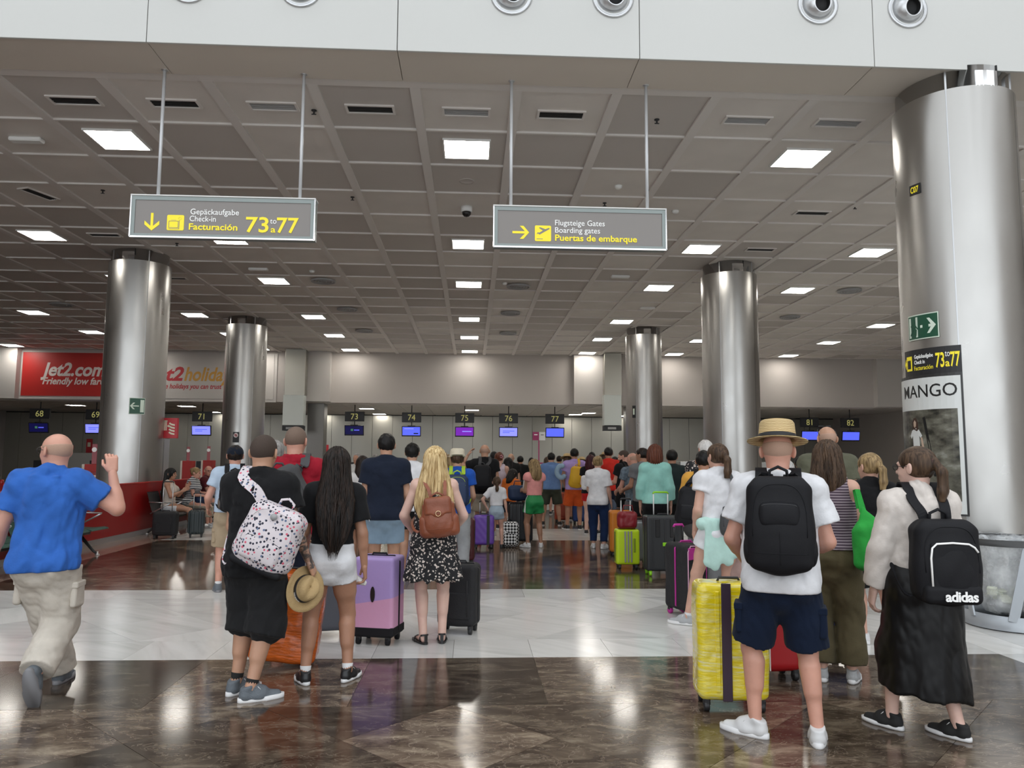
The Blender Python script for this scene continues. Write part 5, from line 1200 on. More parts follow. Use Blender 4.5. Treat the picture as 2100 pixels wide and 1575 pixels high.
    if hk != 'none':
        long_ = {'long': .62, 'vlong': .50, 'mid': .30, 'bob': .20}.get(hk, 0)*hs
        lo4 = hp(0,0,0)-np.array([.2,.24,.18+long_])*hs; hi4 = hp(0,0,0)+np.array([.2,.2,.18])*hs
        V = Vol(lo4, hi4, hv); off = {'buzz':.004,'bald':.0025,'gbuzz':.004}.get(hk, .012)
        rad = (.0765+off,.097+off,.088+off)
        V.el(hp(0,-.014,.023), hr(*rad), Rh, 0)
        nrm = lambda v: Rh@np.array(v, float)
        if hk in ('short','buzz','curly','bald','gbuzz'):
            V.plane(hp(0,.050,.045), nrm((0,1,-.75))); V.plane(hp(0,-.02,-.048), nrm((0,.55,-1)))
            for sg in (-1,1): V.el(hp(sg*.085,.012,-.020), hr(.022,.030,.040), Rh, .01, 's'); 
            if hk == 'bald': V.plane(hp(0,0,.038), nrm((0,.10,1)))
            if hk == 'short' and h < .02: V.disp(lambda x,y,z: .003*np.sin(90*x+40*z)*np.sin(70*y+50*z))
        else:
            prf = {'long':[(.112,.02,.03,-.02),(.095,.060,.075,-.016),(.04,.088,.108,-.016),(-.04,.094,.100,-.030),(-.13,.105,.072,-.065),(-.25,.130,.052,-.088),(-.40,.120,.045,-.100),(-.52,.085,.035,-.100),(-.60,.03,.015,-.100)],
                   'vlong':[(.112,.02,.03,-.02),(.095,.060,.075,-.016),(.04,.088,.108,-.016),(-.04,.096,.100,-.030),(-.13,.120,.074,-.065),(-.25,.150,.056,-.085),(-.36,.165,.052,-.095),(-.46,.13,.040,-.100),(-.53,.07,.02,-.100)],
                   'mid':[(.112,.02,.03,-.02),(.095,.060,.075,-.016),(.04,.090,.108,-.014),(-.04,.100,.104,-.026),(-.12,.112,.085,-.045),(-.19,.112,.070,-.050),(-.24,.09,.055,-.055),(-.27,.05,.03,-.055)],
                   'bob':[(.118,.02,.03,-.02),(.10,.064,.078,-.014),(.04,.098,.112,-.012),(-.04,.110,.110,-.020),(-.10,.108,.096,-.030),(-.15,.085,.072,-.035),(-.18,.05,.045,-.035)]}.get(hk)
            if prf:
                V.loft(hp(0,0,0), Rh, [(z*hs, rx*hs, ry*hs, cy*hs) for z, rx, ry, cy in prf], 0, .02)
                V.el(hp(0,.105,-.055), hr(.066,.085,.105), Rh, .02, 's')
                if hk != 'bob': V.rc(hp(0,.04,-.10), hp(0,.06,-.6), .075*hs, .085*hs, .02, 's')
            else:
                V.plane(hp(0,.062,.035), nrm((0,1,-.65))); V.plane(hp(0,-.03,-.055), nrm((0,.5,-1)))
                for sg in (-1,1): V.el(hp(sg*.085,.012,-.020), hr(.018,.026,.036), Rh, .01, 's')
                if hk == 'pony':
                    V.el(hp(0,-.115,.030), hr(.024,.024,.022), Rh, .012)
                    for a, b_, r1, r2 in (((0,-.12,.03),(0,-.155,-.03),.024,.034),((0,-.155,-.03),(.0,-.150,-.13),.034,.036),((.0,-.150,-.13),(.0,-.135,-.24),.036,.018),((.0,-.135,-.24),(.01,-.13,-.29),.018,.006)): V.rc(hp(*a), hp(*b_), r1*hs, r2*hs, .015, flat=(Rh@np.array([0,1.,0]),.75))
                if hk == 'bun': V.el(hp(0,-.105,.055), hr(.042,.038,.040), Rh, .01)
            if h < .02:
                q0 = hp(0,-.03,0); Ri = Rh.T; am = .0042 if h < .01 else .005
                def gr(x, y, z):
                    a = Ri[0,0]*(x-q0[0])+Ri[0,1]*(y-q0[1])+Ri[0,2]*(z-q0[2]); c = Ri[1,0]*(x-q0[0])+Ri[1,1]*(y-q0[1])+Ri[1,2]*(z-q0[2]); e = Ri[2,0]*(x-q0[0])+Ri[2,1]*(y-q0[1])+Ri[2,2]*(z-q0[2])
                    th = np.arctan2(a, -c)
                    if hk == 'bun' or hk == 'pony': return am*.5*np.sin(60*a+30*e*np.sign(a))
                    return am*(np.sin(17*th+2.2*np.sin(9*e))+.6*np.sin(31*th+3*np.sin(6*e+1)))
                V.disp(gr)
        if hk == 'curly': V.disp(lambda x,y,z: .007*np.sin(75*x+2*np.sin(60*z))*np.sin(75*y+1)*np.sin(75*z)-.003)
        ho = link('hair', V.mesh('hair'), hm_, root)
        if hk in ('long','vlong','mid') and h < .012:          # loose strands over the mass
            g = np.random.default_rng(seed); P_ = np.array(prf)[::-1]; sb = MB(); L0 = P_[0,0]
            for k in range(150):
                th = g.uniform(-1.75, 1.75); z0 = g.uniform(-.02,.09); z1 = L0*g.uniform(.75,1.10); ph = g.uniform(0,6); pts_ = []
                for t in np.linspace(0, 1, 13):
                    z = z0+(z1-z0)*t; rx, ry, cy = [np.interp(z, P_[:,0], P_[:,j]) for j in (1,2,3)]; rx = max(rx,.025); ry = max(ry,.02); th2 = th*(1-.35*t)+.10*math.sin(5*t+ph)
                    pts_.append(hp((rx+.003)*math.sin(th2), cy-(ry+.004)*math.cos(th2), z))
                sb.tube(pts_, [.0026*hs]*10+[.002*hs,.0015*hs,.0006*hs], 4, cap=False)
            sb.obj('loose_strands', hm_, ho)['kind'] = 'stuff'
        if hk == 'pony': MB().tube([hp(.026*math.cos(a),-.118,.030+.024*math.sin(a)) for a in np.linspace(0, 2*PI, 13)], .006*hs, 6).obj('hair_tie', mk('hair_tie', (.10,.03,.03), .6), ho)
    if beard:
        V = Vol(hp(0,0,0)-.16, hp(0,0,0)+.16, hh); V.el(hp(0,.028,-.040), hr(.063,.068,.076), Rh, 0); V.el(hp(0,.050,-.084), hr(.042,.042,.036), Rh, .02); V.plane(hp(0,.0,-.030), nrm_(Rh,(0,.25,1))); V.plane(hp(0,.02,0), nrm_(Rh,(0,-1,0))); V.el(hp(0,.100,-.055), hr(.022,.02,.010), Rh, .004, 's'); link('beard', V.mesh('beard'), HC[beard], root)
    if glasses:
        b_ = MB()
        for sg in (-1,1):
            b_.tube([hp(sg*.032+.024*math.cos(a), .099, .004+.018*math.sin(a)) for a in np.linspace(0, 2*PI, 15)], .0022*hs, 6); b_.tube([hp(sg*.056,.097,.008), hp(sg*.078,.06,.008), hp(sg*.084,.0,.006), hp(sg*.082,-.02,-.006)], .002*hs, 6)
        b_.tube([hp(-.009,.103,.008), hp(.009,.103,.008)], .002*hs, 6); b_.obj('glasses', glasses, root)
    if cap:
        V = Vol(hp(0,0,0)-.25, hp(0,0,0)+.25, hh); V.el(hp(0,-.012,.030), hr(.091,.112,.090), Rh, 0); V.plane(hp(0,0,.022), nrm_(Rh,(0,.12,-1)))
        br = [hp(x, y, .030-.02*abs(x)/.07) for x, y in ()]
        V.rc(hp(-.035,.09,.030), hp(.035,.09,.030), .022*hs, .022*hs, .01, flat=(Rh@np.array([0,0,1.]),.3)); V.rc(hp(-.025,.135,.022), hp(.025,.135,.022), .030*hs, .030*hs, .02, flat=(Rh@np.array([0,0,1.]),.18))
        link('cap', V.mesh('cap'), cap, root)
    if hat:
        hat(root, hp, hr, Rh, hs)
    M4 = Matrix.Translation((float(at[0]), float(at[1]), 0)) @ Matrix.Rotation(rot_, 4, 'Z')
    Rz = rot('z', rot_); Wd = lambda p: Rz@np.array(p)+np.array([at[0], at[1], 0])
    return dict(root=root, s=s, H=H, M=M4, P=Pv, R=R, SH=SH, EL=EL, WR=[Wd(p) for p in WR], HD=[Rz@d for d in HD], W=Wd, Rz=Rz, X=X, HC=HC_, Rh=Rh, hs=hs, AK=AK, KN=KN, h=h, wy=wy)
def nrm_(Rh, v): return Rh@np.array(v, float)
def straw_hat(mstraw, mband, crown=.10, brim=.065, tilt=0., flat_top=True, z0=.055):
    def fn(root, hp, hr, Rh, hs):
        b_ = MB(); c = .096; n = 40; pr = [(c+brim,-.004),(c+brim*.5,.0),(c,.004),(c-.002,.03),(c-.008,crown*.9)]+([(c-.014,crown),(.05,crown+.004),(.002,crown+.005)] if flat_top else [(c-.03,crown*1.02),(.03,crown*.98),(.002,crown*.95)])
        pr = pr+[(c-.006,.0),(c+brim-.002,-.010)] if False else pr
        b_.lathe(pr, n, cap=False); q = rot('x', tilt)
        f = lambda v: hp(*(q@(np.array(v)*[1.0,1.18,1])+np.array([0,-.012,z0]))); b_.v = [tuple(f(v)) for v in b_.v]
        o = b_.obj('straw_hat', mstraw, root); md = o.modifiers.new('thick', 'SOLIDIFY'); md.thickness = .004; md.offset = 1
        t = MB().lathe([(c+.003,.004),(c+.001,.034)], n, cap=False); t.v = [tuple(f(v)) for v in t.v]; t2 = t.obj('hat_band', mband, o); md = t2.modifiers.new('thick', 'SOLIDIFY'); md.thickness = .003; md.offset = 0
    return fn

# ---------------------------------------------------------------- things people carry
def in_frame(P, name, label, cat, group=None):
    """an empty in the wearer's torso frame (x right, y forward, z up from the hips)"""
    o = bpy.data.objects.new(name, None); C.objects.link(o); o.empty_display_size = .1
    R = P['R']; T = Matrix([[R[r][c] for c in range(3)]+[P['P'][r]] for r in range(3)]+[[0,0,0,1]]); o.matrix_world = P['M'] @ T
    return tag(o, label, cat, group)
def strap_path(P, sx, ytop, ztop, zbot, ybot, xo=.088, front=True):
    s, H = P['s'], P['H']; zt = .3475*H+.016; wy = P['wy']
    p = [(sx*.055,ytop,ztop-.03),(sx*.066,min(ytop+.0,-.125),max(ztop+.02,zt-.16)),(sx*xo*s,-.122*s,zt-.095),(sx*xo*s,-.062*s,zt-.018),(sx*xo*s,-.012*s,zt+.006),(sx*xo*s,.035*s,zt-.018)]
    if front: p += [(sx*.10*s,.085*s*wy,.26*H),(sx*.115*s,.125*s*wy,.20*H),(sx*.16*s,.09*s*wy,.13*H),(sx*.195*s,.0,.10*H),(sx*.17*s,ybot+.03,zbot+.04),(sx*.12,ybot,zbot+.02)]
    P_ = np.array(p); out = []
    for i in range(len(P_)-1):
        a, b_, c, d = P_[max(i-1,0)], P_[i], P_[i+1], P_[min(i+2,len(P_)-1)]
        for t in np.linspace(0, 1, 5, endpoint=False): out.append(.5*((2*b_)+(c-a)*t+(2*a-5*b_+4*c-d)*t*t+(3*b_-a-3*c+d)*t**3))
    out.append(P_[-1]); return out
def backpack(P, label, m, w=.30, hh=.46, d=.16, zc=.17, mp=None, mt=None, pocket=(.7,.45,-.22), straps=(-1,1), roll=0., dx=0., side_pockets=True, cat='backpack', h=None, name='backpack', shape=None, gap=.0, sw=.055):
    s, H = P['s'], P['H']; o = in_frame(P, name, label, cat); h = h or (.008 if P['h'] < .011 else .012 if P['h'] < .016 else .018); yb = -.060*H*P['wy']-.028-gap; yc = yb-d/2; z = zc*H
    Rr = rot('y', roll); c = np.array([dx, yc, z])
    V = Vol(c-[w*.75,d*.9,hh*.65], c+[w*.75,d*.9,hh*.65], h)
    V.bx(c, (w/2,d/2,hh/2), .06, Rr, 0); V.el(c+Rr@np.array([0,-d*.12,-hh*.12]), (w*.50,d*.58,hh*.42), Rr, .05)
    V.plane(c+Rr@np.array([0,d*.5,0]), Rr@np.array([0,1.,0])); V.el(c+Rr@np.array([w*.62,0,hh*.60]), (w*.28,d,hh*.22), Rr, .03, 's'); V.el(c+Rr@np.array([-w*.62,0,hh*.60]), (w*.28,d,hh*.22), Rr, .03, 's')
    V.disp(folds(int(w*1000+hh*77), .0035, (9,26))); body = link('bag_body', V.mesh(), m, o)
    if pocket:
        pw, ph, pz = pocket; V = Vol(c-[w*.7,d*1.1,hh*.6], c+[w*.7,d*.6,hh*.6], h); V.bx(c+Rr@np.array([0,-d*.52,pz*hh]), (w*pw/2,.030,hh*ph/2), .045, Rr, 0); V.el(c+Rr@np.array([0,-d*.5,pz*hh]), (w*pw*.52,.040,hh*ph*.52), Rr, .02); pk = link('front_pocket', V.mesh(), mp or m, o)
        zz = []
        for t in np.linspace(0, PI, 13): zz.append(c+Rr@np.array([math.cos(t)*w*pw*.44, -d*.5-.027, pz*hh+hh*ph*.32+math.sin(t)**.6*hh*ph*.12]))
        if P['h'] < .016: MB().tube(zz, .003, 6).obj('zip', mt or m_dark, pk)
    if P['h'] < .0125:
        T = np.linspace(-.15, PI+.15, 30); arc = [c+Rr@np.array([math.copysign(abs(math.cos(t))**.6, math.cos(t))*w*.41, 0, hh*.05+math.sin(t)*hh*.37 if math.sin(t) > 0 else hh*.05+math.sin(t)*hh*1.2]) for t in T]
        for nm, L3, rr in (('main_zip', arc, .0028), ('seam', [c+Rr@np.array([0,0,z_]) for z_ in np.linspace(-.42*hh, (pocket[2]-pocket[1]/2-.04)*hh if pocket and pocket[2] > 0 else -.40*hh, 14)], .0016), ('seam', [c+Rr@np.array([x_,0,-.30*hh]) for x_ in np.linspace(-.42*w, .42*w, 22)], .0018)):
            q_ = draped(body.data, L3, rr)
            if q_: q_.obj(nm, mt or m, body)
    pts = [c+Rr@np.array([x, d*.30, hh/2+z_]) for x, z_ in ((-.05,-.02),(-.045,.03),(0,.052),(.045,.03),(.05,-.02))]; MB().tube(pts, .009, 8).obj('grab_handle', mt or m, o)
    for sx in straps:
        path = strap_path(P, sx, yb-.01, z+hh/2-.02, z-hh/2, yb-.02); path = [p+[dx*(1-min(1, i/12)) if i < 12 else 0, 0, 0] for i, p in enumerate(path)]
        n = len(path); wd = [sw if i < n*.62 else .022 for i in range(n)]; MB().ribbon(path, wd, .010, (1,0,0)).obj('shoulder_strap', mt or m, o)
    if side_pockets:
        for sg in (-1,1):
            V = Vol(c-[w*.9,d,hh*.7], c+[w*.9,d,hh*.7], max(h,.01)); V.el(c+Rr@np.array([sg*w*.48,0,-hh*.28]), (.03,d*.36,hh*.17), Rr, 0); link('side_pocket', V.mesh(), mp or m, o)
    return o, c, Rr, d, w, hh
from mathutils.bvhtree import BVHTree
def draped(me, pts, r, d=(0,1,0), lift=.001):
    """drops a thin line onto a surface, from behind the wearer"""
    t = BVHTree.FromPolygons([v.co[:] for v in me.vertices], [p.vertices[:] for p in me.polygons]); out = []
    for p in pts:
        p = Vector([float(q) for q in p]); hit = t.ray_cast(p-Vector(d)*1.0, Vector(d))
        if hit[0] is not None: out.append(np.array(hit[0])-np.array(d)*lift)
    return MB().tube(out, r, 6) if len(out) > 2 else None
def suitcase(label, pos, rz, w, hh, d, m, style='plain', handle=0., mh=None, wheels=True, mtrim=None, tilt=0., group=None, name='suitcase', mwheel=None, h=.012, band=None):
    """w across, d deep, hh body height; stands on four castor wheels at pos"""
    o = empty(name, (pos[0], pos[1], 0), rz, label, 'suitcase', group); o.rotation_euler = (0, tilt, rz); mtrim = mtrim or m_dark; mh = mh or m_alu; mwheel = mwheel or m_dark
    zb = .065 if wheels else .01; c = np.array([0,0,zb+hh/2])
    V = Vol(c-[w/2+.03,d/2+.03,hh/2+.03], c+[w/2+.03,d/2+.03,hh/2+.03], h)
    rad = .05 if style != 'boxy' else .03; V.bx(c, (w/2,d/2,hh/2), min(rad, d*.45), None, 0)
    if style == 'ribbed': V.disp(lambda x,y,z: .005*np.sign(np.sin(x*2*PI/.045))*(np.abs(y) > d*.3), .03)
    elif style == 'hribbed': V.disp(lambda x,y,z: .004*np.sin(z*2*PI/.05)*(np.abs(y) > d*.3), .03)
    elif style == 'geo': V.disp(lambda x,y,z: .006*np.abs(((x*9+z*7) % 1)-.5)-.006*np.abs(((x*9-z*7) % 1)-.5), .03)
    elif style == 'soft': V.disp(folds(int(w*997), .005, (8,22)))
    elif style == 'wrap': V.disp(folds(int(hh*991), .006, (6,20), 2.0, 7))
    link('shell', V.mesh('shell'), m, o)
    # the seam all round and its corners
    e = .004; zz0, zz1, xx = zb+.045, zb+hh-.045, w/2
    if style != 'wrap':
        loop = [(xx+e-.0,0,zz0),(xx+e,0,zz1),(xx-.045,0,zb+hh+e),(-xx+.045,0,zb+hh+e),(-xx-e,0,zz1),(-xx-e,0,zz0),(-xx+.045,0,zb-e),(xx-.045,0,zb-e),(xx+e,0,zz0)]
        MB().ribbon(loop, .016, .008, (0,1,0)).obj('zip_seam', mtrim, o)
    if wheels:
        for sx in (-1,1):
            for sy in (-1,1):
                x, y = sx*(w/2-.05), sy*(d/2-.035); wo = MB().box((x-.022,y-.022,.035),(x+.022,y+.022,zb+.015), bev=.008).obj('wheel_housing', mwheel, o)
                b_ = MB().lathe([(.008,-.017),(.030,-.016),(.032,-.010),(.032,.010),(.030,.016),(.008,.017)], 16); b_.v = [(x+v[2], y+v[0], .032+v[1]) for v in b_.v]; b_.obj('wheel', mtrim if mwheel is m_dark else mwheel, wo)
    MB().tube([(-.07,0,zb+hh-.002),(-.06,0,zb+hh+.02),(.06,0,zb+hh+.02),(.07,0,zb+hh-.002)], .009, 8).obj('top_handle', mtrim, o)
    if style in ('soft',): MB().box((-w*.36,-d/2-.012,zb+hh*.12),(w*.36,-d/2+.01,zb+hh*.55), bev=.01).obj('front_pocket', m, o); MB().tube([(w*.3,-d/2-.014,zb+hh*.18),(w*.3,-d/2-.014,zb+hh*.75)], .004, 6).obj('zip', mtrim, o)
    if handle > 0:
        for sx in (-1,1): MB().tube([(sx*w*.20,d*.30,zb+hh-.02),(sx*w*.20,d*.30,zb+hh+handle)], .009, 8).obj('telescopic_rod', mh, o)
        MB().tube([(-w*.20-.008,d*.30,zb+hh+handle-.01),(-w*.18,d*.30,zb+hh+handle+.012),(w*.18,d*.30,zb+hh+handle+.012),(w*.20+.008,d*.30,zb+hh+handle-.01)], .013, 8).obj('pull_grip', band or mtrim, o)
    return o
# ================================================================= PEOPLE AND LUGGAGE
W_ = cloth('white_cotton', (.74,.74,.76)); BK = cloth('black_cotton', (.012,.012,.013)); NV = cloth('navy_cotton', (.013,.018,.033)); RD = cloth('dark_red_cotton', (.30,.012,.025))
BLU = cloth('blue_cotton', (.035,.13,.46)); CRM = cloth('cream_cargo_cloth', (.58,.53,.46)); DEN = cloth('light_denim', (.22,.31,.40)); KHA = cloth('khaki_cloth', (.40,.31,.21)); OLV = cloth('olive_cloth', (.10,.082,.045)); GRY = cloth('grey_cloth', (.17,.17,.175))
JEAN = cloth('dark_denim', (.015,.03,.085)); m_wsole = mk('white_rubber', (.75,.75,.75), .5); m_wshoe = mk('white_leather', (.68,.68,.68), .45); m_bshoe = mk('black_leather', (.015,.015,.016), .35); m_bsole = mk('black_rubber', (.02,.02,.02), .6); m_gshoe = mk('grey_knit', (.13,.15,.17), .6, bump=(150,.3)); m_lgshoe = mk('pale_grey_knit', (.42,.43,.44), .6, bump=(150,.3)); m_gsole = mk('grey_rubber', (.22,.22,.23), .6); m_wsock = mk('white_sock', (.7,.7,.7), .9)
BAG = mk('black_nylon', (.009,.009,.011), .65, spec=.25, bump=(180,.08)); BAGG = mk('grey_nylon', (.055,.055,.057), .7, bump=(180,.12)); m_straw = None
def G_(px, py): p = onz(px, py); return (p[0], p[1])
def Y_(px, Y): p = aty(px, 940, Y); return (p[0], Y)

# 1 bald man walking on the left
p1 = person('bald man in a bright blue T-shirt and cream cargo trousers, walking with one fist raised', (onz(97,1420)[0], 5.30), 1.755, .12, 'm', 1.02, .0085, 'pink',
  feet=((.0,.36,0,.0,0),(.06,-.20,.13,-.1,1.20)), arms=(((.42,-.10,-1),(.25,.2,-1)),((.72,.20,-.50),(-.22,.10,1))), torso=(.02,0,-.05), head=(1.05,-.03), hair=('bald','stub'), hips=(0,0,0), hipz=.875,
  top=dict(m=BLU, sleeve=.62, hem=-.035, loose=.75, amp=.012, off=.014, slant=-.04), bottom=dict(kind='trousers', m=CRM, len=.97, flare=.034, off=.018, amp=.008, cargo=True), shoes=('runner', m_gshoe, m_gsole), glasses=mk('thin_glasses', (.02,.02,.02), .3), curl=(.4,.95), palm=(None,(-.5,.9,.1)), hdir=(None,(-.1,.0,1)), aw=1.15, lw=1.12)
# 2 man with tattooed arm, hat in hand, spotted backpack
def _tat(N, L, b, co):
    v = N.new('ShaderNodeTexVoronoi'); v.inputs['Scale'].default_value = 26; L.new(co, v.inputs['Vector']); n = N.new('ShaderNodeTexNoise'); n.inputs['Scale'].default_value = 17; n.inputs['Detail'].default_value = 5; n.inputs['Distortion'].default_value = 2.2; L.new(co, n.inputs['Vector'])
    r = ramp(N, [(.40,(.07,.065,.065)),(.50,(.17,.11,.085)),(.58,(.42,.25,.18)),(.72,(.47,.28,.20))]); L.new(n.outputs['Fac'], r.inputs['Fac']); L.new(r.outputs['Color'], b.inputs['Base Color'])
m_tat = mk('tattooed_skin', (.4,.25,.2), .5, fn=_tat)
p2 = person('buzz-cut man in black with a tattooed arm, holding a straw hat', (onz(532,1408)[0], 5.30), 1.745, -.50, 'm', 1.0, .0085, 'warm',
  feet=((-.12,.02,0,-.30,0),(.05,-.10,0,-.85,0)), arms=(((.10,.2,-1),(-.2,.9,-.6)),((.30,.02,-1),(.35,.45,-1))), torso=(.03,.02,.12), head=(-.05,.0), hair=('buzz','buzz'), curl=(.4,.55),
  top=dict(m=BK, sleeve=.55, hem=-.06, loose=.8, amp=.008, off=.016), bottom=dict(kind='shorts', m=cloth('black_denim', (.018,.018,.019)), len=1.16, flare=.030, off=.018, amp=.012, cargo=False), shoes=('runner', m_gshoe, m_wsole), socks=(mk('black_sock', (.01,.01,.01), .9), .05), tattoo=(m_tat, 1), lw=1.08, aw=1.05)
def _spots(N, L, b, co):
    v = N.new('ShaderNodeTexVoronoi'); v.inputs['Scale'].default_value = 48; L.new(co, v.inputs['Vector']); r = ramp(N, [(0,(1,1,1)),(.36,(1,1,1)),(.40,(0,0,0))], 'LINEAR'); L.new(v.outputs['Distance'], r.inputs['Fac'])
    sp = N.new('ShaderNodeSeparateColor'); L.new(v.outputs['Color'], sp.inputs['Color']); rc_ = ramp(N, [(0,(.02,.02,.04)),(.55,(.02,.02,.04)),(.56,(.62,.10,.16)),(.78,(.12,.16,.26)),(1,(.02,.02,.04))], 'CONSTANT'); L.new(sp.outputs[0], rc_.inputs['Fac'])
    mx = N.new('ShaderNodeMixRGB'); L.new(r.outputs['Color'], mx.inputs['Fac']); mx.inputs['Color1'].default_value = (.66,.60,.62,1); L.new(rc_.outputs['Color'], mx.inputs['Color2']); L.new(mx.outputs[0], b.inputs['Base Color'])
m_spot = mk('spotted_canvas', (.6,.6,.6), .7, fn=_spots)
o, c, Rr, d, w, hh = backpack(p2, 'white backpack with small dark and pink spots on the tattooed man', m_spot, .37, .41, .16, .10, pocket=(.72,.40,-.2), straps=(-1,), roll=.36, dx=.17, sw=.07)
MB().lathe([(.022,0),(.022,.006),(.002,.008)], 16).obj('round_badge', m_grey, o).matrix_local = Matrix.Translation([float(q) for q in c+Rr@np.array([.0,-d*.62,.14])]) @ Matrix.Rotation(PI/2, 4, 'X')
V = Vol(c-.35, c+.35, .010); V.bx(c+Rr@np.array([0,.0,-hh*.49]), (w*.5,d*.48,.030), .028, Rr); link('black_base', V.mesh(), BAG, o)
def _straw(N, L, b, co):
    wv = N.new('ShaderNodeTexWave'); wv.wave_type = 'BANDS'; wv.bands_direction = 'Z'; wv.inputs['Scale'].default_value = 34; wv.inputs['Distortion'].default_value = 2.5; wv.inputs['Detail'].default_value = 3; L.new(co, wv.inputs['Vector'])
    r = ramp(N, [(0,(.34,.22,.09)),(.5,(.60,.43,.20)),(1,(.74,.58,.32))]); L.new(wv.outputs['Fac'], r.inputs['Fac']); L.new(r.outputs['Color'], b.inputs['Base Color'])
    bp = N.new('ShaderNodeBump'); bp.inputs['Strength'].default_value = .6; bp.inputs['Distance'].default_value = .003; L.new(wv.outputs['Fac'], bp.inputs['Height']); L.new(bp.outputs['Normal'], b.inputs['Normal'])
m_straw = mk('straw_weave', (.6,.45,.2), .7, fn=_straw); m_paper_straw = mk('tan_paper_straw', (.52,.36,.17), .7, bump=(160,.4), var=(12,.1)); m_band = mk('black_ribbon', (.012,.012,.014), .6)
# the held hat (a trilby shape), brim between the fingers
wr = p2['WR'][1]; hd = p2['HD'][1]; hc = wr+hd*.10+np.array([-.05,-.05,-.095])
o = empty('straw_hat', hc, 0, 'tan straw trilby with black band held against the thigh of the tattooed man', 'hat'); Rq = rot('z', .60) @ rot('y', .55) @ rot('x', PI/2-.25)
def hatshape(prof, name, m, parent, pinch=True, n=44, ey=1.15):
    b_ = MB().lathe(prof, n, cap=False); vv = []
    for x, y, z in b_.v:
        y *= ey
        if z > .05 and pinch: x *= (1-.22*max(0, y)/.1); z -= .022*math.exp(-(x/.03)**2)
        if z < .01 and math.hypot(x, y/ey) > .12: z += .02*abs(x)/.16-.012*abs(y)/.16
        vv.append(tuple(Rq@np.array([x,y,z])))
    b_.v = [tuple(np.array(v)*.86) for v in vv]; o2 = b_.obj(name, m, parent); md = o2.modifiers.new('thick','SOLIDIFY'); md.thickness = .003; return o2
hatshape([(.158,.0),(.13,-.004),(.095,.0),(.093,.02),(.088,.07),(.075,.105),(.05,.115),(.02,.113),(.001,.112)], 'hat_shape', m_paper_straw, o)
hatshape([(.0965,.003),(.0935,.036)], 'hat_band', m_band, o, False)
tm = text_mesh('TENERIFE', .020, bold=.03, align='CENTER')
for v in tm.vertices: a = v.co.x/.097-.5; r_ = .0985; q = Rq@np.array([-r_*math.sin(a)*-1, -r_*math.cos(a)*1.18, .012+v.co.y]); v.co = Vector([float(k)*.86 for k in q])
link('hat_lettering', tm, m_signwhite, o)

# 3 brunette with very long hair
p3 = person('woman with very long dark hair, black T-shirt and white shorts', (onz(676,1392)[0], 5.60), 1.66, .05, 'f', .92, .0085, 'tan',
  feet=((-.155,.0,0,.25,0),(.135,.0,0,-.55,0)), arms=(((.22,.12,-1),(-.1,.9,-.35)),((.25,-.08,-1),(.14,.16,-1))), torso=(0,.03,0), head=(0,.12), hair=('long','dark'), curl=(.4,.6), hips=(.0,0,0),
  top=dict(m=BK, sleeve=.72, hem=.06, loose=.6, amp=.006, flare=.018, off=.010), bottom=dict(kind='shorts', m=W_, len=.37, flare=.004, off=.007, amp=.004, waist=.10), shoes=('sneaker', m_bshoe, m_wsole), socks=(m_wsock, .02), lw=1.04)
for i in (0,1):
    a, b_ = p3['SH'][i], p3['EL'][i]; up_ = np.array([(-1,1)[i],-.35,.25]); r = p3['R']
    MB().ribbon([p3['X']((-.03,.03)[i],-.02,.325)+[0,0,.045], a+[(-.012,.012)[i],-.015,.073], a+[(-.045,.045)[i],-.010,.038], a+(b_-a)*.3+np.array([(-.068,.068)[i],-.012,0]), a+(b_-a)*.72+np.array([(-.068,.068)[i],-.010,0])], .012, .004, (0,1,.1)).obj('white_piping', m_wsock, p3['root'])
tp = p3['WR'][1]+p3['HD'][1]*.12
V = Vol(tp-.09, tp+.09, .006); V.bx(tp+[-.045,0,.005], (.055,.012,.018), .01, rot('y', .45)); V.disp(folds(4,.006,(20,60))); q = V.mesh(); q.transform(Matrix.Translation([-float(k) for k in tp]))
tag(link('tissue_pack', q, m_white, None, tp), 'crumpled white tissue pack in the hand of the long dark-haired woman', 'tissue')

# 4 blonde woman in a floral dress
def _floral(N, L, b, co):
    v = N.new('ShaderNodeTexVoronoi'); v.inputs['Scale'].default_value = 42; v.inputs['Randomness'].default_value = 1; n = N.new('ShaderNodeTexNoise'); n.inputs['Scale'].default_value = 30; L.new(co, n.inputs['Vector'])
    mx0 = N.new('ShaderNodeMixRGB'); mx0.inputs['Fac'].default_value = .035; L.new(co, mx0.inputs['Color1']); L.new(n.outputs['Color'], mx0.inputs['Color2']); L.new(mx0.outputs[0], v.inputs['Vector'])
    r = ramp(N, [(0,(.45,.16,.12)),(.12,(.72,.62,.56)),(.33,(.70,.62,.56)),(.38,(.01,.01,.012))]); L.new(v.outputs['Distance'], r.inputs['Fac']); L.new(r.outputs['Color'], b.inputs['Base Color'])
m_floral = mk('floral_print', (.1,.1,.1), .8, fn=_floral)
p4 = person('woman with long blonde hair in a black floral dress', (onz(888,1308)[0], 6.72), 1.69, -.02, 'f', 1.10, .009, 'pale',
  feet=((-.075,.0,0,.45,0),(.085,.03,0,.0,0)), arms=(((.42,.05,-1),(-.35,.8,-.75)),((.42,.05,-1),(-.55,.7,-.75))), torso=(0,0,0), head=(.05,-.02), hair=('vlong','blonde'),
  top=dict(m=m_floral, sleeve=0, tank=True, hem=.06, loose=.2, name='dress_top', off=.009), bottom=dict(kind='skirt', m=m_floral, len=.185, flare=.32, fold=.016, nf=11, off=.008, waist=.115), shoes=('sandal', m_bshoe, m_bsole), lw=.98, aw=1.0)
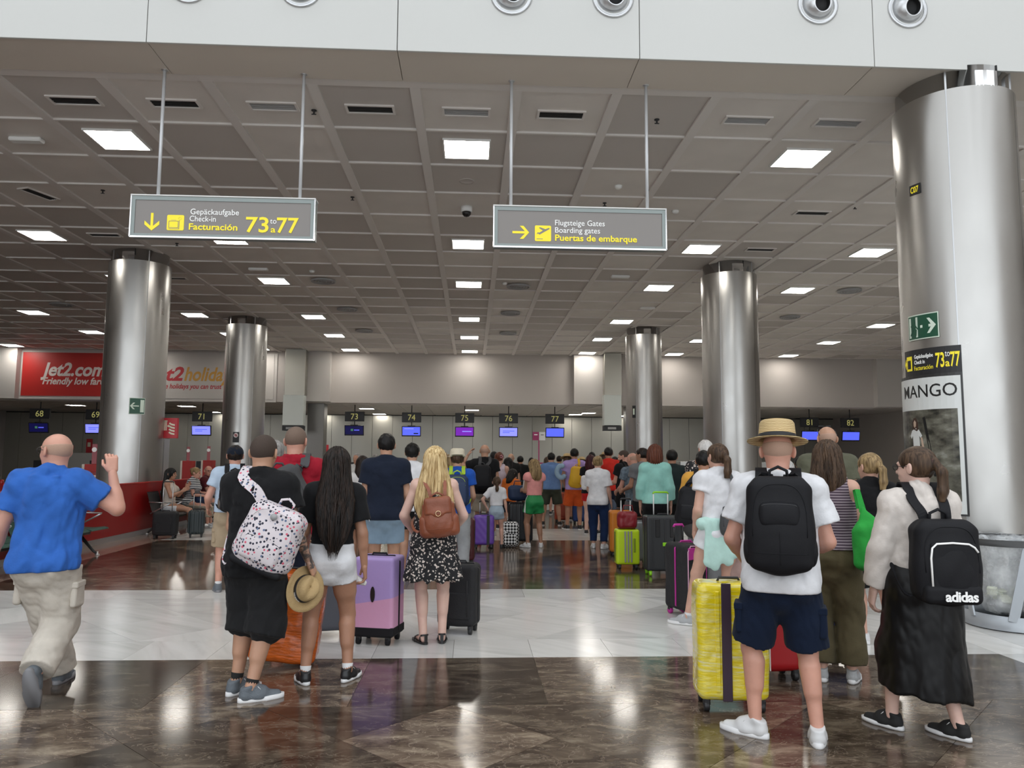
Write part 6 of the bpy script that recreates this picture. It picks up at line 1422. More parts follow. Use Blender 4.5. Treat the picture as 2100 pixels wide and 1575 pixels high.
m_brownlea = mk('brown_leather', (.26,.075,.035), .42, bump=(30,.15), var=(6,.15)); m_gold = mk('gold_ring', (.7,.5,.3), .3, 1)
o, c, Rr, d, w, hh = backpack(p4, 'brown leather flap backpack on the blonde woman', m_brownlea, .27, .30, .13, .135, pocket=None, roll=-.10, dx=.045, side_pockets=False, sw=.028, gap=.02)
V = Vol(c-.3, c+.3, .008); V.bx(c+Rr@np.array([0,-.035,.085]), (.115,.055,.085), .035, Rr); V.plane(c+Rr@np.array([0,0,.03]), Rr@np.array([0,0,-1.])); V.el(c+Rr@np.array([0,-.075,.03]), (.05,.02,.05), Rr, .02); fl = link('flap', V.mesh(), m_brownlea, o)
V = Vol(c-.4, c+.4, .009); V.bx(c+Rr@np.array([0,0,-hh*.22]), (.165,.065,.095), .05, Rr); V.disp(folds(2,.003)); link('gusset', V.mesh(), m_brownlea, o)
MB().tube([c+Rr@np.array([.021*math.cos(a),-.105,.035+.021*math.sin(a)]) for a in np.linspace(0,2*PI,17)], .004, 6).obj('ring_clasp', m_gold, o)
# 5 red T-shirt man and sling
p5 = person('tall man in a dark red T-shirt with a grey sling bag', Y_(606, 6.75), 1.86, -.12, 'm', 1.06, .010, 'pink', arms=(((.15,0,-1),(.0,.9,-.5)),((.22,.05,-1),(-.1,.8,-.7))), head=(-.25,.05), hair=('gbuzz','gbuzz'), top=dict(m=RD, loose=.7, amp=.008), bottom=dict(m=NV, len=.95), shoes=('sneaker', m_bshoe, m_wsole))
o, c, Rr, d, w, hh = backpack(p5, 'large dark grey sling bag across the back of the red-shirted man', BAGG, .32, .46, .15, .175, pocket=(.75,.42,-.2), straps=(1,), roll=-.42, dx=-.02, sw=.075)
# 6 grey-haired man between
person('grey-haired man half hidden between the buzz-cut man and the red T-shirt', Y_(564, 8.0), 1.76, .1, 'm', 1., .012, 'pink', head=(-.1,0), hair=('short','grey'), top=dict(m=GRY), bottom=dict(m=KHA), shoes=('sneaker', m_wshoe, m_wsole), arms=(((.1,.1,-1),(-.1,.9,-.6)),)*2)
# 7 light blue shirt and cap
def _check(N, L, b, co):
    w1 = N.new('ShaderNodeTexWave'); w1.bands_direction = 'Z'; w1.inputs['Scale'].default_value = 22; w1.inputs['Distortion'].default_value = 1.5; L.new(co, w1.inputs['Vector']); r = ramp(N, [(.3,(.36,.47,.62)),(.6,(.55,.64,.74))]); L.new(w1.outputs['Fac'], r.inputs['Fac']); L.new(r.outputs['Color'], b.inputs['Base Color'])
m_check = mk('pale_blue_check', (.5,.6,.7), .8, fn=_check); m_capn = cloth('dark_navy_cap', (.012,.016,.026))
p7 = person('man in a dark cap and pale blue checked shirt with khaki cargo shorts', (onz(484,1205)[0], 9.35), 1.73, .03, 'm', 1.10, .011, 'pink', feet=((-.13,0,0,.1,0),(.12,.05,0,-.1,0)), arms=(((.40,-.1,-1),(.0,.8,-.5)),((.25,.1,-1),(-.2,.9,-.4))), hair=('short','dark'), cap=m_capn,
  top=dict(m=m_check, loose=.7, hem=.03, sleeve=.55), bottom=dict(m=KHA, len=.85, cargo=True, flare=.03), shoes=('runner', m_gshoe, m_gsole), socks=(m_wsock,.0))
m_taupe = mk('taupe_nylon', (.12,.095,.08), .7, bump=(150,.3))
backpack(p7, 'brown and black backpack on the man in the dark cap', BAG, .31, .44, .17, .17, mp=m_taupe, pocket=(.8,.62,-.1))
# 8 navy T-shirt
p8 = person('young man in a navy T-shirt and pale denim shorts seen from behind', Y_(792, 8.7), 1.865, 0, 'm', 1.0, .011, 'warm', arms=(((.18,.0,-1),(-.1,.8,-.6)),((.2,0,-1),(-.15,.8,-.6))), hair=('short','black'), top=dict(m=NV, loose=.75, sleeve=.62, hem=-.03, amp=.007), bottom=dict(m=DEN, len=.68, flare=.022), shoes=('runner', m_wshoe, m_wsole), socks=(m_wsock,.0))
# 9 curly hair
person('dark curly-haired person in a black and white top beyond the navy T-shirt', Y_(845, 10.4), 1.79, -.2, 'm', 1., .014, 'warm', hair=('curly','black'), top=dict(m=W_, sleeve=.6), bottom=dict(m=BK), shoes=('sneaker', m_wshoe, m_wsole), arms=(((.3,.2,-1),(-.3,.9,.1)),)*2)
# 10 pink cap
m_pinkcap = cloth('pale_pink_cap', (.62,.40,.36)); m_pinkp = mk('pink_print', (.55,.2,.25), .8, var=(14,.5))
person('person in a pale pink cap and pink patterned top', Y_(906, 11.8), 1.70, .1, 'f', 1., .014, 'fair', hair=('mid','dirty'), cap=m_pinkcap, top=dict(m=m_pinkp, sleeve=.5), bottom=dict(m=DEN), shoes=('sneaker', m_wshoe, m_wsole))
# 11 white trilby, blue shirt
def trilby(m, mb=None):
    def fn(root, hp, hr, Rh, hs):
        b_ = MB().lathe([(.135,-.01),(.12,-.012),(.096,.0),(.094,.05),(.085,.085),(.06,.098),(.002,.088)], 30, cap=False); b_.v = [tuple(hp(x, y*1.15-.012, z+.045+(.03 if (y < -.09 and z < 0) else 0))) for x, y, z in b_.v]; o2 = b_.obj('trilby_hat', m, root); md = o2.modifiers.new('thick','SOLIDIFY'); md.thickness = .004; md.offset = 1
        t = MB().lathe([(.099,.003),(.097,.026)], 30, cap=False); t.v = [tuple(hp(x, y*1.15-.012, z+.045)) for x, y, z in t.v]; t.obj('hat_band', mb or m, o2)
    return fn
m_ivory = mk('ivory_straw', (.68,.62,.48), .7, bump=(90,.3)); ROY = cloth('royal_blue', (.02,.09,.42))
p11 = person('person in an ivory trilby and royal blue T-shirt', Y_(938, 10.6), 1.70, 0, 'm', 1.0, .012, 'warm', hair=('short','brown'), hat=trilby(m_ivory, mk('tan_band', (.5,.4,.25), .7)), top=dict(m=ROY, loose=.6), bottom=dict(kind='trousers', m=cloth('pale_grey_trousers', (.36,.37,.38)), len=.95, flare=.02), shoes=('sneaker', m_wshoe, m_wsole), arms=(((.2,0,-1),(-.1,.8,-.5)),)*2)
m_lime = mk('lime_trim', (.42,.62,.04), .6); m_navyb = mk('navy_nylon', (.012,.03,.085), .6)
o, c, Rr, d, w, hh = backpack(p11, 'navy backpack with lime green trim and white crest, on the royal blue shirt', m_navyb, .30, .42, .15, .17, mt=m_lime, pocket=(.86,.72,-.08), sw=.05)
MB().box((c[0]-.02,c[1]-d*.5-.05,c[2]-.06),(c[0]+.02,c[1]-d*.5-.02,c[2]+.10), bev=.008).obj('crest', m_signwhite, o)
# 12 bald man black T-shirt
p12 = person('bald man in a black T-shirt and beige shorts, one hand at his ear', Y_(994, 14.7), 1.87, .1, 'm', 1.08, .013, 'warm', arms=(((.7,.4,-.2),(-.7,.2,1.2)),((.2,0,-1),(0,.4,-1))), hair=('bald','stub'), top=dict(m=BK, loose=.7), bottom=dict(m=cloth('beige_cloth', (.36,.31,.24)), len=.8, flare=.03), shoes=('sneaker', mk('red_shoe', (.4,.04,.03), .5), m_wsole), socks=(m_wsock,.02))
backpack(p12, 'black backpack with pale piping on the bald man in black', BAG, .33, .46, .18, .15, mt=BAGG, pocket=(.8,.55,-.12), dx=-.07)
# 13 woman with pink flower
p13 = person('woman in a pale vest top with a pink flower in her hair', Y_(1024, 15.9), 1.73, -.15, 'f', 1., .014, 'fair', head=(-.3,0), hair=('bun','auburn'), top=dict(m=cloth('pale_lilac_vest', (.60,.50,.56)), sleeve=0, tank=True, hem=0), bottom=dict(m=DEN, len=.4), shoes=('sneaker', m_wshoe, m_wsole))
q = p13['HC']+np.array([.05,-.10,.03]); b_ = MB()
for k in range(5): a = k*2*PI/5; b_.lathe([(.001,-.004),(.018,-.002),(.022,.004),(.001,.012)], 8, q+np.array([.026*math.cos(a),0,.026*math.sin(a)]))
b_.obj('pink_flower', mk('pink_petals', (.75,.35,.42), .6), p13['root'])
# 14 girl
DENL = cloth('pale_denim', (.38,.47,.55))
p14 = person('little girl with a ponytail, white T-shirt and pale denim shorts, hand on hip', (onz(1018,1126)[0], 13.7), 1.27, .05, 'f', .92, .011, 'fair', feet=((-.08,0,0,.3,0),(.10,.0,0,-.4,0)), arms=(((.75,-.1,-.75),(-.45,.15,-.8)),((.25,0,-1),(.15,.1,-1))), hair=('pony','brown'), top=dict(m=W_, sleeve=.7, hem=.08, loose=.6), bottom=dict(m=DENL, len=.42, flare=.016, waist=.10), shoes=('sneaker', m_bshoe, m_bsole), lw=.86, aw=.85)
# 15 child bent
p15 = person('dark-haired child in an orange top bending between the luggage', Y_(1043, 15.5), 1.42, -.2, 'f', .9, .014, 'fair', torso=(.35,.1,0), head=(-.8,.2), hair=('mid','black'), top=dict(m=cloth('orange_cotton', (.65,.16,.03)), sleeve=.5), bottom=dict(m=NV), shoes=('sneaker', m_bshoe, m_wsole), arms=(((.2,.4,-1),(.1,.5,-1)),)*2)
# 16 pink top green shorts
def _side(N, L, b, co):
    sp = N.new('ShaderNodeSeparateXYZ'); L.new(co, sp.inputs[0]); r = ramp(N, [(0,(.7,.72,.7)),(.012,(.7,.72,.7)),(.013,(.01,.22,.06))], 'CONSTANT'); m_ = N.new('ShaderNodeMath'); m_.operation = 'ABSOLUTE'; L.new(sp.outputs[1], m_.inputs[0]); L.new(m_.outputs[0], r.inputs['Fac']); L.new(r.outputs['Color'], b.inputs['Base Color'])
p16 = person('dark blonde girl in a pink frilled top and green shorts holding papers', (onz(1096,1124)[0], 13.8), 1.585, .45, 'f', .96, .011, 'olive', feet=((-.10,.05,0,.5,0),(.12,-.03,0,-.5,0)), arms=(((.05,.25,-1),(-.15,1,.0)),((.1,.25,-1),(-.2,1,.1))), head=(.1,.15), hair=('mid','dirty'), top=dict(m=cloth('pink_cotton', (.72,.30,.28)), sleeve=.2, hem=.08, loose=.3), bottom=dict(m=mk('green_sport_cloth', (.01,.22,.06), .6, fn=_side), len=.5, flare=.02, waist=.10), shoes=('sneaker', m_wshoe, m_wsole))
pp = (p16['WR'][0]+p16['WR'][1])/2+p16['HD'][0]*.12
tag(MB().box((-.10,-.002,-.02),(.10,.002,.28), R=rot('z',.9) @ rot('y',.2)).obj('boarding_papers', m_white, None, pp), 'white printed papers held by the girl in green shorts', 'papers')
# 17 blue polo
BLP = cloth('dusty_blue', (.13,.22,.42)); GRN = cloth('dark_green_grey', (.055,.062,.045))
p17 = person('broad dark-haired man in a dusty blue polo and dark shorts', (onz(1131,1078)[0], 18.4), 1.75, 0, 'm', 1.18, .016, 'warm', feet=((-.2,0,0,.2,0),(.2,0,0,-.2,0)), hair=('short','black'), top=dict(m=BLP, loose=.8, sleeve=.8), bottom=dict(m=GRN, len=.9, flare=.03), shoes=('sneaker', m_bshoe, m_wsole), lw=1.05)
# 18 lilac shirt, yellow backpack, neck pillow
p18 = person('man in a lilac T-shirt and orange shorts with a yellow backpack', Y_(1178, 17.3), 1.84, .1, 'm', 1.0, .015, 'tan', feet=((-.16,.05,0,.4,0),(.12,0,0,-.3,0)), hair=('short','black'), top=dict(m=cloth('lilac_cotton', (.38,.28,.56)), loose=.7), bottom=dict(m=cloth('burnt_orange', (.55,.09,.02)), len=.9, flare=.03), shoes=('sneaker', m_bshoe, m_wsole), arms=(((.3,.1,-1),(-.3,.6,-.8)),((.2,0,-1),(-.1,.7,-.7))))
m_yel = mk('mustard_nylon', (.62,.36,.01), .6); backpack(p18, 'mustard yellow backpack slung over the lilac T-shirt', m_yel, .28, .46, .16, .14, mt=m_yel, pocket=(.7,.4,-.15), dx=.02, roll=.12, straps=(1,))
q = p18['W'](p18['X'](-.17,-.06,.20)); tag(MB().tube([(.10*math.cos(a), -.02, .13*math.sin(a)) for a in np.linspace(.9, 2*PI-.5, 18)], [.03]+[.055]*16+[.03], 12).obj('neck_pillow', cloth('pale_blue_fleece', (.28,.40,.52)), None, q), 'pale blue neck pillow hanging beside the yellow backpack', 'pillow')
# 19 black and white woman, red shorts, dark red hair
p19 = person('woman with dark red hair, black top, white bag strap and red shorts', Y_(1211, 16.2), 1.69, -.3, 'f', .98, .015, 'pale', hair=('mid','darkred'), feet=((-.1,0,0,.2,0),(.12,.1,0,-.5,0)), top=dict(m=BK, sleeve=.4, hem=0), bottom=dict(m=cloth('bright_red_cloth', (.5,.02,.02)), len=.35), shoes=('sneaker', m_bshoe, m_wsole), arms=(((.2,.1,-1),(-.2,1,.4)),((.2,.1,-1),(-.2,1,.4))))
q = p19['W'](p19['X'](-.02,-.10,.14)); V = Vol(q-.25, q+.25, .014); V.bx(q, (.11,.06,.15), .05); V.disp(folds(6,.008)); q2 = V.mesh(); q2.transform(Matrix.Translation([-float(k) for k in q])); tag(link('shoulder_bag', q2, W_, None, q), 'white drawstring bag hanging on the woman with dark red hair', 'bag')
# 20 white T-shirt blonde bun
p20 = person('blonde woman with a bun, loose white T-shirt and dark blue jeans', (onz(1228,1126)[0], 13.65), 1.65, -.15, 'f', 1.02, .011, 'fair', feet=((-.09,.05,0,.25,0),(.10,-.02,0,-.6,0)), arms=(((.12,.2,-1),(-.2,.8,-.5)),((.18,.05,-1),(.15,.35,-1))), hair=('bun','dirty'), head=(0,.05), top=dict(m=W_, sleeve=.75, hem=-.04, loose=.7, flare=.02, amp=.009), bottom=dict(kind='trousers', m=JEAN, len=.86, flare=.006), shoes=('runner', m_wshoe, m_wsole), aw=.95)
q = p20['WR'][1]+np.array([.02,.05,-.05]); V = Vol(q-[.22,.2,.42], q+[.22,.2,.12], .011); V.rc(q+[0,0,.04], q+[-.05,.0,-.25], .05, .10, .03, flat=((0,1,0),.6)); V.rc(q+[.03,0,.0], q+[.06,.02,-.32], .05, .09, .03, flat=((0,1,0),.6)); V.disp(folds(12,.014,(14,40),.3)); q2 = V.mesh(); q2.transform(Matrix.Translation([-float(k) for k in q])); tag(link('denim_jacket', q2, cloth('grey_denim', (.14,.18,.24)), None, q), 'bundled denim jacket hanging from the arm of the blonde with the bun', 'jacket')
# 21 bearded man
p21 = person('bearded balding man in black looking down to the left', Y_(1280, 15.2), 1.78, .9, 'm', 1.05, .014, 'pink', hair=('gbuzz','buzz'), head=(.45,.3), beard='dark', top=dict(m=BK, loose=.5), bottom=dict(m=BK), shoes=('sneaker', m_bshoe, m_wsole), arms=(((.1,.3,-1),(-.3,.9,-.1)),)*2)
backpack(p21, 'black backpack low beside the bearded man in black', BAG, .32, .44, .18, .02, dx=.02, gap=.04)
person('short-haired man in a red T-shirt behind the blonde with the bun', Y_(1248, 16.6), 1.86, .2, 'm', 1, .016, 'tan', hair=('short','black'), top=dict(m=cloth('scarlet_cotton', (.55,.03,.02))), bottom=dict(m=NV), shoes=('sneaker', m_bshoe, m_wsole))
person('dark-haired person in a yellow T-shirt next to the bearded man', Y_(1261, 18.2), 1.66, -.1, 'm', 1, .016, 'olive', hair=('short','black'), top=dict(m=cloth('yellow_cotton', (.66,.55,.10))), bottom=dict(m=BK), shoes=('sneaker', m_bshoe, m_wsole))
# 23 mint top
MINT = cloth('mint_knit', (.30,.60,.53)); p23 = person('woman with thick auburn hair, mint long-sleeved top and black trousers', Y_(1343, 11.4), 1.82, .02, 'f', .92, .011, 'fair', hair=('bob','auburn'), arms=(((.20,.0,-1),(.04,.25,-1)),((.20,0,-1),(.06,.3,-1))), top=dict(m=MINT, sleeve=1.6, hem=.0, loose=.2, off=.004, amp=.004), bottom=dict(kind='trousers', m=BK, len=.5, flare=.025), shoes=('sneaker', m_wshoe, m_wsole))
person('man in a grey T-shirt just left of the mint top', Y_(1318, 12.9), 1.79, .7, 'm', 1, .014, 'tan', hair=('short','dark'), head=(.3,.1), top=dict(m=GRY), bottom=dict(m=BK), shoes=('sneaker', m_wshoe, m_wsole), arms=(((.1,.3,-1),(-.1,.9,-.3)),)*2)
person('man in a grey and blue shirt leaning towards the bearded man', Y_(1303, 13.4), 1.72, .6, 'm', 1.05, .014, 'pink', torso=(.12,0,0), hair=('bald','stub'), head=(.2,.1), top=dict(m=mk('blue_grey_plaid', (.12,.16,.20), .8, var=(18,.5))), bottom=dict(m=GRY), shoes=('sneaker', m_bshoe, m_wsole), arms=(((.2,.4,-1),(-.2,.9,-.2)),)*2)
# 25 mustard shirt, black bag
MUS = cloth('mustard_cotton', (.66,.34,.06)); p25 = person('black-haired man in a mustard T-shirt and grey trousers', Y_(1443, 8.9), 1.70, -.05, 'm', 1.06, .011, 'tan', hair=('short','black'), top=dict(m=MUS, loose=.7, sleeve=.65, amp=.009), bottom=dict(kind='trousers', m=GRY, len=.95, flare=.02), shoes=('sneaker', m_bshoe, m_wsole), arms=(((.25,.1,-1),(-.2,.9,-.5)),)*2)
backpack(p25, 'slim black backpack hanging off the left shoulder of the mustard T-shirt', BAG, .24, .44, .15, .11, dx=-.17, roll=.10, straps=(-1,), pocket=(.7,.4,-.15))
# its hanging hat
q = p25['W'](np.array([-.12,-.20,.80])); V = Vol(q-.2, q+.2, .010); V.el(q, (.115,.09,.125)); V.el(q+[0,.09,-.02], (.10,.07,.09), None, .02, 's'); V.disp(folds(8,.005)); q2 = V.mesh(); q2.transform(Matrix.Translation([-float(k) for k in q])); tag(link('felt_hat', q2, mk('dark_felt', (.035,.033,.032), .85), None, q), 'dark felt hat hanging under the slim black backpack', 'hat')
# 26 white-haired man patterned shirt
person('white-haired man in a black and white patterned shirt', Y_(1447, 10.2), 1.86, .25, 'm', 1.05, .012, 'pink', hair=('short','white'), head=(.2,0), top=dict(m=m_floral, sleeve=.7, loose=.7), bottom=dict(m=KHA), shoes=('sneaker', m_bshoe, m_wsole))
# 27 ponytail woman white T-shirt mint shirt round waist
MINTL = cloth('pale_mint_cloth', (.48,.70,.63)); p27 = person('brown ponytail woman in a white T-shirt with a mint shirt tied at the waist', (onz(1482,1290)[0], 7.25), 1.745, .28, 'f', 1.0, .010, 'fair', feet=((-.28,.12,0,1.0,0),(.10,-.05,0,.1,0)), head=(.35,0), hair=('pony','brown'), arms=(((.22,-.10,-1),(-.05,.7,-.85)),((.1,.2,-1),(-.2,.9,-.4))), top=dict(m=W_, sleeve=.38, hem=.06, loose=.4, amp=.007), bottom=dict(m=W_, len=.36, flare=.02, waist=.10), shoes=('runner', m_lgshoe, m_wsole), socks=(m_wsock,0))
X27 = p27['X']; V = Vol(X27(-.2,-.16,-.22), X27(.2,.14,.12), .010)
for k in range(5): V.rc(X27(-.075+.035*k,-.074,.06), X27(-.085+.036*k,-.086,-.15-.03*(k % 2)+.012*k), .036, .046, .03, flat=((0,1,0),.5))
V.rc(X27(-.10,-.04,.05), X27(.10,-.04,.05), .06, .06, .03); V.disp(folds(3,.006,(20,44),.15)); link('tied_shirt', V.mesh(), MINTL, p27['root'])
backpack(p27, 'small dark crossbody bag on the back of the ponytail woman', BAGG, .16, .22, .07, .06, dx=.05, straps=(1,), pocket=None, side_pockets=False, sw=.03, name='crossbody_bag', cat='bag')
m_rose = cloth('dusty_pink_jacket', (.42,.28,.25)); q = p27['W'](np.array([.18,.02,.78])); V = Vol(q-[.18,.15,.34], q+[.18,.15,.28], .010); V.rc(q+[0,0,.18], q+[-.02,0,-.26], .07, .09, .03, flat=((0,1,0),.6)); V.disp(folds(14,.014,(14,40),.3)); q2 = V.mesh(); q2.transform(Matrix.Translation([-float(k) for k in q])); tag(link('pink_jacket', q2, m_rose, None, q), 'dusty pink jacket hanging between the ponytail woman and the boater man', 'jacket')
# 28 man in the boater
p28 = person('man in a straw boater, white T-shirt and navy cargo shorts with a black backpack', (onz(1590,1500)[0], 4.38), 1.765, .0, 'm', 1.04, .008, 'pink', feet=((-.16,.02,0,1.15,0),(.17,.0,0,-.02,0)), arms=(((.34,-.05,-1),(-.25,.75,-.6)),((.30,-.05,-1),(-.30,.8,-.3))), head=(0,.05), hair=('bald','stub'), hat=straw_hat(m_straw, m_band, .105, .062, -.10),
  top=dict(m=W_, sleeve=.66, hem=-.035, loose=.85, amp=.008, off=.014, flare=.016), bottom=dict(kind='shorts', m=cloth('deep_navy_cloth', (.008,.014,.032)), len=.90, flare=.028, off=.016, amp=.010, cargo=True), shoes=('runner', m_wshoe, m_wsole), lw=1.0)
backpack(p28, 'large black backpack with a curved front pocket on the man in the boater', BAG, .34, .51, .18, .190, pocket=(.60,.26,.10), sw=.075, h=.0075)
# 29 pale-haired woman behind him
person('pale blonde person almost hidden behind the straw boater', Y_(1611, 9.6), 1.60, 0, 'f', 1, .014, 'fair', hair=('bob','white'), top=dict(m=GRY), bottom=dict(m=BK), shoes=('sneaker', m_bshoe, m_wsole))
# 30 tall bald man olive
p30 = person('tall man with cropped hair and sunglasses pushed up, in an olive T-shirt', Y_(1697, 7.75), 1.95, .1, 'm', 1.12, .010, 'warm', feet=((-.1,0,0,.1,0),(.22,.1,0,-.1,0)), hair=('bald','stub'), head=(.25,0), top=dict(m=cloth('dark_olive_cotton', (.11,.11,.075)), loose=.6), bottom=dict(m=BK, len=.8), shoes=('sneaker', m_bshoe, m_wsole))
hp30 = lambda x, y, z: p30['HC']+p30['Rh']@(np.array([x,y,z])*p30['hs']); b_ = MB()
b_.tube([hp30(-.078,-.04,.03), hp30(-.080,.0,.075), hp30(-.05,.05,.10), hp30(0,.055,.11), hp30(.05,.05,.10), hp30(.080,0,.075), hp30(.078,-.04,.03)], .004, 6)
for sg in (-1,1): b_.box((-.028,-.004,-.02),(.028,.004,.02), R=p30['Rh'] @ rot('x', .7), o=hp30(sg*.034,.048,.108), bev=.004)
b_.obj('sunglasses', m_bshoe, p30['root'])
# 31 striped vest, olive trousers
def _stripe(N, L, b, co):
    sp = N.new('ShaderNodeSeparateXYZ'); L.new(co, sp.inputs[0]); ml = N.new('ShaderNodeMath'); ml.operation = 'MULTIPLY'; L.new(sp.outputs[2], ml.inputs[0]); ml.inputs[1].default_value = 52; fr = N.new('ShaderNodeMath'); fr.operation = 'FRACT'; L.new(ml.outputs[0], fr.inputs[0])
    r = ramp(N, [(0,(.40,.33,.36)),(.28,(.07,.045,.065))], 'CONSTANT'); L.new(fr.outputs[0], r.inputs['Fac']); L.new(r.outputs['Color'], b.inputs['Base Color'])
m_stripe = mk('plum_stripes', (.1,.1,.1), .8, fn=_stripe)
p31 = person('woman in a plum striped sleeveless top and olive trousers with wavy brown hair', (onz(1712,1398)[0], 5.50), 1.735, 0, 'f', 1.08, .009, 'fair', feet=((-.08,.0,0,.10,0),(.12,.03,0,-.15,0)), arms=(((.15,.2,-1),(-.2,.9,-.5)),((.22,.12,-1),(-.1,.95,-.3))), head=(.05,.1), hair=('mid','brown'),
  top=dict(m=m_stripe, sleeve=0, tank=True, hem=.035, loose=.35), bottom=dict(kind='trousers', m=OLV, len=.88, flare=.026, off=.018, amp=.012, waist=.10), shoes=('runner', m_lgshoe, m_wsole), lw=1.04)
m_grn = cloth('kelly_green_nylon', (.035,.36,.06)); q = p31['W'](p31['X'](.150,-.095,.09)); V = Vol(q-[.2,.2,.30], q+[.2,.2,.28], .009); V.bx(q+[0,0,-.06], (.115,.055,.155), .05); V.rc(q+[0,0,.08], q+[-.03,.02,.2], .09, .018, .05, flat=((0,1,0),.45)); V.disp(folds(21,.010,(10,34),.5)); q2 = V.mesh(); q2.transform(Matrix.Translation([-float(k) for k in q]))
o = empty('tote_bag', q, 0, 'kelly green foldable tote bag on the shoulder of the striped-top woman', 'bag'); link('bag_body', q2, m_grn, o)
MB().ribbon([(-.03,.02,.18),(-.045,.03,.27),(-.055,.04,.335),(-.045,.09,.33),(-.02,.10,.20)], [.05,.04,.035,.035,.03], .006, (1,0,0)).obj('handle', m_grn, o)
for k in range(3): MB().tube([(.01+.03*k,-.060,.03-.05*k)]+[(.01+.03*k+.022*math.cos(a),-.063,.0-.05*k+.03*math.sin(a)) for a in np.linspace(1.5,5.5,9)], .003, 5).obj('printed_scroll', mk('pale_green_print', (.45,.7,.5), .7), o)
# 32 blonde ponytail black top
p32 = person('woman with a low blonde ponytail and black top between two other women', Y_(1782, 6.6), 1.655, .25, 'f', 1.02, .010, 'fair', feet=((-.1,.0,0,.4,0),(.14,0,0,.2,0)), head=(.5,.05), hair=('pony','dirty'), top=dict(m=BK, sleeve=.45, loose=.4), bottom=dict(kind='shorts', m=BK, len=.9), shoes=('runner', m_wshoe, m_wsole), arms=(((.15,.2,-1),(-.1,.9,-.5)),)*2)
# 33 white blouse, black skirt
SAT = mk('black_satin', (.004,.004,.0045), .42, bump=(6,.10), spec=.3); LIN = cloth('cream_linen', (.68,.62,.57))
p33 = person('woman with a brown ponytail and glasses, white blouse and long black satin skirt', (onz(1893,1500)[0], 4.44), 1.67, .42, 'f', 1.10, .0082, 'pale', feet=((-.16,.10,0,.62,0),(.14,-.06,0,.62,0)), arms=(((.25,.08,-1),(.14,.22,-1)),((.2,.1,-1),(-.2,.9,-.4))), head=(.62,.02), hair=('pony','brown'), glasses=mk('black_frames', (.01,.01,.01), .3), curl=(.5,.35),
  top=dict(m=LIN, sleeve=1.93, hem=.055, loose=.8, off=.018, flare=.012, amp=.010), bottom=dict(kind='skirt', m=SAT, len=.375, flare=.10, fold=.008, nf=5, off=.010, waist=.10), shoes=('sneaker', mk('black_canvas', (.014,.014,.014), .8), m_wsole))
o, c, Rr, d, w, hh = backpack(p33, 'black sports backpack with white piping and lettering on the white blouse', BAG, .35, .45, .16, .105, pocket=None, sw=.055, side_pockets=False, dx=.03)
V = Vol(c-.4, c+.4, .008); V.bx(c+np.array([.01,-d*.5,-.03]), (.125,.022,.135), .020); pk = link('front_pocket', V.mesh(), BAG, o)
zz = [c+np.array([x,-d*.5-.024,z]) for x, z in ((-.115,-.13),(-.118,.02),(-.110,.075),(-.085,.098),(0,.104),(.085,.098),(.115,.080),(.132,.055))]; MB().tube(zz, .0055, 8).obj('white_piping', m_signwhite, pk)
tm = text_mesh('adidas', .074, bold=.030, align='CENTER', spacing=.94)
for v in tm.vertices: v.co = Vector((float(c[0]+.025+v.co.x), float(c[1]-d*.5-.046-v.co.z), float(c[2]-.205+v.co.y)))
link('lettering', tm, m_signwhite, pk)
V = Vol(c-.4, c+.4, .009); V.bx(c+np.array([.0,-d*.38,-.175]), (.155,.052,.055), .035); link('lower_pocket', V.mesh(), BAG, o)

# --- people seated on the black bench (they face the queue)
def seated(label, px, Y, H, **k): 
    y = Y; return person(label, (-6.30, y), H, -PI/2+k.pop('turn', 0), hipz=.53, feet=k.pop('feet', ((-.10,.44,0,0,0),(.10,.44,0,0,0))), knees=((0,1,1),(0,1,1)), **k)
ps1 = seated('seated woman with long dark hair and white shorts, hand to her mouth', 368, 16.55, 1.66, sex='f', w=.96, h=.012, sk='tan', hair=('long','black'), torso=(-.02,0,0), head=(0,.05), arms=(((.1,.5,-1),(-.1,1,1.0)),((.15,.4,-1),(-.2,1,.5))), top=dict(m=cloth('cream_vest', (.55,.48,.42)), sleeve=0, tank=True, hem=.0), bottom=dict(m=W_, len=.5, waist=.1), shoes=('runner', m_wshoe, m_wsole), feet=((-.10,.40,0,0,0),(.02,.62,.10,0,-.2)))
def _navyst(N, L, b, co):
    sp = N.new('ShaderNodeSeparateXYZ'); L.new(co, sp.inputs[0]); ml = N.new('ShaderNodeMath'); ml.operation = 'MULTIPLY'; L.new(sp.outputs[2], ml.inputs[0]); ml.inputs[1].default_value = 26; fr = N.new('ShaderNodeMath'); fr.operation = 'FRACT'; L.new(ml.outputs[0], fr.inputs[0]); r = ramp(N, [(0,(.66,.66,.66)),(.5,(.01,.014,.03))], 'CONSTANT'); L.new(fr.outputs[0], r.inputs['Fac']); L.new(r.outputs['Color'], b.inputs['Base Color'])
ps2 = seated('seated blonde woman in a navy and white striped top', 405, 17.75, 1.68, sex='f', w=1.05, h=.012, sk='pink', hair=('bun','dirty'), torso=(.12,0,0), head=(0,.0), arms=(((.1,.5,-1),(-.1,1,.2)),((.15,.4,-1),(-.1,1,.0))), top=dict(m=mk('navy_white_stripe', (.3,.3,.3), .8, fn=_navyst), sleeve=.6), bottom=dict(kind='trousers', m=cloth('sand_trousers', (.38,.33,.26)), len=.6, flare=.015), shoes=('sneaker', m_lgshoe, m_wsole))
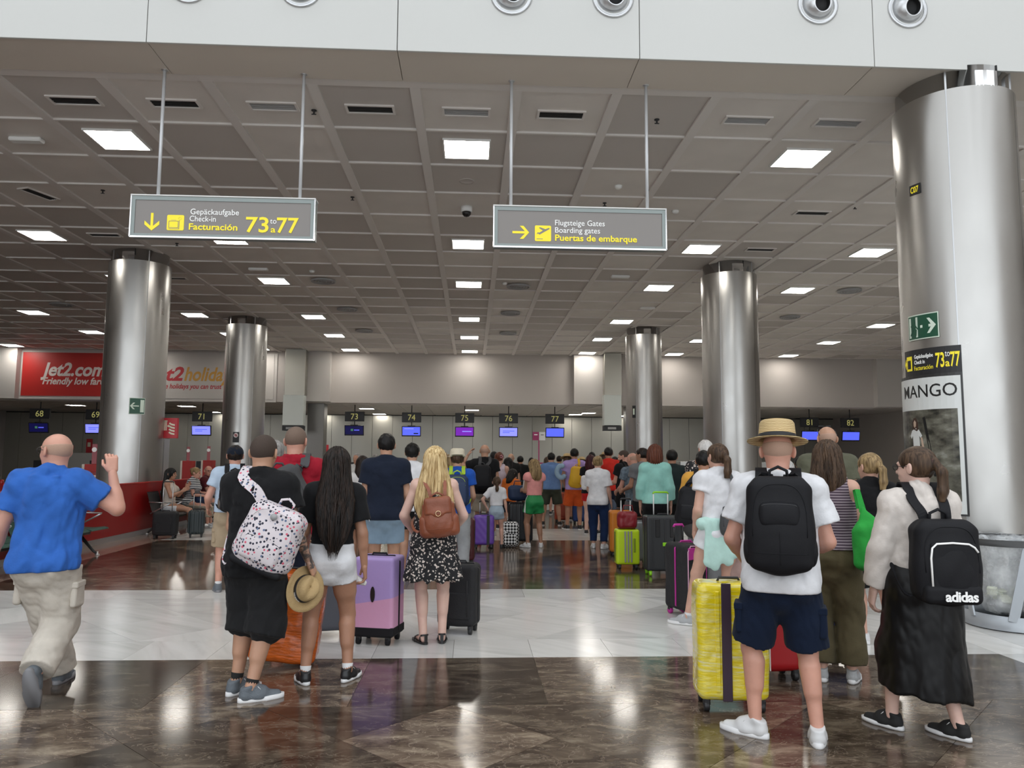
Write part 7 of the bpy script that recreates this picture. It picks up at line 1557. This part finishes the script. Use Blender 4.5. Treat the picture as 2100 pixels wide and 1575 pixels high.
ps3 = seated('seated older bald man in a dark shirt with a red placket', 428, 18.7, 1.74, sex='m', w=1.1, h=.012, sk='pink', hair=('bald','grey'), torso=(.05,0,0), head=(-.9,.0), arms=(((.1,.5,-1),(-.1,1,.0)),)*2, top=dict(m=cloth('maroon_dark', (.10,.02,.025)), sleeve=.6), bottom=dict(kind='trousers', m=cloth('stone_trousers', (.34,.31,.27)), len=.9, flare=.015), shoes=('sneaker', m_lgshoe, m_wsole), glasses=mk('thin_glasses', (.02,.02,.02), .3))
q = ps2['W'](np.array([-.0,.22,.62])); V = Vol(q-.3, q+.3, .012); V.el(q, (.12,.17,.13)); V.disp(folds(31,.012)); q2 = V.mesh(); q2.transform(Matrix.Translation([-float(k) for k in q])); tag(link('navy_bag', q2, m_navyb, None, q), 'soft navy bag on the lap between the two seated women', 'bag')

# --- the far part of the queue
far = [ # label, px, Y, H, sex, skin, hair, shirt colour, heading
 ('far man with a grey beard behind the brunette, patterned white shirt', 733, 17.0, 1.70, 'm', 'tan', ('gbuzz','grey'), (.5,.5,.48), 2.6),
 ('small dark-haired person just right of the brunette, in white', 744, 11.0, 1.62, 'f', 'tan', ('mid','dark'), (.62,.60,.58), .1),
 ('dark-haired child low behind the brunette on the left', 657, 13.0, 1.42, 'f', 'tan', ('mid','brown'), (.35,.10,.06), .2),
 ('dark blonde person behind the pink cap', 920, 13.4, 1.66, 'f', 'fair', ('mid','dirty'), (.02,.02,.02), 0),
 ('black-haired person behind the ivory trilby', 929, 15.0, 1.70, 'm', 'tan', ('short','black'), (.02,.02,.02), 0),
 ('dark-haired head beside the bald man in black', 1013, 17.5, 1.76, 'm', 'tan', ('short','black'), (.02,.02,.02), 0),
 ('bald far man in black between the flower and the pink top', 1048, 20.0, 1.74, 'm', 'warm', ('bald','stub'), (.015,.015,.015), .1),
 ('far dark-haired man in black at the middle of the queue', 1067, 21.0, 1.68, 'm', 'tan', ('short','black'), (.015,.015,.015), 0),
 ('dark-haired woman with face turned, right of the flower', 1042, 16.4, 1.62, 'f', 'tan', ('mid','black'), (.03,.03,.03), -.6),
 ('dark blonde head behind the blue polo', 1122, 22.0, 1.66, 'f', 'fair', ('mid','brown'), (.20,.19,.18), 0),
 ('far person in grey left of the straw sun hat', 1147, 23.0, 1.70, 'm', 'warm', ('short','dark'), (.25,.24,.22), .1),
 ('far dark-haired man in red, right of the lilac shirt', 1214, 21.0, 1.80, 'm', 'tan', ('short','black'), (.02,.02,.02), 0),
 ('far dark-haired woman in black near the magenta stand', 1090, 24.0, 1.64, 'f', 'tan', ('mid','black'), (.02,.02,.02), 0),
 ('dark-haired person just right of the mint top', 1378, 12.4, 1.76, 'm', 'tan', ('short','black'), (.02,.03,.03), 0),
 ('dark-haired person behind the yellow T-shirt', 1272, 20.5, 1.64, 'm', 'olive', ('short','black'), (.03,.03,.03), 0),
 ('grey-haired far man near the red bag gauge by counter 73', 770, 24.0, 1.72, 'm', 'warm', ('short','grey'), (.3,.3,.32), 0),
 ('person with black hair seen between boater and tall man', 1640, 13.5, 1.66, 'm', 'tan', ('short','black'), (.04,.04,.04), 0),
]
for i, (lab, px, Y, H, sx, sk_, hr_, col, hd_) in enumerate(far):
    person(lab, Y_(px, Y), H, hd_, sx, 1.0, .020, sk_, hair=hr_, top=dict(m=cloth('far_top_%d' % i, col), sleeve=.55, loose=.5), bottom=dict(m=(NV, BK, GRY, KHA)[i % 4], len=(.9,.6)[i % 2]), shoes=('sneaker', (m_wshoe, m_bshoe)[i % 2], m_wsole), seed=i*7)
for lab, px, Y, H in (('person in a wide straw sun hat left of the lilac shirt', 1163, 20.0, 1.70), ('person in a straw sun hat right of the yellow backpack', 1193, 22.0, 1.62), ('person in a straw hat behind the man in red', 1241, 23.0, 1.78)):
    person(lab, Y_(px, Y), H, 0, 'f', 1., .020, 'tan', hair=('mid','brown'), hat=straw_hat(m_straw, m_straw, .09, .07, -.25, False), top=dict(m=GRY, sleeve=.5), bottom=dict(m=BK), shoes=('sneaker', m_bshoe, m_wsole))

# --- luggage
m_orange = mk('orange_film_wrap', (.66,.13,.012), .22, coat=.5, bump=(14,.5), var=(16,.25), stretch=(1,1,4)); m_lil = mk('lilac_cover', (.42,.30,.58), .55, bump=(8,.2))
o = suitcase('large suitcase wrapped in orange film behind the tattooed man', (onz(572,1358)[0]+.04, 6.08), .10, .50, .66, .30, m_orange, 'wrap', wheels=False, h=.009)
o.rotation_euler = (0, .12, .10); o.location.z = .03
# lilac and pink stretch cover
def _two(N, L, b, co):
    sp = N.new('ShaderNodeSeparateXYZ'); L.new(co, sp.inputs[0]); a = N.new('ShaderNodeMath'); a.operation = 'MULTIPLY'; L.new(sp.outputs[0], a.inputs[0]); a.inputs[1].default_value = -.18; s_ = N.new('ShaderNodeMath'); s_.operation = 'ADD'; L.new(sp.outputs[2], s_.inputs[0]); L.new(a.outputs[0], s_.inputs[1])
    r = ramp(N, [(0,(.66,.34,.52)),(.36,(.42,.30,.62))], 'CONSTANT'); L.new(s_.outputs[0], r.inputs['Fac']); L.new(r.outputs['Color'], b.inputs['Base Color'])
m_two = mk('lilac_pink_cover', (.5,.3,.6), .5, fn=_two, bump=(6,.25))
pl_ = onz(768,1325); o = suitcase('suitcase in a stretchy lilac and pink cover behind the brunette', (pl_[0]+.01, pl_[1]+.16), -.25, .36, .66, .30, m_two, 'boxy', mtrim=BAG, h=.008, wheels=True)
MB().box((-.185,-.155,.065),(.185,.155,.16), bev=.02).obj('black_underside', BAG, o)
MB().raw([(.0+.020*math.cos(a), -.156, .42+.065*math.sin(a)) for a in np.linspace(0,2*PI,16,endpoint=False)]+[(.0+.020*math.cos(a), -.140, .42+.065*math.sin(a)) for a in np.linspace(0,2*PI,16,endpoint=False)], [tuple(range(16)), tuple(reversed(range(16,32)))]+[(i,16+i,16+(i+1) % 16,(i+1) % 16) for i in range(16)]).obj('handle_slot', m_bshoe, o)
def sc(label, px, py, rz, w, hh, d, m, style='plain', **k):
    p = onz(px, py); return suitcase(label, (p[0], p[1]+d/2), rz, w, hh, d, m, style, **k)
m_bshell = mk('black_shell', (.012,.012,.013), .4); m_fab = mk('black_suitcase_cloth', (.012,.012,.014), .7, bump=(150,.3))
sc('black fabric suitcase at the blonde woman\'s feet', 940, 1302, -.25, .36, .55, .24, m_fab, 'soft', h=.009)
sc('dark grey suitcase standing behind the legs of the brunette', 672, 1312, .2, .30, .50, .22, mk('slate_shell', (.09,.10,.12), .5), 'plain')
sc('maroon suitcase behind the patterned shopping bag', 952, 1160, -.1, .30, .62, .24, mk('maroon_shell', (.09,.018,.022), .5), 'soft')
m_vio = mk('violet_shell', (.16,.07,.42), .35); o = sc('violet cabin suitcase with diamond relief beside the little girl', 992, 1126, 0, .36, .52, .24, m_vio, 'geo', handle=.22); MB().box((.05,-.13,.07),(.10,-.115,.58)).obj('dark_strap', m_dark, o)
def _chk(N, L, b, co):
    ck = N.new('ShaderNodeTexChecker'); ck.inputs['Scale'].default_value = 26; ck.inputs['Color1'].default_value = (.7,.7,.7,1); ck.inputs['Color2'].default_value = (.012,.012,.012,1); mp = N.new('ShaderNodeMapping'); mp.inputs['Rotation'].default_value = (0,.78,0); L.new(co, mp.inputs['Vector']); L.new(mp.outputs[0], ck.inputs['Vector']); L.new(ck.outputs[0], b.inputs['Base Color'])
m_chk = mk('checked_canvas', (.5,.5,.5), .7, fn=_chk)
p = onz(1046,1124); V = Vol((-.22,-.16,0),(.22,.16,.5), .009); V.bx((0,0,.23), (.165,.11,.225), .09); V.disp(folds(2,.005)); o = empty('school_backpack', (p[0],p[1]+.12,0), 0, 'black and white checked backpack standing on the floor behind the girl\'s legs', 'backpack'); link('bag_body', V.mesh(), m_chk, o); MB().tube([(-.05,.05,.44),(0,.05,.50),(.05,.05,.44)], .01, 8).obj('grab_handle', BAG, o); V = Vol((-.2,-.2,0),(.2,.0,.4), .009); V.bx((0,-.11,.15),(.11,.03,.10),.028); link('front_pocket', V.mesh(), m_chk, o)
sc('large black ribbed suitcase with a navy bag on top', 1068, 1118, 0, .44, .70, .28, mk('graphite_shell', (.022,.024,.028), .35), 'ribbed')
p = onz(1064,1118); V = Vol((-.25,-.16,0),(.25,.16,.36), .011); V.bx((0,0,.15), (.20,.12,.14), .08); V.disp(folds(12,.007)); o = empty('holdall', (p[0],p[1]+.13,.79), 0, 'navy holdall resting on the large ribbed suitcase', 'bag'); link('bag_body', V.mesh(), m_navyb, o); MB().tube([(-.1,-.05,.27),(-.08,-.06,.37),(.08,-.06,.37),(.1,-.05,.27)], .01, 8).obj('handle', m_navyb, o)
sc('rust orange suitcase behind the blue polo man', 1153, 1072, 0, .36, .68, .26, mk('rust_shell', (.42,.07,.03), .45), 'soft', h=.014)
sc('dark blue suitcase behind the legs of the red shorts', 1190, 1075, 0, .34, .60, .25, mk('blue_shell', (.02,.06,.22), .45), 'soft', h=.014)
m_neon = mk('neon_yellow_shell', (.58,.78,.02), .35); o = sc('neon yellow cabin suitcase with grey stripe and red handbag on top', 1289, 1168, 0, .34, .50, .22, m_neon, 'boxy', handle=.42)
for x in (-.045,.0,.045): MB().box((x-.012,-.125,.10),(x+.012,-.105,.54), bev=.004).obj('grey_band', m_alu, o)
MB().box((.075,-.122,.24),(.105,-.108,.44), bev=.01).obj('side_grip', mk('olive_grip', (.25,.33,.02), .5), o)
p = onz(1289,1168); m_redlea = mk('red_leather', (.22,.012,.018), .4, bump=(20,.2)); V = Vol((-.2,-.15,0),(.2,.15,.35), .010); V.bx((0,0,.13), (.14,.08,.125), .06); V.disp(folds(9,.008)); o = empty('handbag', (p[0],p[1]+.06,.568), 0, 'dark red leather handbag sitting on the neon yellow suitcase', 'bag'); link('bag_body', V.mesh(), m_redlea, o); MB().tube([(-.08,-.04,.23),(-.06,-.05,.34),(.06,-.05,.34),(.08,-.04,.23)], .008, 8).obj('handle', m_redlea, o)
sc('orange suitcase half hidden behind the neon yellow one', 1275, 1142, 0, .36, .68, .25, mk('orange_shell', (.62,.20,.02), .4), 'plain')
m_char = mk('charcoal_shell', (.028,.030,.032), .45); m_limeg = mk('lime_plastic', (.30,.72,.02), .4)
o = sc('large charcoal suitcase with lime green handle and wheels', 1365, 1182, 0, .50, .74, .28, m_char, 'boxy', handle=.30, mh=m_white, mwheel=m_limeg, band=m_limeg)
for x in (-.10,.10): MB().box((x-.030,-.150,.52),(x+.030,-.139,.76), bev=.004).obj('recessed_groove', m_bshell, o)
for x in (-.17,0,.17): MB().box((x-.010,-.147,.12),(x+.010,-.139,.76), bev=.003).obj('rib', m_char, o)
MB().box((-.035,-.152,.40),(.035,-.140,.45), bev=.004).obj('lime_label', m_limeg, o)
sc('silver grey suitcase edge beside the charcoal one', 1318, 1160, 0, .22, .60, .24, mk('silver_shell', (.32,.33,.34), .35, .4), 'plain')
m_magf = mk('magenta_fabric', (.52,.03,.30), .6); p = onz(1426,1272); o = suitcase('black and magenta fabric suitcase behind the ponytail woman', (p[0]-.02, p[1]+.22), .35, .26, .66, .42, m_fab, 'soft', mtrim=m_magf, handle=.16, mh=m_bshell)
MB().box((-.13,-.222,.58),(.13,-.205,.70), bev=.02).obj('magenta_panel', m_magf, o); MB().tube([(-.132,-.216,.10),(-.132,-.216,.66),(-.10,-.216,.715),(.10,-.216,.715)], .006, 8).obj('pink_piping', mk('pink_piping', (.7,.4,.55), .5), o)
# yellow wrapped suitcase
def _wrap(N, L, b, co):
    n = N.new('ShaderNodeTexNoise'); n.inputs['Scale'].default_value = 5; n.inputs['Detail'].default_value = 6; n.inputs['Distortion'].default_value = 1.5; mp = N.new('ShaderNodeMapping'); mp.inputs['Scale'].default_value = (1,1,3); L.new(co, mp.inputs['Vector']); L.new(mp.outputs[0], n.inputs['Vector'])
    r = ramp(N, [(.42,(.84,.66,.008)),(.58,(.82,.70,.12)),(.72,(.78,.72,.42))]); L.new(n.outputs['Fac'], r.inputs['Fac']); L.new(r.outputs['Color'], b.inputs['Base Color'])
m_ywrap = mk('yellow_shell_in_film', (.8,.65,.01), .25, coat=.6, bump=(12,.35), fn=_wrap, stretch=(1,1,3))
pa, pb = onz(1463,1462), onz(1530,1478); o = suitcase('yellow suitcase wrapped in clear film beside the boater man', ((pa[0]+pb[0])/2+.075, pa[1]+.12), -.12, .44, .72, .27, m_ywrap, 'wrap', h=.0085)
MB().box((-.075,-.146,.07),(-.015,-.134,.79), bev=.004).obj('dark_centre_strap', mk('dark_violet_strap', (.05,.03,.05), .35), o); MB().box((.225,-.10,.25),(.232,.06,.50)).obj('paper_label', m_white, o)
for x in (-.115,.06): MB().box((x,-.143,.12),(x+.03,-.134,.74), bev=.006).obj('raised_rib', m_ywrap, o)
m_rshell = mk('red_shell', (.42,.008,.012), .3); sc('glossy red suitcase behind the legs of the boater man', 1597, 1400, .1, .36, .62, .26, m_rshell, 'plain')
sc('navy ribbed suitcase between the olive trousers', 1712, 1362, .1, .34, .64, .25, mk('navy_shell', (.012,.025,.10), .4), 'ribbed')
sc('black cabin trolley with tall silver handle by the black bench', 333, 1106, .1, .44, .45, .24, m_fab, 'soft', handle=.56)
sc('small dark trolley with ribbed side by the seated woman', 397, 1103, .35, .30, .46, .22, mk('dark_teal_shell', (.02,.03,.032), .4), 'ribbed', handle=.32)
# printed plastic shopping bag
def _pb(N, L, b, co):
    n = N.new('ShaderNodeTexNoise'); n.inputs['Scale'].default_value = 6; n.inputs['Distortion'].default_value = 1; L.new(co, n.inputs['Vector']); r = ramp(N, [(.44,(.03,.26,.10)),(.50,(.35,.5,.08)),(.54,(.68,.70,.62))], 'CONSTANT'); L.new(n.outputs['Fac'], r.inputs['Fac']); L.new(r.outputs['Color'], b.inputs['Base Color'])
m_pbag = mk('shopping_bag_print', (.6,.7,.6), .4, fn=_pb)
q = np.array([*Y_(941, 11.6), .26]); V = Vol((-.16,-.12,-.28),(.16,.12,.28), .010); V.bx((0,0,-.02), (.13,.08,.225), .03); V.disp(folds(17,.010,(12,34),.6)); o = empty('shopping_bag', q, 0, 'green and white printed plastic bag standing behind the blonde woman', 'bag'); link('bag_body', V.mesh(), m_pbag, o); MB().tube([(-.05,0,.16),(0,0,.27),(.05,0,.16)], .006, 6).obj('handle', m_white, o)
